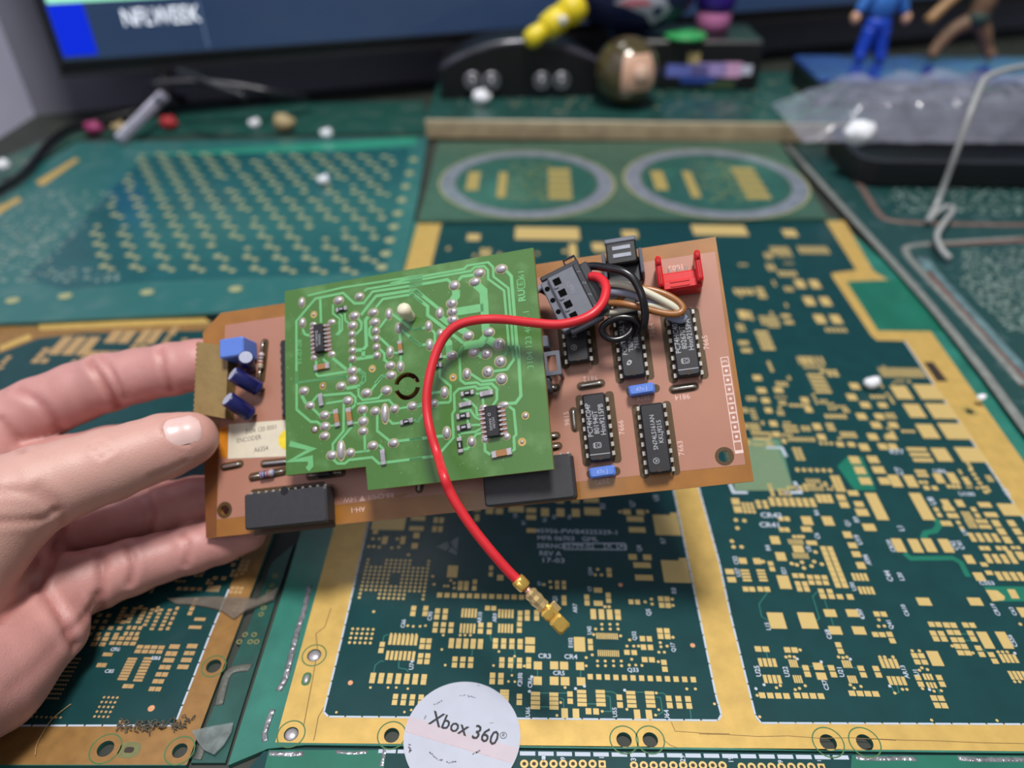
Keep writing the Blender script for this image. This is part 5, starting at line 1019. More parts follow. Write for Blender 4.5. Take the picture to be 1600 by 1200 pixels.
for x, y, rx, ry in ((232, 238, 42, 62), (240, 470, 42, 60), (650, 215, 62, 50), (885, 170, 56, 46), (828, 390, 62, 48), (808, 500, 58, 48), (803, 600, 44, 42), (803, 690, 44, 42), (808, 785, 46, 42), (808, 880, 46, 42), (805, 1015, 60, 50), (810, 1115, 62, 46), (1043, 352, 62, 46), (1060, 462, 60, 48), (1073, 560, 46, 42), (1078, 650, 46, 42), (1080, 745, 44, 42), (1085, 840, 44, 42), (1222, 370, 42, 66), (1330, 530, 42, 66), (1235, 800, 42, 66), (1235, 955, 60, 46), (1245, 1065, 62, 48), (1352, 965, 42, 64)):
    joint('Q1', x, y, rx, ry)
for x, y, rx, ry, pn in ((955, 270, 62, 48, 0), (727, 312, 60, 46, 0), (680, 405, 60, 46, 0), (467, 442, 56, 50, 0), (440, 628, 58, 48, 1), (448, 715, 58, 44, 1), (448, 800, 60, 46, 1), (315, 730, 40, 60, 0), (200, 865, 38, 56, 0), (325, 940, 38, 46, 0), (210, 1060, 40, 60, 0), (613, 965, 56, 50, 0), (825, 930, 60, 48, 0), (930, 1050, 60, 56, 1), (670, 1138, 58, 46, 0), (800, 1155, 56, 50, 1), (440, 1170, 56, 46, 0)):
    joint('Q2', x, y, rx, ry, pin=bool(pn))
for x, y, rx, ry, pn in ((775, 135, 48, 46, 1), (668, 225, 46, 46, 1), (785, 285, 48, 46, 1), (490, 242, 34, 46, 0), (298, 400, 34, 48, 0), (212, 492, 32, 34, 0), (318, 745, 34, 52, 0), (530, 820, 34, 42, 0), (760, 5, 44, 36, 1), (30, 515, 40, 32, 0)):
    joint('Q4', x, y, rx, ry, pin=bool(pn))
for x, y, rx, ry in ((222, 195, 52, 42), (282, 340, 50, 40), (588, 148, 52, 42), (705, 85, 54, 44), (838, 215, 54, 42), (1035, 190, 54, 44), (655, 292, 52, 42), (425, 435, 54, 42), (430, 545, 54, 42), (425, 640, 54, 40), (800, 380, 52, 42), (805, 495, 52, 46), (805, 592, 50, 40), (925, 395, 50, 42), (1115, 372, 46, 42), (1292, 345, 52, 42), (495, 830, 54, 46), (680, 805, 48, 42), (900, 735, 52, 42), (1105, 710, 54, 42)):
    joint('Q3', x, y, rx, ry)
joint('Q3', 588, 780, 44, 98, 1.1); joint('Q3', 1022, 420, 40, 96, 1.0)
# vias with gold rings
GR = MB(); GR.prism(circle((0, 0), 1.15, 18), .02, .09); GRMm = GR.mesh('via_ring', mat('via_gold', (190, 160, 96), .4, .3))
for t, x, y in (('Q1', 368, 375), ('Q1', 1032, 990), ('Q3', 408, 148), ('Q4', 372, 272), ('Q4', 960, 822), ('Q1', 470, 1185)):
    c = V(*tp(t, x, y)); o = place('plated_via', GRMm, gb, (c[0], c[1], 0)); b_ = MB(); b_.ell((0, 0, .06), .5, .5, .45, 10, 4, half=True); b_.build('solder_bead', SILV, o, True)
c = V(*tp('Q4', 988, 597)); o = place('plated_via', GRMm, gb, (c[0], c[1], 0), (.95, .95, 1)); b_ = MB(); b_.ell((0, 0, .06), .85, .85, .5, 12, 4, half=True); b_.build('solder_bead', SILV, o, True)
b_ = MB(); c = V(*tp('Q3', 330, 575)); b_.prism(circle(c, 1.3, 14, 1.2), .02, .06); b_.build('scorch_mark', mat('scorch', (96, 62, 20), .6), gb); b_ = MB(); b_.ell((c[0], c[1], .05), .9, 1.0, .5, 10, 4, half=True); b_.build('solder_joint', SILV, gb, True)
# surface-mount parts
RESB = mat('chip_resistor_top', (30, 30, 34), .35); RESW = mat('chip_resistor_grey', (150, 146, 156), .4); CAPB = mat('chip_capacitor', (158, 112, 68), .45, 0, .05)
def smd(t, x, y, L, Wd, rot, m):
    """L, Wd in zoomed pixels"""
    sc = TILES[t][2]; c = V(*tp(t, x, y)); k = 198 / FPX / sc; L *= k; Wd *= k
    b_ = MB(); b_.cbox((0, 0, .5), L * .56, Wd * .92, .75, .12); o = b_.build('chip_component', m, gb); o.location = (c[0] * S, c[1] * S, .0005); o.rotation_euler = (0, 0, math.radians(rot))
    for sd in (-1, 1):
        b_ = MB(); b_.cbox((sd * L * .36, 0, .42), L * .28, Wd, .8, .15); b_.build('end_cap', SILV, o)
    if m is RESB:
        b_ = MB(); b_.box((0, 0, .885), L * .3, Wd * .35, .02); b_.build('marking', CHIPT, o)
for a in (('Q1', 690, 318, 150, 58, 5, RESB), ('Q1', 465, 972, 215, 78, 3, CAPB), ('Q1', 1355, 750, 165, 62, 94, CAPB), ('Q3', 395, 285, 140, 52, 96, RESW), ('Q3', 550, 465, 195, 58, 97, CAPB), ('Q3', 675, 450, 195, 62, 97, CAPB), ('Q3', 1240, 500, 140, 50, 7, RESB), ('Q3', 1008, 850, 165, 54, 94, RESW), ('Q4', 235, 175, 110, 48, 5, RESB), ('Q4', 235, 100, 110, 48, 5, RESW),
          ('Q4', 498, 408, 125, 44, 4, RESB), ('Q4', 660, 410, 125, 48, 4, RESW), ('Q4', 480, 503, 120, 46, 6, RESW), ('Q4', 462, 602, 125, 50, 4, RESB), ('Q4', 468, 698, 130, 50, 6, RESB), ('Q4', 435, 850, 140, 46, 94, RESB), ('Q4', 790, 918, 185, 62, 5, CAPB), ('Q4', 10, 640, 60, 40, 5, RESW)):
    smd(*a)
def soic(t, x, y, L, Wd, npin, txt, tint):
    sc = TILES[t][2]; c = V(*tp(t, x, y)); k = 198 / FPX / sc; L *= k; Wd *= k
    b_ = MB(); b_.cbox((0, 0, 1.0), Wd, L, 1.5, .22); o = b_.build('surface_mount_chip', CHIPM, gb); o.location = (c[0] * S, c[1] * S, 0); o.rotation_euler = (0, 0, math.radians(2.5))
    for sd in (-1, 1):
        b_ = MB(); b_.box((sd * (Wd / 2 + .95), 0, .04), 1.9, L * 1.02, .04); b_.build('land_strip', mat('land_' + tint, (170, 140, 84) if sd > 0 else (150, 108, 92), .5), o)
        for q in range(npin):
            yy = (q - (npin - 1) / 2) * L / npin * 1.02
            b_ = MB(); b_.box((sd * (Wd / 2 + .35), yy, .75), .8, .5, .2); b_.box((sd * (Wd / 2 + .75), yy, .45), .2, .5, .7); b_.cbox((sd * (Wd / 2 + 1.35), yy, .2), 1.3, .52, .3, .1); b_.build('gull_wing_pin', SILV, o)
    zt = 1.78
    for q, (s_, xx, yy) in enumerate(txt): text_obj('printed_text', s_, .72, CHIPT, o, (xx, yy, zt), -90 if tint == 'right' else 90, squeeze=.95)
    b_ = MB(); b_.prism(circle((-.5 if tint == 'right' else -.4, L * .22), .42, 14), zt - .03, zt + .01, [circle((-.5 if tint == 'right' else -.4, L * .22), .3, 14)]); b_.build('maker_mark', CHIPT, o)
    return o
soic('Q1', 447, 655, 370, 122, 7, [('HC7660A', -.5, -.6), ('XAA202', .45, -.6)], 'left')
soic('Q4', 715, 650, 275, 115, 7, [('HCU04', .5, -.6), ('XAA202', -.4, -.9)], 'right')
for t, x, y, rx, ry in (('Q4', 805, 505, 42, 26), ('Q4', 632, 528, 30, 26), ('Q4', 648, 800, 32, 28), ('Q4', 828, 775, 30, 28), ('Q1', 570, 460, 46, 34), ('Q1', 360, 485, 40, 26), ('Q1', 570, 825, 44, 36), ('Q1', 370, 865, 42, 32)): joint(t, x, y, rx, ry, .5)
# white plastic post
c = V(643, 497); b_ = MB(); b_.lathe([(1.5, 0), (1.6, 1.0), (1.75, 2.5), (2.15, 4.0), (2.1, 5.2), (1.5, 6.0), (.5, 6.2)], (c[0], c[1], 0), (-.1, .28, 1), 9); b_.build('plastic_post', mat('ivory_nylon', (216, 210, 184), .45, 0, .05, 20, sss=.1), gb, True)
# raised lettering on the mask
for s_, u, v, hh in (('3104 123 4077.1', 826, 530, 1.75), ('91-07-08', 469, 550, 1.5)):
    c = V(u, v); text_obj('etched_text', s_, hh, TRC, gb, (c[0], c[1], .1), 90, squeeze=1.02)
for s_, t, x, y, hh, sq in (('61', 'Q2', 1165, 325, 1.7, 1.2), ('E', 'Q2', 1160, 425, 1.5, 1.2), ('RU', 'Q2', 1172, 545, 2.0, 1.0)):
    c = V(*tp(t, x, y)); text_obj('etched_text', s_, hh, TRC, gb, (c[0], c[1], .1), 90 if s_ != 'RU' else 90, squeeze=sq, bold=.03 if s_ == 'RU' else 0)
c = V(*tp('Q2', 1160, 425)); b_ = MB(); b_.prism(rrect(c[0], c[1], 2.4, 3.0, .6), .03, .1, [rrect(c[0], c[1], 2.0, 2.6, .5)]); b_.build('etched_box', TRC, gb)
gtrace('Q3', [(80, 715), (300, 770), (85, 885), (285, 860), (290, 930), (255, 970)], 1.7, 'etched_emblem')
# standoff headers between the boards
for u, v, w, d in ((560, 720, 12, 2.4), (640, 490, 3.5, 3.5), (800, 450, 2.4, 12)):
    c = V(u, v); b_ = MB(); b_.cbox((c[0], c[1], -5.2), w, d, 7.3, .3); b_.build('standoff', DGP, gb)
FLK = mat('dusty_residue', (150, 196, 150), .6, 0, .1); rr = random.Random(77); b_ = MB()
for _ in range(260):
    x, y = rr.uniform(0, 70), rr.uniform(2, 58); rad = rr.uniform(.05, .13); p = np.array((x, y))
    if y < 12 and x < 26: continue
    b_.prism(circle((x, y), rad, 5), .03, .07)
b_.build('dust_flecks', FLK, gb, kind='stuff')
# ================================================================== grey plug with loose wires
def bp(u, v, z):
    p = U(u, v, z); return bf.o + bf.ex * p[0] + bf.ey * p[1] + bf.ez * z
pc = bp(895, 463, 13.0)
ax_u = bp(887, 517, 12.0) - bp(853, 444, 13.0); ax_v = bp(905, 418, 13.0) - bp(853, 444, 13.0)
cf = Frame(pc, ax_v, -ax_u)                 # x: towards the wires, y: along the row of contacts (up), z: towards the camera
hs = empty('wire_harness', cf, 'grey four-way plug with loose coloured wires and a long red lead', 'wire harness')
HG = mat('housing_grey', (104, 108, 118), .42, 0, .06, 40); HD = mat('housing_dark', (46, 48, 54), .45, 0, .06, 40)
LW, LH = np.linalg.norm(ax_v) * 1.08, np.linalg.norm(ax_u) * 1.08
b_ = MB(); b_.cbox((.3, 0, -2.6), LW * .82, LH, 5.4, .35); hb = b_.build('housing', HG, hs)
b_ = MB(); b_.cbox((-LW * .47, 0, -3.3), LW * .26, LH * .98, 4.4, .3); b_.build('stepped_front', HG, hb)
for k in range(4):
    y = (k - 1.5) * LH / 4.4
    b_ = MB(); b_.lathe([(.75, -.06), (.75, .04), (.3, .05)], (-LW * .49, y, -1.1), (0, 0, 1), 12); b_.build('test_hole', VOID, hb)
    b_ = MB(); b_.box((-LW * .19, y + .35, .13), 2.1, 2.0, .1); b_.build('contact_window', VOID, hb)
    b_ = MB(); b_.cbox((-LW * .27, y - 1.1, .05), 1.3, .8, .7, .12); b_.build('latch_tooth', HG, hb)
b_ = MB(); b_.cbox((LW * .40, 0, -2.4), LW * .16, LH * 1.02, 6.0, .3); b_.build('wire_guard', HD, hb)
b_ = MB(); b_.cbox((LW * .58, 0, -2.9), LW * .24, LH * .96, 4.6, .4); b_.build('wire_entry', HD, hb)
for k in range(4): b_ = MB(); b_.lathe([(1.25, -.1), (1.25, .1), (.9, .12)], (LW * .70, (1.5 - k) * LH / 4.4, -2.6), (1, 0, 0), 14); b_.build('entry_hole', VOID, hb)
for k in range(4): c = text_obj('moulded_number', str(k + 1), 1.0, mat('moulded_letter', (130, 134, 144), .5), hb, (LW * .40, (1.5 - k) * LH / 4.4, .64), 60)
for s_, x, y in (('C1', .5, 3.6), ('UH', .9, 1.9)): text_obj('moulded_number', s_, 1.1, mat('moulded_letter', (130, 134, 144)), hb, (x, y, .12), 75)
# rail with a small loop on the upper side
b_ = MB(); b_.cbox((-.2, LH / 2 + .9, -3.0), LW * 1.05, 1.4, 3.0, .3); b_.build('polarising_rail', HD, hb)
b_ = MB(); b_.ring_path([(LW * .18, LH / 2 + 1.2, -2.0), (LW * .18, LH / 2 + 3.0, -2.0), (LW * .48, LH / 2 + 3.0, -2.0), (LW * .48, LH / 2 + 1.2, -2.0)], .38, 6); b_.build('latch_loop', HD, hb)
b_ = MB(); b_.cbox((.2, -LH / 2 - .5, -3.0), LW * .9, 1.2, 3.4, .3); b_.build('polarising_rail', HG, hb)
def wire(name, pts, r, m, label=None, parent=None, n=10, seg=6):
    P = [cf.loc(p) for p in pts]; b_ = MB(); b_.ring_path(spline(P, seg), r, n); return b_.build(name, m, parent or hs, True, label=label)
WR_ = mat('red_insulation', (206, 36, 46), .42, 0, .05, 20, coat=.08); WB = mat('black_insulation', (18, 18, 20), .3, 0, .1, 20, coat=.3); WW = mat('cream_insulation', (208, 204, 184), .4, 0, .05, 20); WG = mat('grey_insulation', (146, 152, 172), .38, 0, .05, 20); WN = mat('brown_insulation', (150, 96, 48), .38, 0, .06, 20, coat=.15)
ad = at_depth
red = [bp(923, 432, 12.5), bp(934, 433, 14), bp(944, 441, 16), bp(947, 455, 18), bp(941, 474, 20), bp(925, 491, 21.5), bp(900, 502, 22), bp(868, 507, 22), bp(830, 504, 21.5), bp(785, 499, 20), bp(745, 500, 20), bp(712, 510, 20), bp(690, 533, 20), bp(676, 568, 20.5), bp(668, 606, 21), bp(667, 640, 21), bp(672, 672, 21.5), bp(684, 712, 22)]
dd = [(693, 742, 187), (702, 766, 186.5), (716, 792, 186), (740, 827, 185.5), (768, 862, 185), (796, 894, 184.8), (816, 913, 184.5)]
red += [ad(*q) for q in dd]
rw = wire('wire', red, 1.3, WR_, 'long red insulated wire ending in a gold crimp terminal', seg=6)
BRS = mat('gold_terminal', (232, 190, 96), .25, .7, .08, 60)
BRT = mat('tin_terminal', (214, 184, 128), .3, .65, .08, 60)
# crimp terminal
t0, t1 = cf.loc(ad(808, 905, 184.6)), cf.loc(ad(884, 984, 183.5)); e = (t1 - t0) / np.linalg.norm(t1 - t0); TLn = np.linalg.norm(t1 - t0)
vv = cf.loc(CAMP) - t0; vv = vv - e * (vv @ e); vv /= np.linalg.norm(vv); ww = np.cross(vv, e)
Rm = np.array([e, ww, vv]).T
def tpos(a, b=0, c=0): return t0 + e * (a * TLn) + ww * b + vv * c
b_ = MB(); b_.ring_path([tpos(-.01), tpos(.03), tpos(.15), tpos(.17)], [1.7, 1.85, 1.8, 1.6], 14); b_.cbox(tpos(.09, -.6, 1.5), TLn * .14, 1.5, .9, .25, Rm); b_.build('insulation_crimp', BRS, rw, True)
b_ = MB(); b_.ring_path([tpos(.17), tpos(.24), tpos(.27)], [.95, .9, 1.0], 10); b_.build('bare_strands', mat('copper_strands', (206, 150, 130), .4, .5), rw, True)
b_ = MB(); b_.ring_path([tpos(.24), tpos(.28), tpos(.34), tpos(.40), tpos(.47), tpos(.54), tpos(.58)], [1.3, 1.85, 1.7, 1.9, 1.65, 1.8, 1.2], 10); b_.cbox(tpos(.41, .3, 1.1), TLn * .24, .7, .7, .2, Rm); b_.build('conductor_crimp', BRT, rw)
b_ = MB(); b_.cbox(tpos(.78), TLn * .42, 3.4, 2.6, .4, Rm); b_.cbox(tpos(.65, -.5, 1.1), TLn * .14, 3.0, 1.6, .35, Rm); b_.cbox(tpos(.87, -.1, .8), TLn * .24, 3.7, 2.2, .5, Rm); b_.build('contact_box', BRS, rw)
b_ = MB(); b_.cbox(tpos(.67, 2.2, -.4), TLn * .16, 1.5, 1.2, .2, Rm); b_.build('locking_tang', BRT, rw)
wire('wire', [bp(916, 417, 11), bp(930, 416, 12), bp(950, 419, 14), bp(972, 424, 15), bp(988, 434, 15), bp(999, 452, 14.5), bp(1005, 470, 14), bp(1008, 490, 12.5), bp(1006, 508, 10.5), bp(1002, 522, 8)], 1.15, WB, 'black wire arching over the cream wires')
wire('wire', [bp(1003, 523, 7.5), bp(1000, 508, 8), bp(988, 498, 9), bp(970, 496, 9.5), bp(953, 501, 9.5), bp(942, 511, 9), bp(943, 522, 8.5), bp(953, 530, 8), bp(968, 530, 7.5), bp(983, 521, 7), bp(988, 507, 6.6), bp(985, 499, 6.4)], .95, WB, 'curled loop of black wire')
wire('wire', [bp(932, 447, 10), bp(950, 443, 11), bp(970, 444, 11.5), bp(990, 449, 11.5), bp(1010, 457, 11), bp(1034, 469, 10), bp(1055, 481, 9), bp(1062, 489, 8)], 1.1, WW)
wire('wire', [bp(930, 488, 8), bp(955, 488, 8.5), bp(975, 484, 9), bp(997, 479, 9), bp(1015, 477, 9), bp(1035, 482, 8.5), bp(1054, 488, 8), bp(1066, 491, 7.5)], 1.05, WW)
wire('wire', [bp(938, 457, 9), bp(955, 456, 10), bp(975, 458, 10), bp(996, 464, 9.5), bp(1017, 473, 9), bp(1035, 483, 8), bp(1050, 493, 7), bp(1066, 499, 6.4)], 1.1, WG)
wire('wire', [bp(1042, 493, 6.5), bp(1056, 498, 6.3), bp(1066, 499, 6.4), bp(1069, 493, 6.4)], 1.15, WG)
wire('wire', [bp(942, 478, 9), bp(955, 474, 10), bp(975, 475, 11), bp(1000, 480, 11), bp(1025, 487, 10.5), bp(1048, 491, 10), bp(1062, 489, 9.5), bp(1067, 482, 9.3), bp(1060, 472, 9.3), bp(1044, 462, 9.5), bp(1025, 455, 9.6), bp(1005, 451, 9.5), bp(985, 455, 8.5), bp(965, 468, 7.5)], 1.0, WN, 'brown wire folded back in a narrow loop')
wire('wire', [bp(874, 470, 7), bp(860, 462, 7), bp(848, 455, 6), bp(838, 452, 6), bp(828, 455, 5.5)], .8, WB); wire('wire', [bp(876, 462, 7), bp(862, 447, 7), bp(848, 448, 6.5), bp(836, 458, 6), bp(826, 462, 5.5)], .8, WG)
b_ = MB(); 
for k in range(2):
    q = cf.loc(bp(958 + 5 * k, 466 + 22 * k, 8)); b_.cbox(q, 5.5, 1.6, 1.2, .2, rotz(.2))
b_.build('crimp_contact', PINM, hs)
# ================================================================== the hand
def cone_sdf(P, a, b, ra, rb):
    ab = b - a; L2 = ab @ ab
    t = np.clip(((P - a) @ ab) / L2, 0, 1)
    d = np.linalg.norm(P - a - t[..., None] * ab, axis=-1)
    return d - (ra + (rb - ra) * t)
def smin(a, b, k):
    h = np.clip(.5 + .5 * (b - a) / k, 0, 1)
    return b * (1 - h) + a * h - k * h * (1 - h)
CH = {'index': [(-35, 690, 247, 12.5), (60, 640, 251, 10.8), (120, 614, 252.5, 10.2), (165, 598, 253, 9.9), (215, 587, 252.5, 9.1), (268, 577, 252, 8.9), (310, 570, 252.5, 8.6), (348, 563, 253.5, 7.2)],
      'middle': [(0, 760, 243, 12.5), (100, 730, 247, 10.3), (170, 712, 249, 9.8), (250, 694, 249, 8.9), (330, 676, 249.5, 7.6)],
      'ring': [(30, 845, 234, 12.0), (110, 832, 239, 10.0), (170, 816, 242, 9.4), (215, 805, 243.5, 8.7), (260, 794, 244.5, 8.7), (305, 784, 245, 8.3), (345, 775, 245.5, 7.4)],
      'little': [(85, 925, 221, 11.2), (150, 905, 226, 9.2), (205, 886, 230, 8.6), (250, 872, 233.5, 7.7), (300, 858, 236, 7.6), (345, 845, 238, 7.2), (386, 834, 239, 6.0)],
      'thumb': [(-110, 900, 196, 19.0), (-10, 800, 204, 15.5), (60, 765, 208, 12.2), (115, 745, 211.5, 11.0), (170, 727, 215, 10.6), (215, 711, 218.5, 9.8), (258, 697, 221.5, 9.7), (292, 687, 223.3, 8.3), (302, 684, 223.8, 7.2)]}
PALM = [((-35, 690, 247, 12.5), (-220, 880, 232, 18)), ((0, 760, 243, 12.5), (-220, 920, 225, 19)), ((30, 845, 234, 12), (-210, 960, 215, 20)), ((85, 925, 221, 11.0), (-60, 1020, 205, 16)), ((-60, 1020, 205, 16), (-230, 1080, 180, 22)),
        ((78, 985, 211, 10.2), (-20, 1062, 195, 13.6)), ((-20, 1062, 195, 13.6), (-200, 1130, 172, 20)), ((-110, 900, 196, 19), (-260, 1040, 178, 24)), ((30, 860, 228, 12), (-60, 960, 210, 16)), ((20, 790, 236, 12), (-90, 860, 218, 18)), ((-35, 690, 247, 11), (-40, 790, 222, 12))]
def w4(q): return at_depth(q[0], q[1], q[2]), q[3]
prims = {k: [(w4(a)[0], w4(b)[0], a[3], b[3]) for a, b in zip(v, v[1:])] for k, v in CH.items()}
palm = [(w4(a)[0], w4(b)[0], a[3], b[3]) for a, b in PALM]
def hand_sdf(P, parts=False):
    pd = None
    for a, b, ra, rb in palm:
        d = cone_sdf(P, a, b, ra, rb); pd = d if pd is None else smin(pd, d, 6.0)
    fd = {}
    for k, v in prims.items():
        f = None
        for a, b, ra, rb in v:
            d = cone_sdf(P, a, b, ra, rb); f = d if f is None else smin(f, d, 1.6)
        fd[k] = f
    o = smin(smin(pd, fd['index'], 3.0), fd['middle'], 2.0)
    o = smin(o, fd['ring'], 1.2); o = smin(o, fd['little'], 1.2)
    o = smin(o, fd['thumb'], 1.4)
    dz = .9 - P[..., 2]                       # the edge of the hand rests flat on the bench
    o = -smin(-o, -dz, 1.0)
    return (o, fd) if parts else o
allp = [p for v in prims.values() for p in v] + palm
lo = np.min([np.minimum(a - ra, b - rb) for a, b, ra, rb in allp], axis=0) - 2
hi = np.max([np.maximum(a + ra, b + rb) for a, b, ra, rb in allp], axis=0) + 2
lo[0] = max(lo[0], -205.0)
VX = 1.0
gx, gy, gz = [np.arange(lo[i], hi[i] + VX, VX) for i in range(3)]
Fld = np.empty((len(gx), len(gy), len(gz)), np.float32)
for i0 in range(0, len(gx), 24):
    G_ = np.stack(np.meshgrid(gx[i0:i0 + 24], gy, gz, indexing='ij'), -1)
    Fld[i0:i0 + 24] = hand_sdf(G_)
def surface_nets(F):
    nx, ny, nz = F.shape; s_ = F < 0
    c = [s_[i:nx - 1 + i, j:ny - 1 + j, k:nz - 1 + k] for i in (0, 1) for j in (0, 1) for k in (0, 1)]
    tot = sum(x.astype(np.int8) for x in c); act = (tot > 0) & (tot < 8)
    idx = -np.ones(act.shape, np.int64); idx[act] = np.arange(act.sum())
    ijk = np.argwhere(act).astype(float); acc = np.zeros_like(ijk); cnt = np.zeros(len(ijk))
    ii = np.argwhere(act); corners = [(i, j, k) for i in (0, 1) for j in (0, 1) for k in (0, 1)]
    val = {q: F[ii[:, 0] + q[0], ii[:, 1] + q[1], ii[:, 2] + q[2]] for q in corners}
    for q in corners:
        for ax in range(3):
            if q[ax] == 0:
                r_ = list(q); r_[ax] = 1; r_ = tuple(r_); a, b = val[q], val[r_]
                m = (a < 0) != (b < 0); t = np.where(m, a / np.where(m, a - b, 1), 0)
                p = np.tile(np.array(q, float), (len(ii), 1)); p[:, ax] = t
                acc[m] += p[m]; cnt[m] += 1
    pts = ijk + acc / cnt[:, None]; quads = []
    for ax in range(3):
        b_, c_ = (ax + 1) % 3, (ax + 2) % 3
        sl0 = [slice(None)] * 3; sl1 = [slice(None)] * 3; sl0[ax] = slice(0, -1); sl1[ax] = slice(1, None)
        ch = s_[tuple(sl0)] != s_[tuple(sl1)]; ins = s_[tuple(sl0)]
        e = np.argwhere(ch); e = e[(e[:, b_] > 0) & (e[:, c_] > 0) & (e[:, b_] < F.shape[b_] - 1) & (e[:, c_] < F.shape[c_] - 1)]
        def at(db, dc):
            q = e.copy(); q[:, b_] -= db; q[:, c_] -= dc; return idx[q[:, 0], q[:, 1], q[:, 2]]
        qd = np.stack([at(1, 1), at(0, 1), at(0, 0), at(1, 0)], 1)
        fl = ~ins[e[:, 0], e[:, 1], e[:, 2]]; qd[fl] = qd[fl][:, ::-1]; quads.append(qd)
    return pts, np.concatenate(quads)
pts, quads = surface_nets(Fld)
pts = pts * VX + lo
def grad(P, e=.4):
    g = np.stack([hand_sdf(P + np.eye(3)[i] * e) - hand_sdf(P - np.eye(3)[i] * e) for i in range(3)], -1)
    return g / (np.linalg.norm(g, axis=1)[:, None] + 1e-9)
for _ in range(2):
    pts -= grad(pts) * hand_sdf(pts)[:, None] * .8
def trace_px(u, v):
    d = ray(u, v); t = 150.0
    for _ in range(80):
        s_ = hand_sdf((CAMP + d * t)[None])[0]
        if s_ < .05: return CAMP + d * t
        t += s_ / np.linalg.norm(d) * .9
        if t > 330: return None
    return CAMP + d * t
CREASE = [([(140, 562), (158, 592), (180, 628), (186, 638)], 1.0, 1.3), ([(158, 556), (176, 585), (196, 622)], .7, 1.0), ([(250, 545), (256, 575), (268, 612)], .8, 1.1), ([(228, 768), (240, 798), (234, 834)], .7, 1.1), ([(216, 775), (226, 802), (220, 838)], .4, .9), ([(198, 850), (209, 880), (203, 912)], .7, 1.1), ([(284, 832), (294, 856), (290, 882)], .6, 1.0),
          ([(156, 862), (160, 895), (157, 955)], .8, 1.3), ([(58, 912), (92, 955), (118, 1010)], 1.1, 1.5), ([(98, 822), (92, 850), (62, 908), (0, 968)], 1.1, 1.4), ([(28, 606), (70, 638), (104, 690)], .7, 1.5), ([(0, 655), (30, 690), (36, 705)], .6, 1.2), ([(60, 762), (95, 790), (99, 820)], .5, 1.3), ([(0, 765), (50, 772), (90, 800)], .4, 1.2), ([(85, 800), (60, 812), (0, 815)], .5, 1.1),
          ([(138, 697), (150, 704), (158, 716)], .35, .6), ([(148, 691), (160, 699), (167, 711)], .35, .6), ([(156, 688), (170, 695), (176, 706)], .3, .6), ([(112, 985), (135, 960), (152, 930)], .5, 1.2), ([(85, 850), (115, 860), (150, 862)], .4, 1.2), ([(100, 995), (60, 1040), (20, 1075)], .3, 2.0), ([(236, 745), (262, 735), (290, 722)], .3, 1.0), ([(290, 650), (270, 654), (257, 664), (261, 676), (275, 687), (293, 693)], .55, .7)]
nrm = grad(pts); disp = np.zeros(len(pts))
for line, dep, wd in CREASE:
    L3 = [trace_px(*q) for q in spline(line, 7)]; L3 = [q for q in L3 if q is not None]
    if len(L3) < 2: continue
    dm = np.full(len(pts), 1e9)
    for a, b in zip(L3, L3[1:]):
        if np.linalg.norm(b - a) > 6: continue
        ab = b - a; t = np.clip(((pts - a) @ ab) / (ab @ ab + 1e-9), 0, 1); dm = np.minimum(dm, np.linalg.norm(pts - a - t[:, None] * ab, axis=1))
    disp -= dep * np.exp(-(dm / wd) ** 2); disp += dep * .25 * np.exp(-((dm - 2.2 * wd) / wd) ** 2)
# thumbnail bed: a shallow flat
NAILC = trace_px(283, 671)
pts = pts + nrm * disp[:, None]
_, fdist = hand_sdf(pts, True)
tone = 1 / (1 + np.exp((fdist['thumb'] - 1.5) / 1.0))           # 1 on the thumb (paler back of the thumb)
tips = np.zeros(len(pts))
for k, v in prims.items():
    tips = np.maximum(tips, np.exp(-(np.linalg.norm(pts - v[-1][1], axis=1) / 14.0) ** 2))
hf = Frame(at_depth(-60, 980, 205))
me = bpy.data.meshes.new('hand')
me.from_pydata(((pts - hf.o) * S).tolist(), [], quads.tolist())
me.polygons.foreach_set('use_smooth', [True] * len(me.polygons))
ca = me.color_attributes.new('skin_tone', 'FLOAT_COLOR', 'POINT')
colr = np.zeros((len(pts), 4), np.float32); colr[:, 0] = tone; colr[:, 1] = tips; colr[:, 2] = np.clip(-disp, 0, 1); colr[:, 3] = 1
ca.data.foreach_set('color', colr.ravel())
def skin():
    m = mat('skin', (192, 139, 133), .48, 0, .07, 14, bump=.16, bscale=190, sss=.12, coat=.05, crough=.4)
    nt = m.node_tree; b = nt.nodes['Principled BSDF']; src = b.inputs['Base Color'].links[0].from_socket
    at_ = nt.nodes.new('ShaderNodeVertexColor'); at_.layer_name = 'skin_tone'
    sep = nt.nodes.new('ShaderNodeSeparateColor'); nt.links.new(at_.outputs['Color'], sep.inputs['Color'])
    def mix(fac, s_in, rgb, amount):
        mu = nt.nodes.new('ShaderNodeMath'); mu.operation = 'MULTIPLY'; mu.inputs[1].default_value = amount; nt.links.new(fac, mu.inputs[0])
        mx = nt.nodes.new('ShaderNodeMix'); mx.data_type = 'RGBA'; nt.links.new(mu.outputs[0], mx.inputs['Factor']); nt.links.new(s_in, mx.inputs['A']); mx.inputs['B'].default_value = [lin(q) for q in rgb] + [1]
        return mx.outputs['Result']
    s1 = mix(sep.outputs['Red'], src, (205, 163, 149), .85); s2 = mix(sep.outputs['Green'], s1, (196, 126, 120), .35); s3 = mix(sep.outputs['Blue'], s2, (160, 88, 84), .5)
    nt.links.new(s3, b.inputs['Base Color']); return m
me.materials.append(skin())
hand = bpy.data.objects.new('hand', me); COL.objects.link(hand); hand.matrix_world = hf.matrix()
tag(hand, 'bare left hand pinching the brown board between thumb and fingers', 'hand')
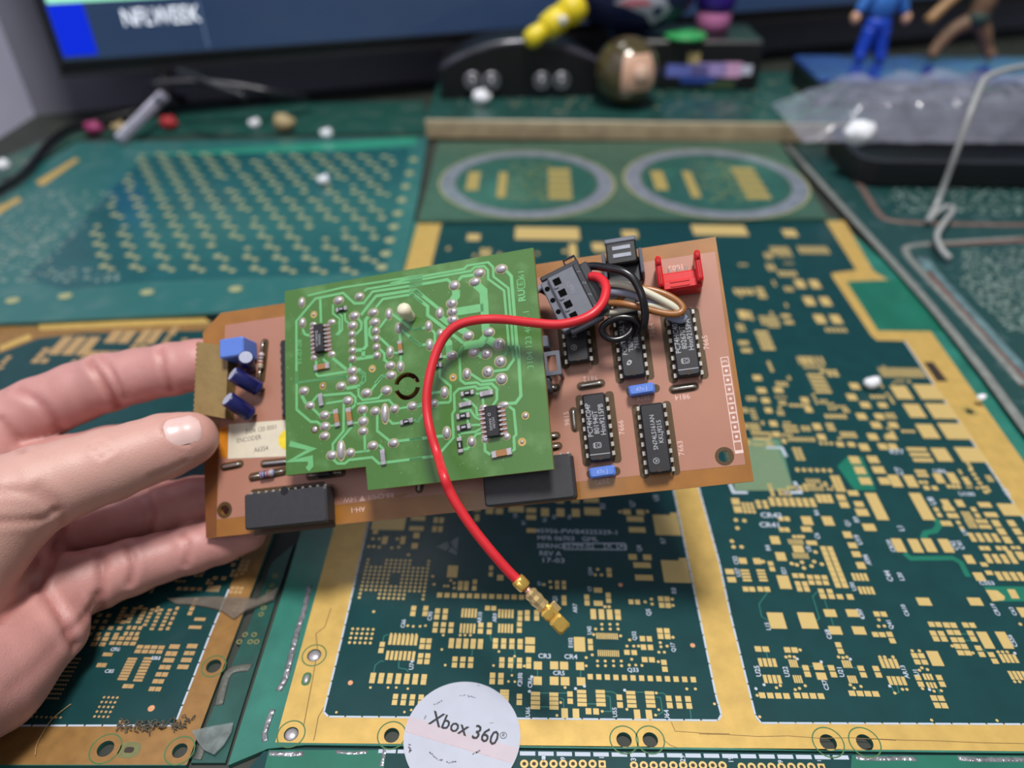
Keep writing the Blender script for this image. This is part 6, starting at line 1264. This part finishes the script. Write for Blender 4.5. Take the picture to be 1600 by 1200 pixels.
# thumbnail: curved plate on the thumb's back
ta, tb_ = w4(CH['thumb'][5])[0], w4(CH['thumb'][7])[0]; te = (tb_ - ta) / np.linalg.norm(tb_ - ta)
nn = grad(NAILC[None])[0]; nn = nn - te * (nn @ te); nn /= np.linalg.norm(nn); ns = np.cross(nn, te)
b_ = MB(); rows, cols = 12, 14; vsn = []
for i in range(rows + 1):
    t = i / rows; along = -4.4 + 9.6 * t
    half = 4.4 * (1 - .55 * max(0, (.22 - t) / .22) ** 2) * math.sqrt(max(0.0, 1 - max(0, (t - .72) / .28) ** 2 * .82))
    for j in range(cols + 1):
        a = (j / cols - .5) * 2; p0_ = NAILC + te * along + ns * (a * half) + nn * 4.0
        # drop on to the skin
        for _ in range(12): p0_ = p0_ - nn * hand_sdf(p0_[None])[0] * .8
        edge = max(abs(a) ** 3, max(0, (.15 - t) / .15)); vsn.append(p0_ + nn * (.38 * (1 - edge) + .02) - hf.o)
fsn = [(i * (cols + 1) + j, i * (cols + 1) + j + 1, (i + 1) * (cols + 1) + j + 1, (i + 1) * (cols + 1) + j) for i in range(rows) for j in range(cols)]
b_.add(vsn, fsn); nail = b_.build('thumbnail', mat('nail', (222, 186, 180), .3, 0, .04, 20, coat=.4, crough=.2), hand, True)
# ================================================================== behind: shelf, television, walls and toys
ZS = 15.0
sh = Frame(on_table(676, 217, 0), TEX, TEY)
WOOD = mat('pale_wood', (168, 150, 118), .6, 0, .18, 8, bump=.1)
shelf = empty('shelf', sh, 'low wooden shelf edge with a dark green board top behind the ring board', 'shelf')
b_ = MB(); b_.cbox((170, 7, ZS * .36 + .3), 350, 14, ZS * .72, .6); b_.build('lower_lath', WOOD, shelf)
b_ = MB(); b_.cbox((170, 8, ZS * .86), 350, 16, ZS * .26, .5); b_.build('upper_lath', mat('lighter_wood', (186, 168, 136), .6, 0, .12, 8), shelf)
b_ = MB(); b_.cbox((170, 76, ZS - 1.2), 352, 150, 2.4, .4); b_.build('board_top', mat('shelf_green', (30, 72, 66), .4, 0, .3, 7, coat=.35, crough=.2), shelf)
rr = random.Random(3); b_ = MB()
for _ in range(140): b_.box((rr.uniform(2, 340), rr.uniform(18, 120), ZS + .02), rr.uniform(1.5, 5), rr.uniform(1, 4), .04)
b_.build('worn_specks', mat('speck_tan', (120, 120, 96), .6), shelf, kind='stuff')
def onS(u, v, z=ZS): return on_table(u, v, z)

# left rear board strip under the television stand
fs_ = table_frame(300, 205, 0.0)
b_ = MB(); b_.prism([fs_.uv(u, v) for u, v in ((150, 213), (664, 208), (664, 158), (300, 166))], -1.6, .4)
rbk = b_.build('rear_board', mat('rear_green', (30, 78, 70), .4, 0, .4, 5, coat=.35, crough=.2, rgb2=(64, 92, 84), r2=(.5, .7)), frame=fs_)
tag(rbk, 'dark green board strip under the television behind the dotted board', 'circuit board')

# strip of board beside the wall, under the cable
fl_ = table_frame(60, 260, 0.0)
b_ = MB(); b_.prism([fl_.uv(u, v) for u, v in ((-60, 300), (-30, 262), (110, 204), (142, 210), (112, 222), (0, 290))], -1.6, .2)
tag(b_.build('edge_board', mat('edge_green', (40, 84, 72), .45, 0, .4, 6, coat=.25, rgb2=(96, 110, 96), r2=(.5, .7)), frame=fl_), 'mottled green board sliver between the lavender wall and the dotted board', 'circuit board')
# television
A0 = at_y(94, 121, 605.0); B0 = on_table(800, 66, A0[2])
tvx = B0 - A0; tvx[2] = 0
tvf = Frame(A0, tvx, (0, 0, 1))
tvf.ey = np.array([0, 0, 1.0]); tvf.ez = np.cross(tvf.ex, tvf.ey)
tv = empty('television', tvf, 'large black television showing a dark blue score screen', 'television')
TW, THh = 1120.0, 640.0
b_ = MB(); b_.cbox((TW / 2, THh / 2, -16), TW, THh, 30, 3); b_.build('body', BLACK, tv)
def tvp(u, v): return tvf.uv(u, v, 0.6)
sx, sy = tvp(100, 95)
GL = mat('screen_slate', (44, 62, 92), .2, 0, .1, .8, emit=.42, coat=.3)
b_ = MB(); b_.box((sx + (TW - 2 * sx) / 2, sy + (THh - sy - 10) / 2, 0), TW - 2 * sx, THh - sy - 10, 1.2); scr = b_.build('screen', GL, tv)
b_ = MB(); b_.box((TW / 2, 1.2, .3), TW, 2.2, 1.2); b_.build('bezel_highlight', mat('bezel_edge', (60, 58, 62), .3, .4), tv)
b_ = MB(); b_.box((TW / 2, sy - .8, .3), TW - sx, 1.4, 1.2); b_.build('bezel_trim', mat('bezel_edge', (60, 58, 62)), tv)
q0, q1, q2 = tvp(75, 8), tvp(156, 85), tvp(136, 8)
b_ = MB(); b_.box(((sx + q1[0]) / 2, (sy + 3 + q0[1]) / 2, .75), q1[0] - sx - 2, q0[1] - sy - 3, .3); b_.build('blue_graphic', mat('screen_blue', (0, 34, 190), .3, 0, .02, emit=.8), scr)
b_ = MB(); b_.box((TW / 2, q0[1] + 14, .75), TW - 2 * sx - 4, 26, .3); b_.build('green_graphic', mat('screen_green', (150, 224, 190), .3, 0, .02, emit=.8), scr)
q = tvp(430, 25); q3 = tvp(320, 50)
b_ = MB(); b_.box((q3[0], (sy + q0[1]) / 2, .8), 1.2, q0[1] - sy - 4, .3); b_.build('divider_line', mat('screen_line', (90, 110, 140), .3, emit=.5), scr)
ta_ = tvp(190, 25); tb2 = tvp(311, 22)
t_ = text_obj('screen_text', 'NFLWEEK', 12.0, mat('screen_white', (235, 240, 250), .3, 0, .01, emit=1.0), scr, ((ta_[0] + tb2[0]) / 2, (ta_[1] + tb2[1]) / 2 - 1, 1.0), 0, bold=0)
kw = (tb2[0] - ta_[0]); cur = t_.dimensions[0] / S if t_.dimensions[0] > 0 else kw
bpy.context.view_layer.update(); cur = t_.dimensions[0] / S
t_.scale[0] *= kw / cur
# stand leg
foot = on_table(190, 233, 0); topl = at_y(258, 147, foot[1] + 62)
lf, tl_ = tvf.loc(foot + [0, 0, 7.0]), tvf.loc(topl)
mdl = lf + (tl_ - lf) * .9
LEGM = mat('stand_metal', (164, 162, 180), .35, .3, .08)
b_ = MB(); b_.ring_path([lf, lf + (tl_ - lf) * .5, tl_], [4.2, 4.4, 5.0], 8, flat=.5); b_.build('stand_leg', LEGM, tv)
b_ = MB(); b_.ring_path([tl_, [tl_[0] + 4, 6, -14]], [5, 6], 8); b_.build('stand_bracket', BLACK, tv)
b_ = MB(); b_.ring_path([[tl_[0], tl_[1], tl_[2]], [tl_[0] + 8, tvf.loc(foot)[1] + 3.2, -52]], [4.5, 4], 8, flat=.5); b_.build('stand_leg', BLACK, tv)

# walls
ZB = -1.7
cx0 = tvf.loc(on_table(112, 192, 0))[0]
corner = tvf.o + tvf.ex * (cx0 - 34) - tvf.ez * 62; corner[2] = ZB
wdir = on_table(-80, 262, 0) - corner; wdir[2] = 0; wdir /= np.linalg.norm(wdir)
wf = Frame(corner, -wdir, (0, 0, 1)); wf.ey = np.array([0, 0, 1.0]); wf.ez = np.cross(wf.ex, wf.ey)
LAV = mat('lavender_wall', (220, 220, 246), .7, 0, .05, 2)
b_ = MB(); b_.box((-500, 420, -10), 1000, 840, 20); w1 = b_.build('wall_left', LAV, frame=wf); tag(w1, 'pale lavender painted wall beside the television', 'wall', kind='structure')
wb2 = Frame(corner, tvf.ex, (0, 0, 1)); wb2.ey = np.array([0, 0, 1.0]); wb2.ez = np.cross(wb2.ex, wb2.ey)
b_ = MB(); b_.box((900, 420, -10), 1840, 840, 20); w2 = b_.build('wall_back', mat('shaded_grey_wall', (124, 124, 138), .8, 0, .06, 2), frame=wb2); tag(w2, 'grey wall behind the television, darkened for its shadow', 'wall', kind='structure')  # wall colour darkened to carry the television's shadow

# black cable by the wall and leads under the television
def cable(name, pts, r, m, label, cat='cable', n=8, fl=1.0):
    f_ = Frame(pts[0]); b_ = MB(); b_.ring_path(spline([f_.loc(p) for p in pts], 6), r, n, flat=fl); return tag(b_.build(name, m, smooth=True, frame=f_), label, cat)
cable('cable', [on_table(-60, 330, 6.4), on_table(0, 296, 6.4), on_table(40, 268, 6.4), on_table(75, 225, 6), on_table(105, 203, 5.5), on_table(150, 190, 5), on_table(200, 178, 5.5), on_table(235, 166, 9)], 3.0, BLACK, 'black cable running along the bench below the lavender wall')
cable('cable', [on_table(235, 132, 36), on_table(290, 128, 36), on_table(330, 130, 34), on_table(380, 136, 30), on_table(430, 145, 24), on_table(480, 154, 12)], 3.2, mat('grey_flex', (36, 36, 44), .3, .2), 'grey flex lying in the dark under the television')
cable('cable', [on_table(278, 112, 50), on_table(305, 120, 48), on_table(330, 132, 44), on_table(385, 152, 36)], 2.6, mat('grey_flex', (36, 36, 44)), 'short grey lead dangling under the television')

# black speaker-like box with four silver sockets
c0 = onS(690, 156); c1 = onS(940, 150)
spf = Frame(c0, np.append((c1 - c0)[:2], 0), (0, 0, 1)); spf.ey = np.array([0, 0, 1.0]); spf.ez = np.cross(spf.ex, spf.ey)
spk = empty('black_player', spf, 'black arched device with four silver sockets on the shelf', 'device')
Wd = np.linalg.norm((c1 - c0)[:2])
arch = [(0, .2), (Wd, .2), (Wd, 22)] + [(Wd * (1 - t), 22 + 20 * math.sin(math.pi * t) ** .8) for t in [k / 14 for k in range(1, 14)]] + [(0, 22)]
b_ = MB(); b_.prism(arch, -62, 0); b_.build('case', BLACK, spk)
arch2 = [(Wd * t, 24 + 20 * math.sin(math.pi * t) ** .8) for t in [k / 14 for k in range(15)]]
b_ = MB(); b_.ring_path([(x, y - 1.0, -3) for x, y in arch2], 3.4, 8, flat=1.0); b_.build('glossy_rim', mat('gloss_grey', (66, 64, 74), .15, .2, .2, 10), spk, True)
for u in (738, 768, 846, 877):
    c = spf.uv(u, 125); b_ = MB(); b_.lathe([(7.0, 0), (7.0, 4), (4.6, 4.4), (4.6, 1.5), (2.4, 1.4), (2.4, 6), (.2, 6)], (c[0], c[1], 0), (0, 0, 1), 20); b_.build('socket', mat('dull_silver', (150, 150, 156), .35, .7), spk, True)

# brown glossy ball with a pink patch
bc = onS(975, 163); R_ = 26.0
blf = Frame(bc + [0, 0, .4]); bo = empty('ornament_ball', blf, 'dark olive glossy ball with a peach patch on the shelf', 'ball')
b_ = MB(); b_.ell((0, 0, R_), R_, R_, R_, 28, 18); b_.build('sphere', mat('olive_glaze', (74, 64, 34), .2, .1, .35, 5, coat=.7), bo, True)
b_ = MB(); vsn = []
for i in range(9):
    for j in range(9):
        a, e_ = math.radians(-62 + 62 * i / 8), math.radians(-22 + 62 * j / 8); k = R_ + .5
        vsn.append((k * math.cos(e_) * math.cos(a), k * math.cos(e_) * math.sin(a) , R_ + k * math.sin(e_)))
b_.add(vsn, [(i * 9 + j, (i + 1) * 9 + j, (i + 1) * 9 + j + 1, i * 9 + j + 1) for i in range(8) for j in range(8)]); b_.build('peach_patch', mat('peach_paint', (206, 164, 140), .4, 0, .08, 20), bo, True)
b_ = MB(); a, e_ = math.radians(-28), math.radians(10); n_ = np.array((math.cos(e_) * math.cos(a), math.cos(e_) * math.sin(a), math.sin(e_))); b_.lathe([(6, R_ + .4), (6, R_ + 2), (4, R_ + 2.6), (1, R_ + 3)], (0, 0, R_), n_, 16); b_.build('raised_disc', mat('peach_pale', (222, 186, 164), .4), bo, True)
bo.rotation_euler = (0, 0, math.radians(-45))

# dark plinth box, navy football with emblem, pot, disc
def boxthing(name, frame, w, d, h, m, label, cat, ch=1.5):
    b_ = MB(); b_.cbox((0, 0, h / 2), w, d, h, ch); o = b_.build(name, m, frame=frame); return tag(o, label, cat)
pf = Frame(onS(1065, 142) + [4, 36, .1], TEX, TEY)
pl = empty('console_box', pf, 'black box with coloured stickers beneath the purple pot', 'box')
b_ = MB(); b_.cbox((-2, 0, 20), 128, 68, 40, 2); b_.build('case', BLACK, pl)
for dx, zc, w, h, rgb in ((0, 16, 36, 10, (110, 120, 200)), (18, 17, 30, 11, (170, 150, 210)), (38, 17, 16, 12, (220, 170, 210)), (10, 9, 30, 6, (40, 70, 150)), (4, 26, 10, 9, (200, 176, 120)), (50, 17, 10, 8, (205, 205, 225)), (30, 5, 24, 5, (70, 90, 60))):
    b_ = MB(); b_.box((dx, -34.2, zc), w, .6, h); b_.build('sticker', mat('sticker_%d_%d_%d' % rgb, rgb, .4, 0, .1, 30), pl)
ztop = pf.o[2] + 40
# football
fb = Frame(at_y(985, 12, pf.o[1] - 4)); fb.o[2] = ztop + 36.5
fbo = empty('football', fb, 'navy blue football with a red and silver emblem resting on the black box', 'ball')
RX, RZ = 56.0, 36.0
def onball(a, e_, k=1.0):
    e_ = e_ - math.radians(24); return np.array((RX * k * math.cos(e_) * math.sin(a), -RZ * k * math.cos(e_) * math.cos(a), RZ * k * math.sin(e_)))
b_ = MB(); b_.ell((0, 0, 0), RX, RZ, RZ, 36, 20); b_.build('ball', mat('navy_leather', (26, 32, 74), .45, 0, .12, 30, bump=.2, bscale=90), fbo, True)
def emblem(pts, rgb, k, name):
    P = [onball(math.radians(a), math.radians(e_), k) for a, e_ in pts]; c = np.mean(P, axis=0); c = c / np.linalg.norm(c / [RX, RZ, RZ]) * k
    # subdivide fan on the ball surface
    vs_ = [c]; fs = []; n = len(P); rows = 5
    for r_ in range(1, rows + 1):
        for p in P:
            q = c + (p - c) * r_ / rows; vs_.append(q / np.linalg.norm(q / [RX, RZ, RZ]) * k)
    for i in range(n):
        fs.append((0, 1 + i, 1 + (i + 1) % n))
        for r_ in range(rows - 1): fs.append((1 + r_ * n + i, 1 + (r_ + 1) * n + i, 1 + (r_ + 1) * n + (i + 1) % n, 1 + r_ * n + (i + 1) % n))
    b_ = MB(); b_.add(vs_, fs); b_.build(name, mat(name + '_paint', rgb, .5, 0, .03), fbo, True)
emblem([(-20, 12), (-8, 22), (10, 24), (24, 18), (34, 4), (30, -8), (24, -22), (16, -14), (10, -4), (-4, 4)], (190, 194, 206), 1.006, 'silver_emblem')
emblem([(-16, 12), (-6, 18), (8, 18), (14, 10), (2, 8), (-6, 8)], (206, 120, 132), 1.012, 'red_stripe')
emblem([(15, 6), (24, 8), (26, -2), (20, -8), (16, 0)], (30, 38, 84), 1.012, 'navy_star')
# purple and pink pot
gp = Frame(at_y(1109, 66, pf.o[1] + 10)); gp.o[2] = ztop + .1
po = empty('pot', gp, 'purple pot with a pink base standing behind the green disc', 'pot')
b_ = MB(); b_.lathe([(13, 0), (15, 4), (15, 14), (14, 16)], n=24); b_.build('pink_base', mat('pink_plastic', (200, 120, 170), .45, 0, .06), po, True)
b_ = MB(); b_.lathe([(15.5, 16), (17, 22), (20, 50), (22, 70), (18, 78)], n=24); b_.build('purple_bowl', mat('purple_plastic', (60, 30, 140), .4, 0, .08), po, True)
gd = Frame(at_y(1067, 80, pf.o[1] - 24)); gd.o[2] = ztop + .1
b_ = MB(); b_.lathe([(16, 0), (18, .8), (18, 3), (16, 4), (4, 4.2), (3.5, 5), (.2, 5)], n=28); tag(b_.build('disc', mat('green_plastic', (58, 160, 90), .4, 0, .05), smooth=True, frame=gd), 'small bright green plastic disc on the black box', 'disc')
# yellow toy lying on the arched device
ya = at_y(822, 66, c0[1] - 4); yb = at_y(903, 8, c0[1] + 18)
yf = Frame(ya); dv = yb - ya; Ly = np.linalg.norm(dv)
yo = empty('yellow_toy', yf, 'yellow plastic toy leaning on top of the black arched device', 'toy')
YM = mat('yellow_plastic', (226, 202, 36), .4, 0, .06, 20)
b_ = MB(); b_.lathe([(3, 0), (6.5, 2), (8, 8), (7, 16), (6.5, 18)], ax=dv, n=18); b_.build('lower_part', YM, yo, True)
b_ = MB(); b_.lathe([(7, 18), (9.5, 20), (10.5, 30), (10, 36), (8.5, 38)], ax=dv, n=18); b_.build('middle_part', YM, yo, True)
b_ = MB(); b_.lathe([(8.5, 38), (11, 40), (12, 46), (11.5, Ly), (9, Ly + 3)], ax=dv, n=18); b_.build('upper_part', YM, yo, True)
b_ = MB(); b_.ell(dv / Ly * 31 + [4, -10, 2], 4, 3, 4, 10, 6); b_.build('white_badge', mat('white_plastic', (220, 216, 208), .4), yo, True)

# blue-topped box on the right and the toy figures
kf = Frame(on_table(1425, 126, 36.0), TEX, TEY); kf.o[2] = ZS + .1; kf.o += kf.ey * 38
kl = kf.uv(1282, 126, 21)[0]
kb = empty('games_console', kf, 'wide black console with a glossy blue top edge behind the plastic bag', 'console')
b_ = MB(); b_.cbox((kl + 150, 0, 9), 300, 76, 18, 2); b_.build('case', BLACK, kb)
b_ = MB(); b_.cbox((kl + 150, 0, 20), 300, 76, 4, 1.5); b_.build('blue_lid', mat('glossy_blue', (34, 62, 140), .3, 0, .2, 6, coat=.3), kb)
ZK = kf.o[2] + 24.6
def limb(b_, pts, r): b_.ring_path(spline(pts, 4), np.interp(np.linspace(0, 1, (len(pts) - 1) * 4 + 1), np.linspace(0, 1, len(r)), r), 10)
# standing figure in a blue suit
f1 = Frame(at_y(1357, 92, kf.o[1] + 18)); f1.o[2] = ZK
g1 = empty('toy_figure', f1, 'small toy figure in a blue suit standing with arms spread on the console', 'toy', 'toy figures behind the bag')
BS = mat('suit_blue', (24, 70, 190), .45, 0, .1, 20); SK = mat('toy_skin', (214, 166, 136), .45)
b_ = MB()
for sd in (-1, 1): limb(b_, [(sd * 5, 0, 24), (sd * 7, 0, 12), (sd * 8.5, -1, 3), (sd * 9, -5, 2)], [6.2, 5.6, 5.2, 4.0])
b_.ell((0, 0, 27), 11, 7.5, 8, 14, 8); b_.build('legs', BS, g1, True)
b_ = MB(); b_.ell((0, 0, 42), 12, 8, 14, 16, 8)
for sd in (-1, 1): limb(b_, [(sd * 9, 0, 50), (sd * 15, 0, 44), (sd * 19, -1, 36)], [5.5, 4.8, 4.2])
b_.build('jacket', mat('jacket_blue', (52, 110, 190), .45, 0, .2, 20), g1, True)
for sd in (-1, 1): b_ = MB(); b_.ell((sd * 21, -2, 32), 4, 4, 5, 10, 6); b_.build('hand', SK, g1, True)
b_ = MB(); b_.ell((4, 0, 66), 11, 10, 12, 16, 10); b_.build('head', SK, g1, True)
# lunging brown figure
f2 = Frame(at_y(1500, 92, kf.o[1] + 18)); f2.o[2] = ZK
g2 = empty('toy_figure', f2, 'brown toy figure lunging with one arm thrown out on the console', 'toy', 'toy figures behind the bag')
BR_ = mat('toy_brown', (112, 84, 62), .55, 0, .25, 25); 
b_ = MB(); limb(b_, [(0, 0, 30), (-14, 0, 22), (-24, -2, 10), (-28, -5, 2)], [7, 6, 5, 4.5]); b_.build('leg', BR_, g2, True)
b_ = MB(); limb(b_, [(4, 0, 30), (12, -2, 20), (18, -2, 9), (24, -6, 2)], [7, 6, 5, 4.5]); b_.build('leg', BR_, g2, True)
b_ = MB(); limb(b_, [(2, 0, 28), (4, 0, 44), (8, 0, 60)], [8, 9.5, 8]); b_.build('torso', BR_, g2, True)
b_ = MB(); limb(b_, [(2, 0, 58), (-16, -2, 54), (-30, -5, 42), (-42, -8, 30)], [5.5, 5, 4.2, 4.5]); b_.build('arm', mat('sand_brown', (160, 122, 80), .5, 0, .2, 25), g2, True)
b_ = MB(); limb(b_, [(12, 0, 58), (26, -2, 52), (40, -2, 56)], [5.5, 4.5, 4]); b_.build('arm', BR_, g2, True)
b_ = MB(); b_.ell((6, 0, 74), 9, 9, 12, 14, 8); b_.build('head', BR_, g2, True)
b_ = MB(); b_.ell((2, -3, 32), 9, 8, 7, 12, 6); b_.build('waist_cloth', mat('dark_green_cloth', (40, 62, 56), .7), g2, True)
cable('stick', [f2.o + [40, -6, 30], f2.o + [56, -6, 50], f2.o + [84, -6, 90]], 2.6, mat('dark_violet', (46, 40, 60), .4), 'dark violet stick leaning beside the brown toy figure', 'stick')
# black tray on the right with foam crumbs and the plastic bag over it
tyf = Frame(on_table(1475, 268, 4.2) + [0, 0, 0], TEX, TEY); 
w_ = abs(tyf.uv(1690, 262)[0] - tyf.uv(1292, 262)[0])
ty = empty('black_tray', tyf, 'rounded black tray lying under the clear plastic bag', 'tray')
b_ = MB(); b_.prism(rrect(20, 12, w_, 78, 16, 6), .3, 9); b_.build('base', BLACK, ty)
b_ = MB(); b_.prism(rrect(20, 12, w_, 78, 16, 6), 9, 16, [rrect(20, 12, w_ - 12, 66, 11, 6)]); b_.build('raised_rim', mat('soft_black', (24, 24, 28), .3), ty)
# crumpled clear bag
gfp = Frame(on_table(1425, 196, 18.0), TEX, TEY); rr = random.Random(31)
nx_, ny_ = 60, 30; W2, D2 = 300.0, 92.0; vs_ = []
ph = [(rr.uniform(-.14, .14), rr.uniform(-.16, .16), rr.uniform(0, 6.3), rr.uniform(1.5, 4.0)) for _ in range(18)]
for j in range(ny_ + 1):
    for i in range(nx_ + 1):
        x = -95 + W2 * i / nx_; y = -48 + D2 * j / ny_
        z = 6 + 6 * math.exp(-((x - 60) / 90) ** 2) + sum(a * abs(math.sin(px_ * x + py_ * y + p_)) for px_, py_, p_, a in ph) * .5
        ed = min(1, (i / nx_) * 7, (1 - j / ny_) * 6 + .2, (j / ny_) * 5 + .05)
        vs_.append((x + rr.uniform(-.8, .8), y + rr.uniform(-.8, .8), z * ed + 2))
BAG = mat('clear_film', (190, 194, 214), .08, 0, .2, 8, alpha=.32, coat=.9, bump=.6, bscale=12)
b_ = MB(); b_.add(vs_, [(j * (nx_ + 1) + i, j * (nx_ + 1) + i + 1, (j + 1) * (nx_ + 1) + i + 1, (j + 1) * (nx_ + 1) + i) for j in range(ny_) for i in range(nx_)])
tag(b_.build('plastic_bag', BAG, smooth=True, frame=gfp), 'crumpled clear plastic bag lying over the black tray', 'bag')
# milky white cord
cw = mat('milky_cord', (158, 160, 160), .35, 0, .05, 20, sss=.1)
y1 = on_table(1450, 346, 2)
cable('white_cord', [on_table(1484, 404, 6.5), on_table(1470, 388, 8), on_table(1464, 368, 9), on_table(1475, 348, 11), on_table(1489, 328, 10), on_table(1478, 324, 8), on_table(1462, 333, 7), on_table(1450, 346, 6.5), on_table(1462, 322, 9), on_table(1475, 290, 20), on_table(1495, 235, 42), on_table(1515, 178, 62), on_table(1530, 140, 72), on_table(1540, 122, 76), on_table(1565, 111, 78), on_table(1600, 104, 78), on_table(1680, 92, 74)], 1.75, cw, 'stiff milky white cord bent over the plastic bag', 'cord')
# foam crumbs and scraps
FOAM = mat('white_foam', (232, 234, 240), .7, 0, .05, 30)
def crumb(u, v, z, r, m, label, cat='foam', seed=1):
    f_ = Frame(on_table(u, v, z)); rr = random.Random(seed); b_ = MB(); n0 = len(b_.v); b_.ell((0, 0, r * .75), r, r * .8, r * .75, 12, 8)
    b_.v = [tuple(q * (1 + .25 * math.sin(3 * i_ + p[0]) * .5 + rr.uniform(-.09, .09)) for i_, q in enumerate(p)) for p in b_.v]
    return tag(b_.build('foam_crumb' if cat == 'foam' else 'scrap', m, smooth=True, frame=f_), label, cat, 'loose foam crumbs' if cat == 'foam' else 'coloured scraps near the television')
crumb(1360, 606, .25, 3.7, FOAM, 'white foam crumb on the dark green panel among gold pads', seed=2)
crumb(1337, 226, 26.0, 10.5, FOAM, 'large white foam crumb at the corner of the black tray', seed=3)
crumb(752, 163, ZS, 7.5, FOAM, 'white foam crumb in front of the silver sockets', seed=4)
crumb(512, 216, 2.4, 5.0, FOAM, 'white foam crumb behind the dotted board', seed=5)
crumb(507, 288, 2.5, 4.2, FOAM, 'white foam crumb lying among the gold dots', seed=6)
crumb(8, 268, 6.0, 5.5, FOAM, 'white foam crumb beside the black cable at the wall', seed=7)
crumb(1531, 645 - 20, 2.4, 1.9, FOAM, 'small white foam crumb on the worn board', seed=8)
crumb(400, 200, .6, 5.0, FOAM, 'white foam crumb in the dark under the television', seed=9)
RS = mat('red_scrap', (170, 44, 50), .5); MS = mat('magenta_scrap', (150, 50, 100), .5); TS = mat('tan_scrap', (170, 150, 110), .6)
crumb(267, 202, .6, 7.0, RS, 'red scrap beside the silver television leg', 'scrap', 10)
crumb(150, 210, .6, 7.0, MS, 'magenta scrap near the foot of the lavender wall', 'scrap', 11)
crumb(445, 205, .6, 9.0, TS, 'tan scrap on the rear board under the television', 'scrap', 12)
crumb(190, 209, .6, 6.0, TS, 'pale tan scrap behind the silver television leg', 'scrap', 13)
# torn clear tape and a fallen hair near the wrist
tq = [(262, 937), (290, 936), (330, 934), (372, 935), (402, 938), (425, 925), (436, 918), (428, 938), (405, 947), (385, 955), (366, 969), (345, 955), (325, 950), (300, 946), (275, 945)]
ff = table_frame(360, 945, .3); b_ = MB(); b_.prism([ff.uv(u, v) for u, v in tq], 0, .8)
tag(b_.build('tape_scrap', mat('smoky_tape', (128, 118, 108), .25, 0, .2, 30, alpha=.42, bump=.5, bscale=60), frame=ff), 'torn smoky tape strip across the dull gold frame', 'tape')
cable('hair', [on_table(55, 1180, .5), on_table(57, 1165, .5), on_table(65, 1148, .5), on_table(80, 1125, .6), on_table(100, 1108, .6), on_table(111, 1100, .5)], .12, mat('pale_hair', (196, 160, 110), .5), 'fallen pale hair curling over the dull gold border', 'hair', 5)
LNT = mat('lint', (96, 88, 74), .9, 0, .3, 60); rr = random.Random(17)
f_ = table_frame(250, 1135, .3); b_ = MB()
for _ in range(70):
    t = rr.random(); u = 190 + 110 * t; v = 1134 + rr.uniform(-4, 5) - (6 if u > 285 else 0); p = f_.uv(u, v); a = rr.uniform(0, 6.3); L = rr.uniform(.6, 2.2)
    q = [(p[0], p[1], rr.uniform(0, .8)), (p[0] + L * .5 * math.cos(a), p[1] + L * .5 * math.sin(a), rr.uniform(.3, 1.4)), (p[0] + L * math.cos(a + .6), p[1] + L * math.sin(a + .6), rr.uniform(0, .6))]
    b_.ring_path(q, .18, 5)
lo_ = b_.build('lint', LNT, frame=f_, kind='stuff'); tag(lo_, 'grey lint caught along the dull gold border', 'lint', kind='stuff')
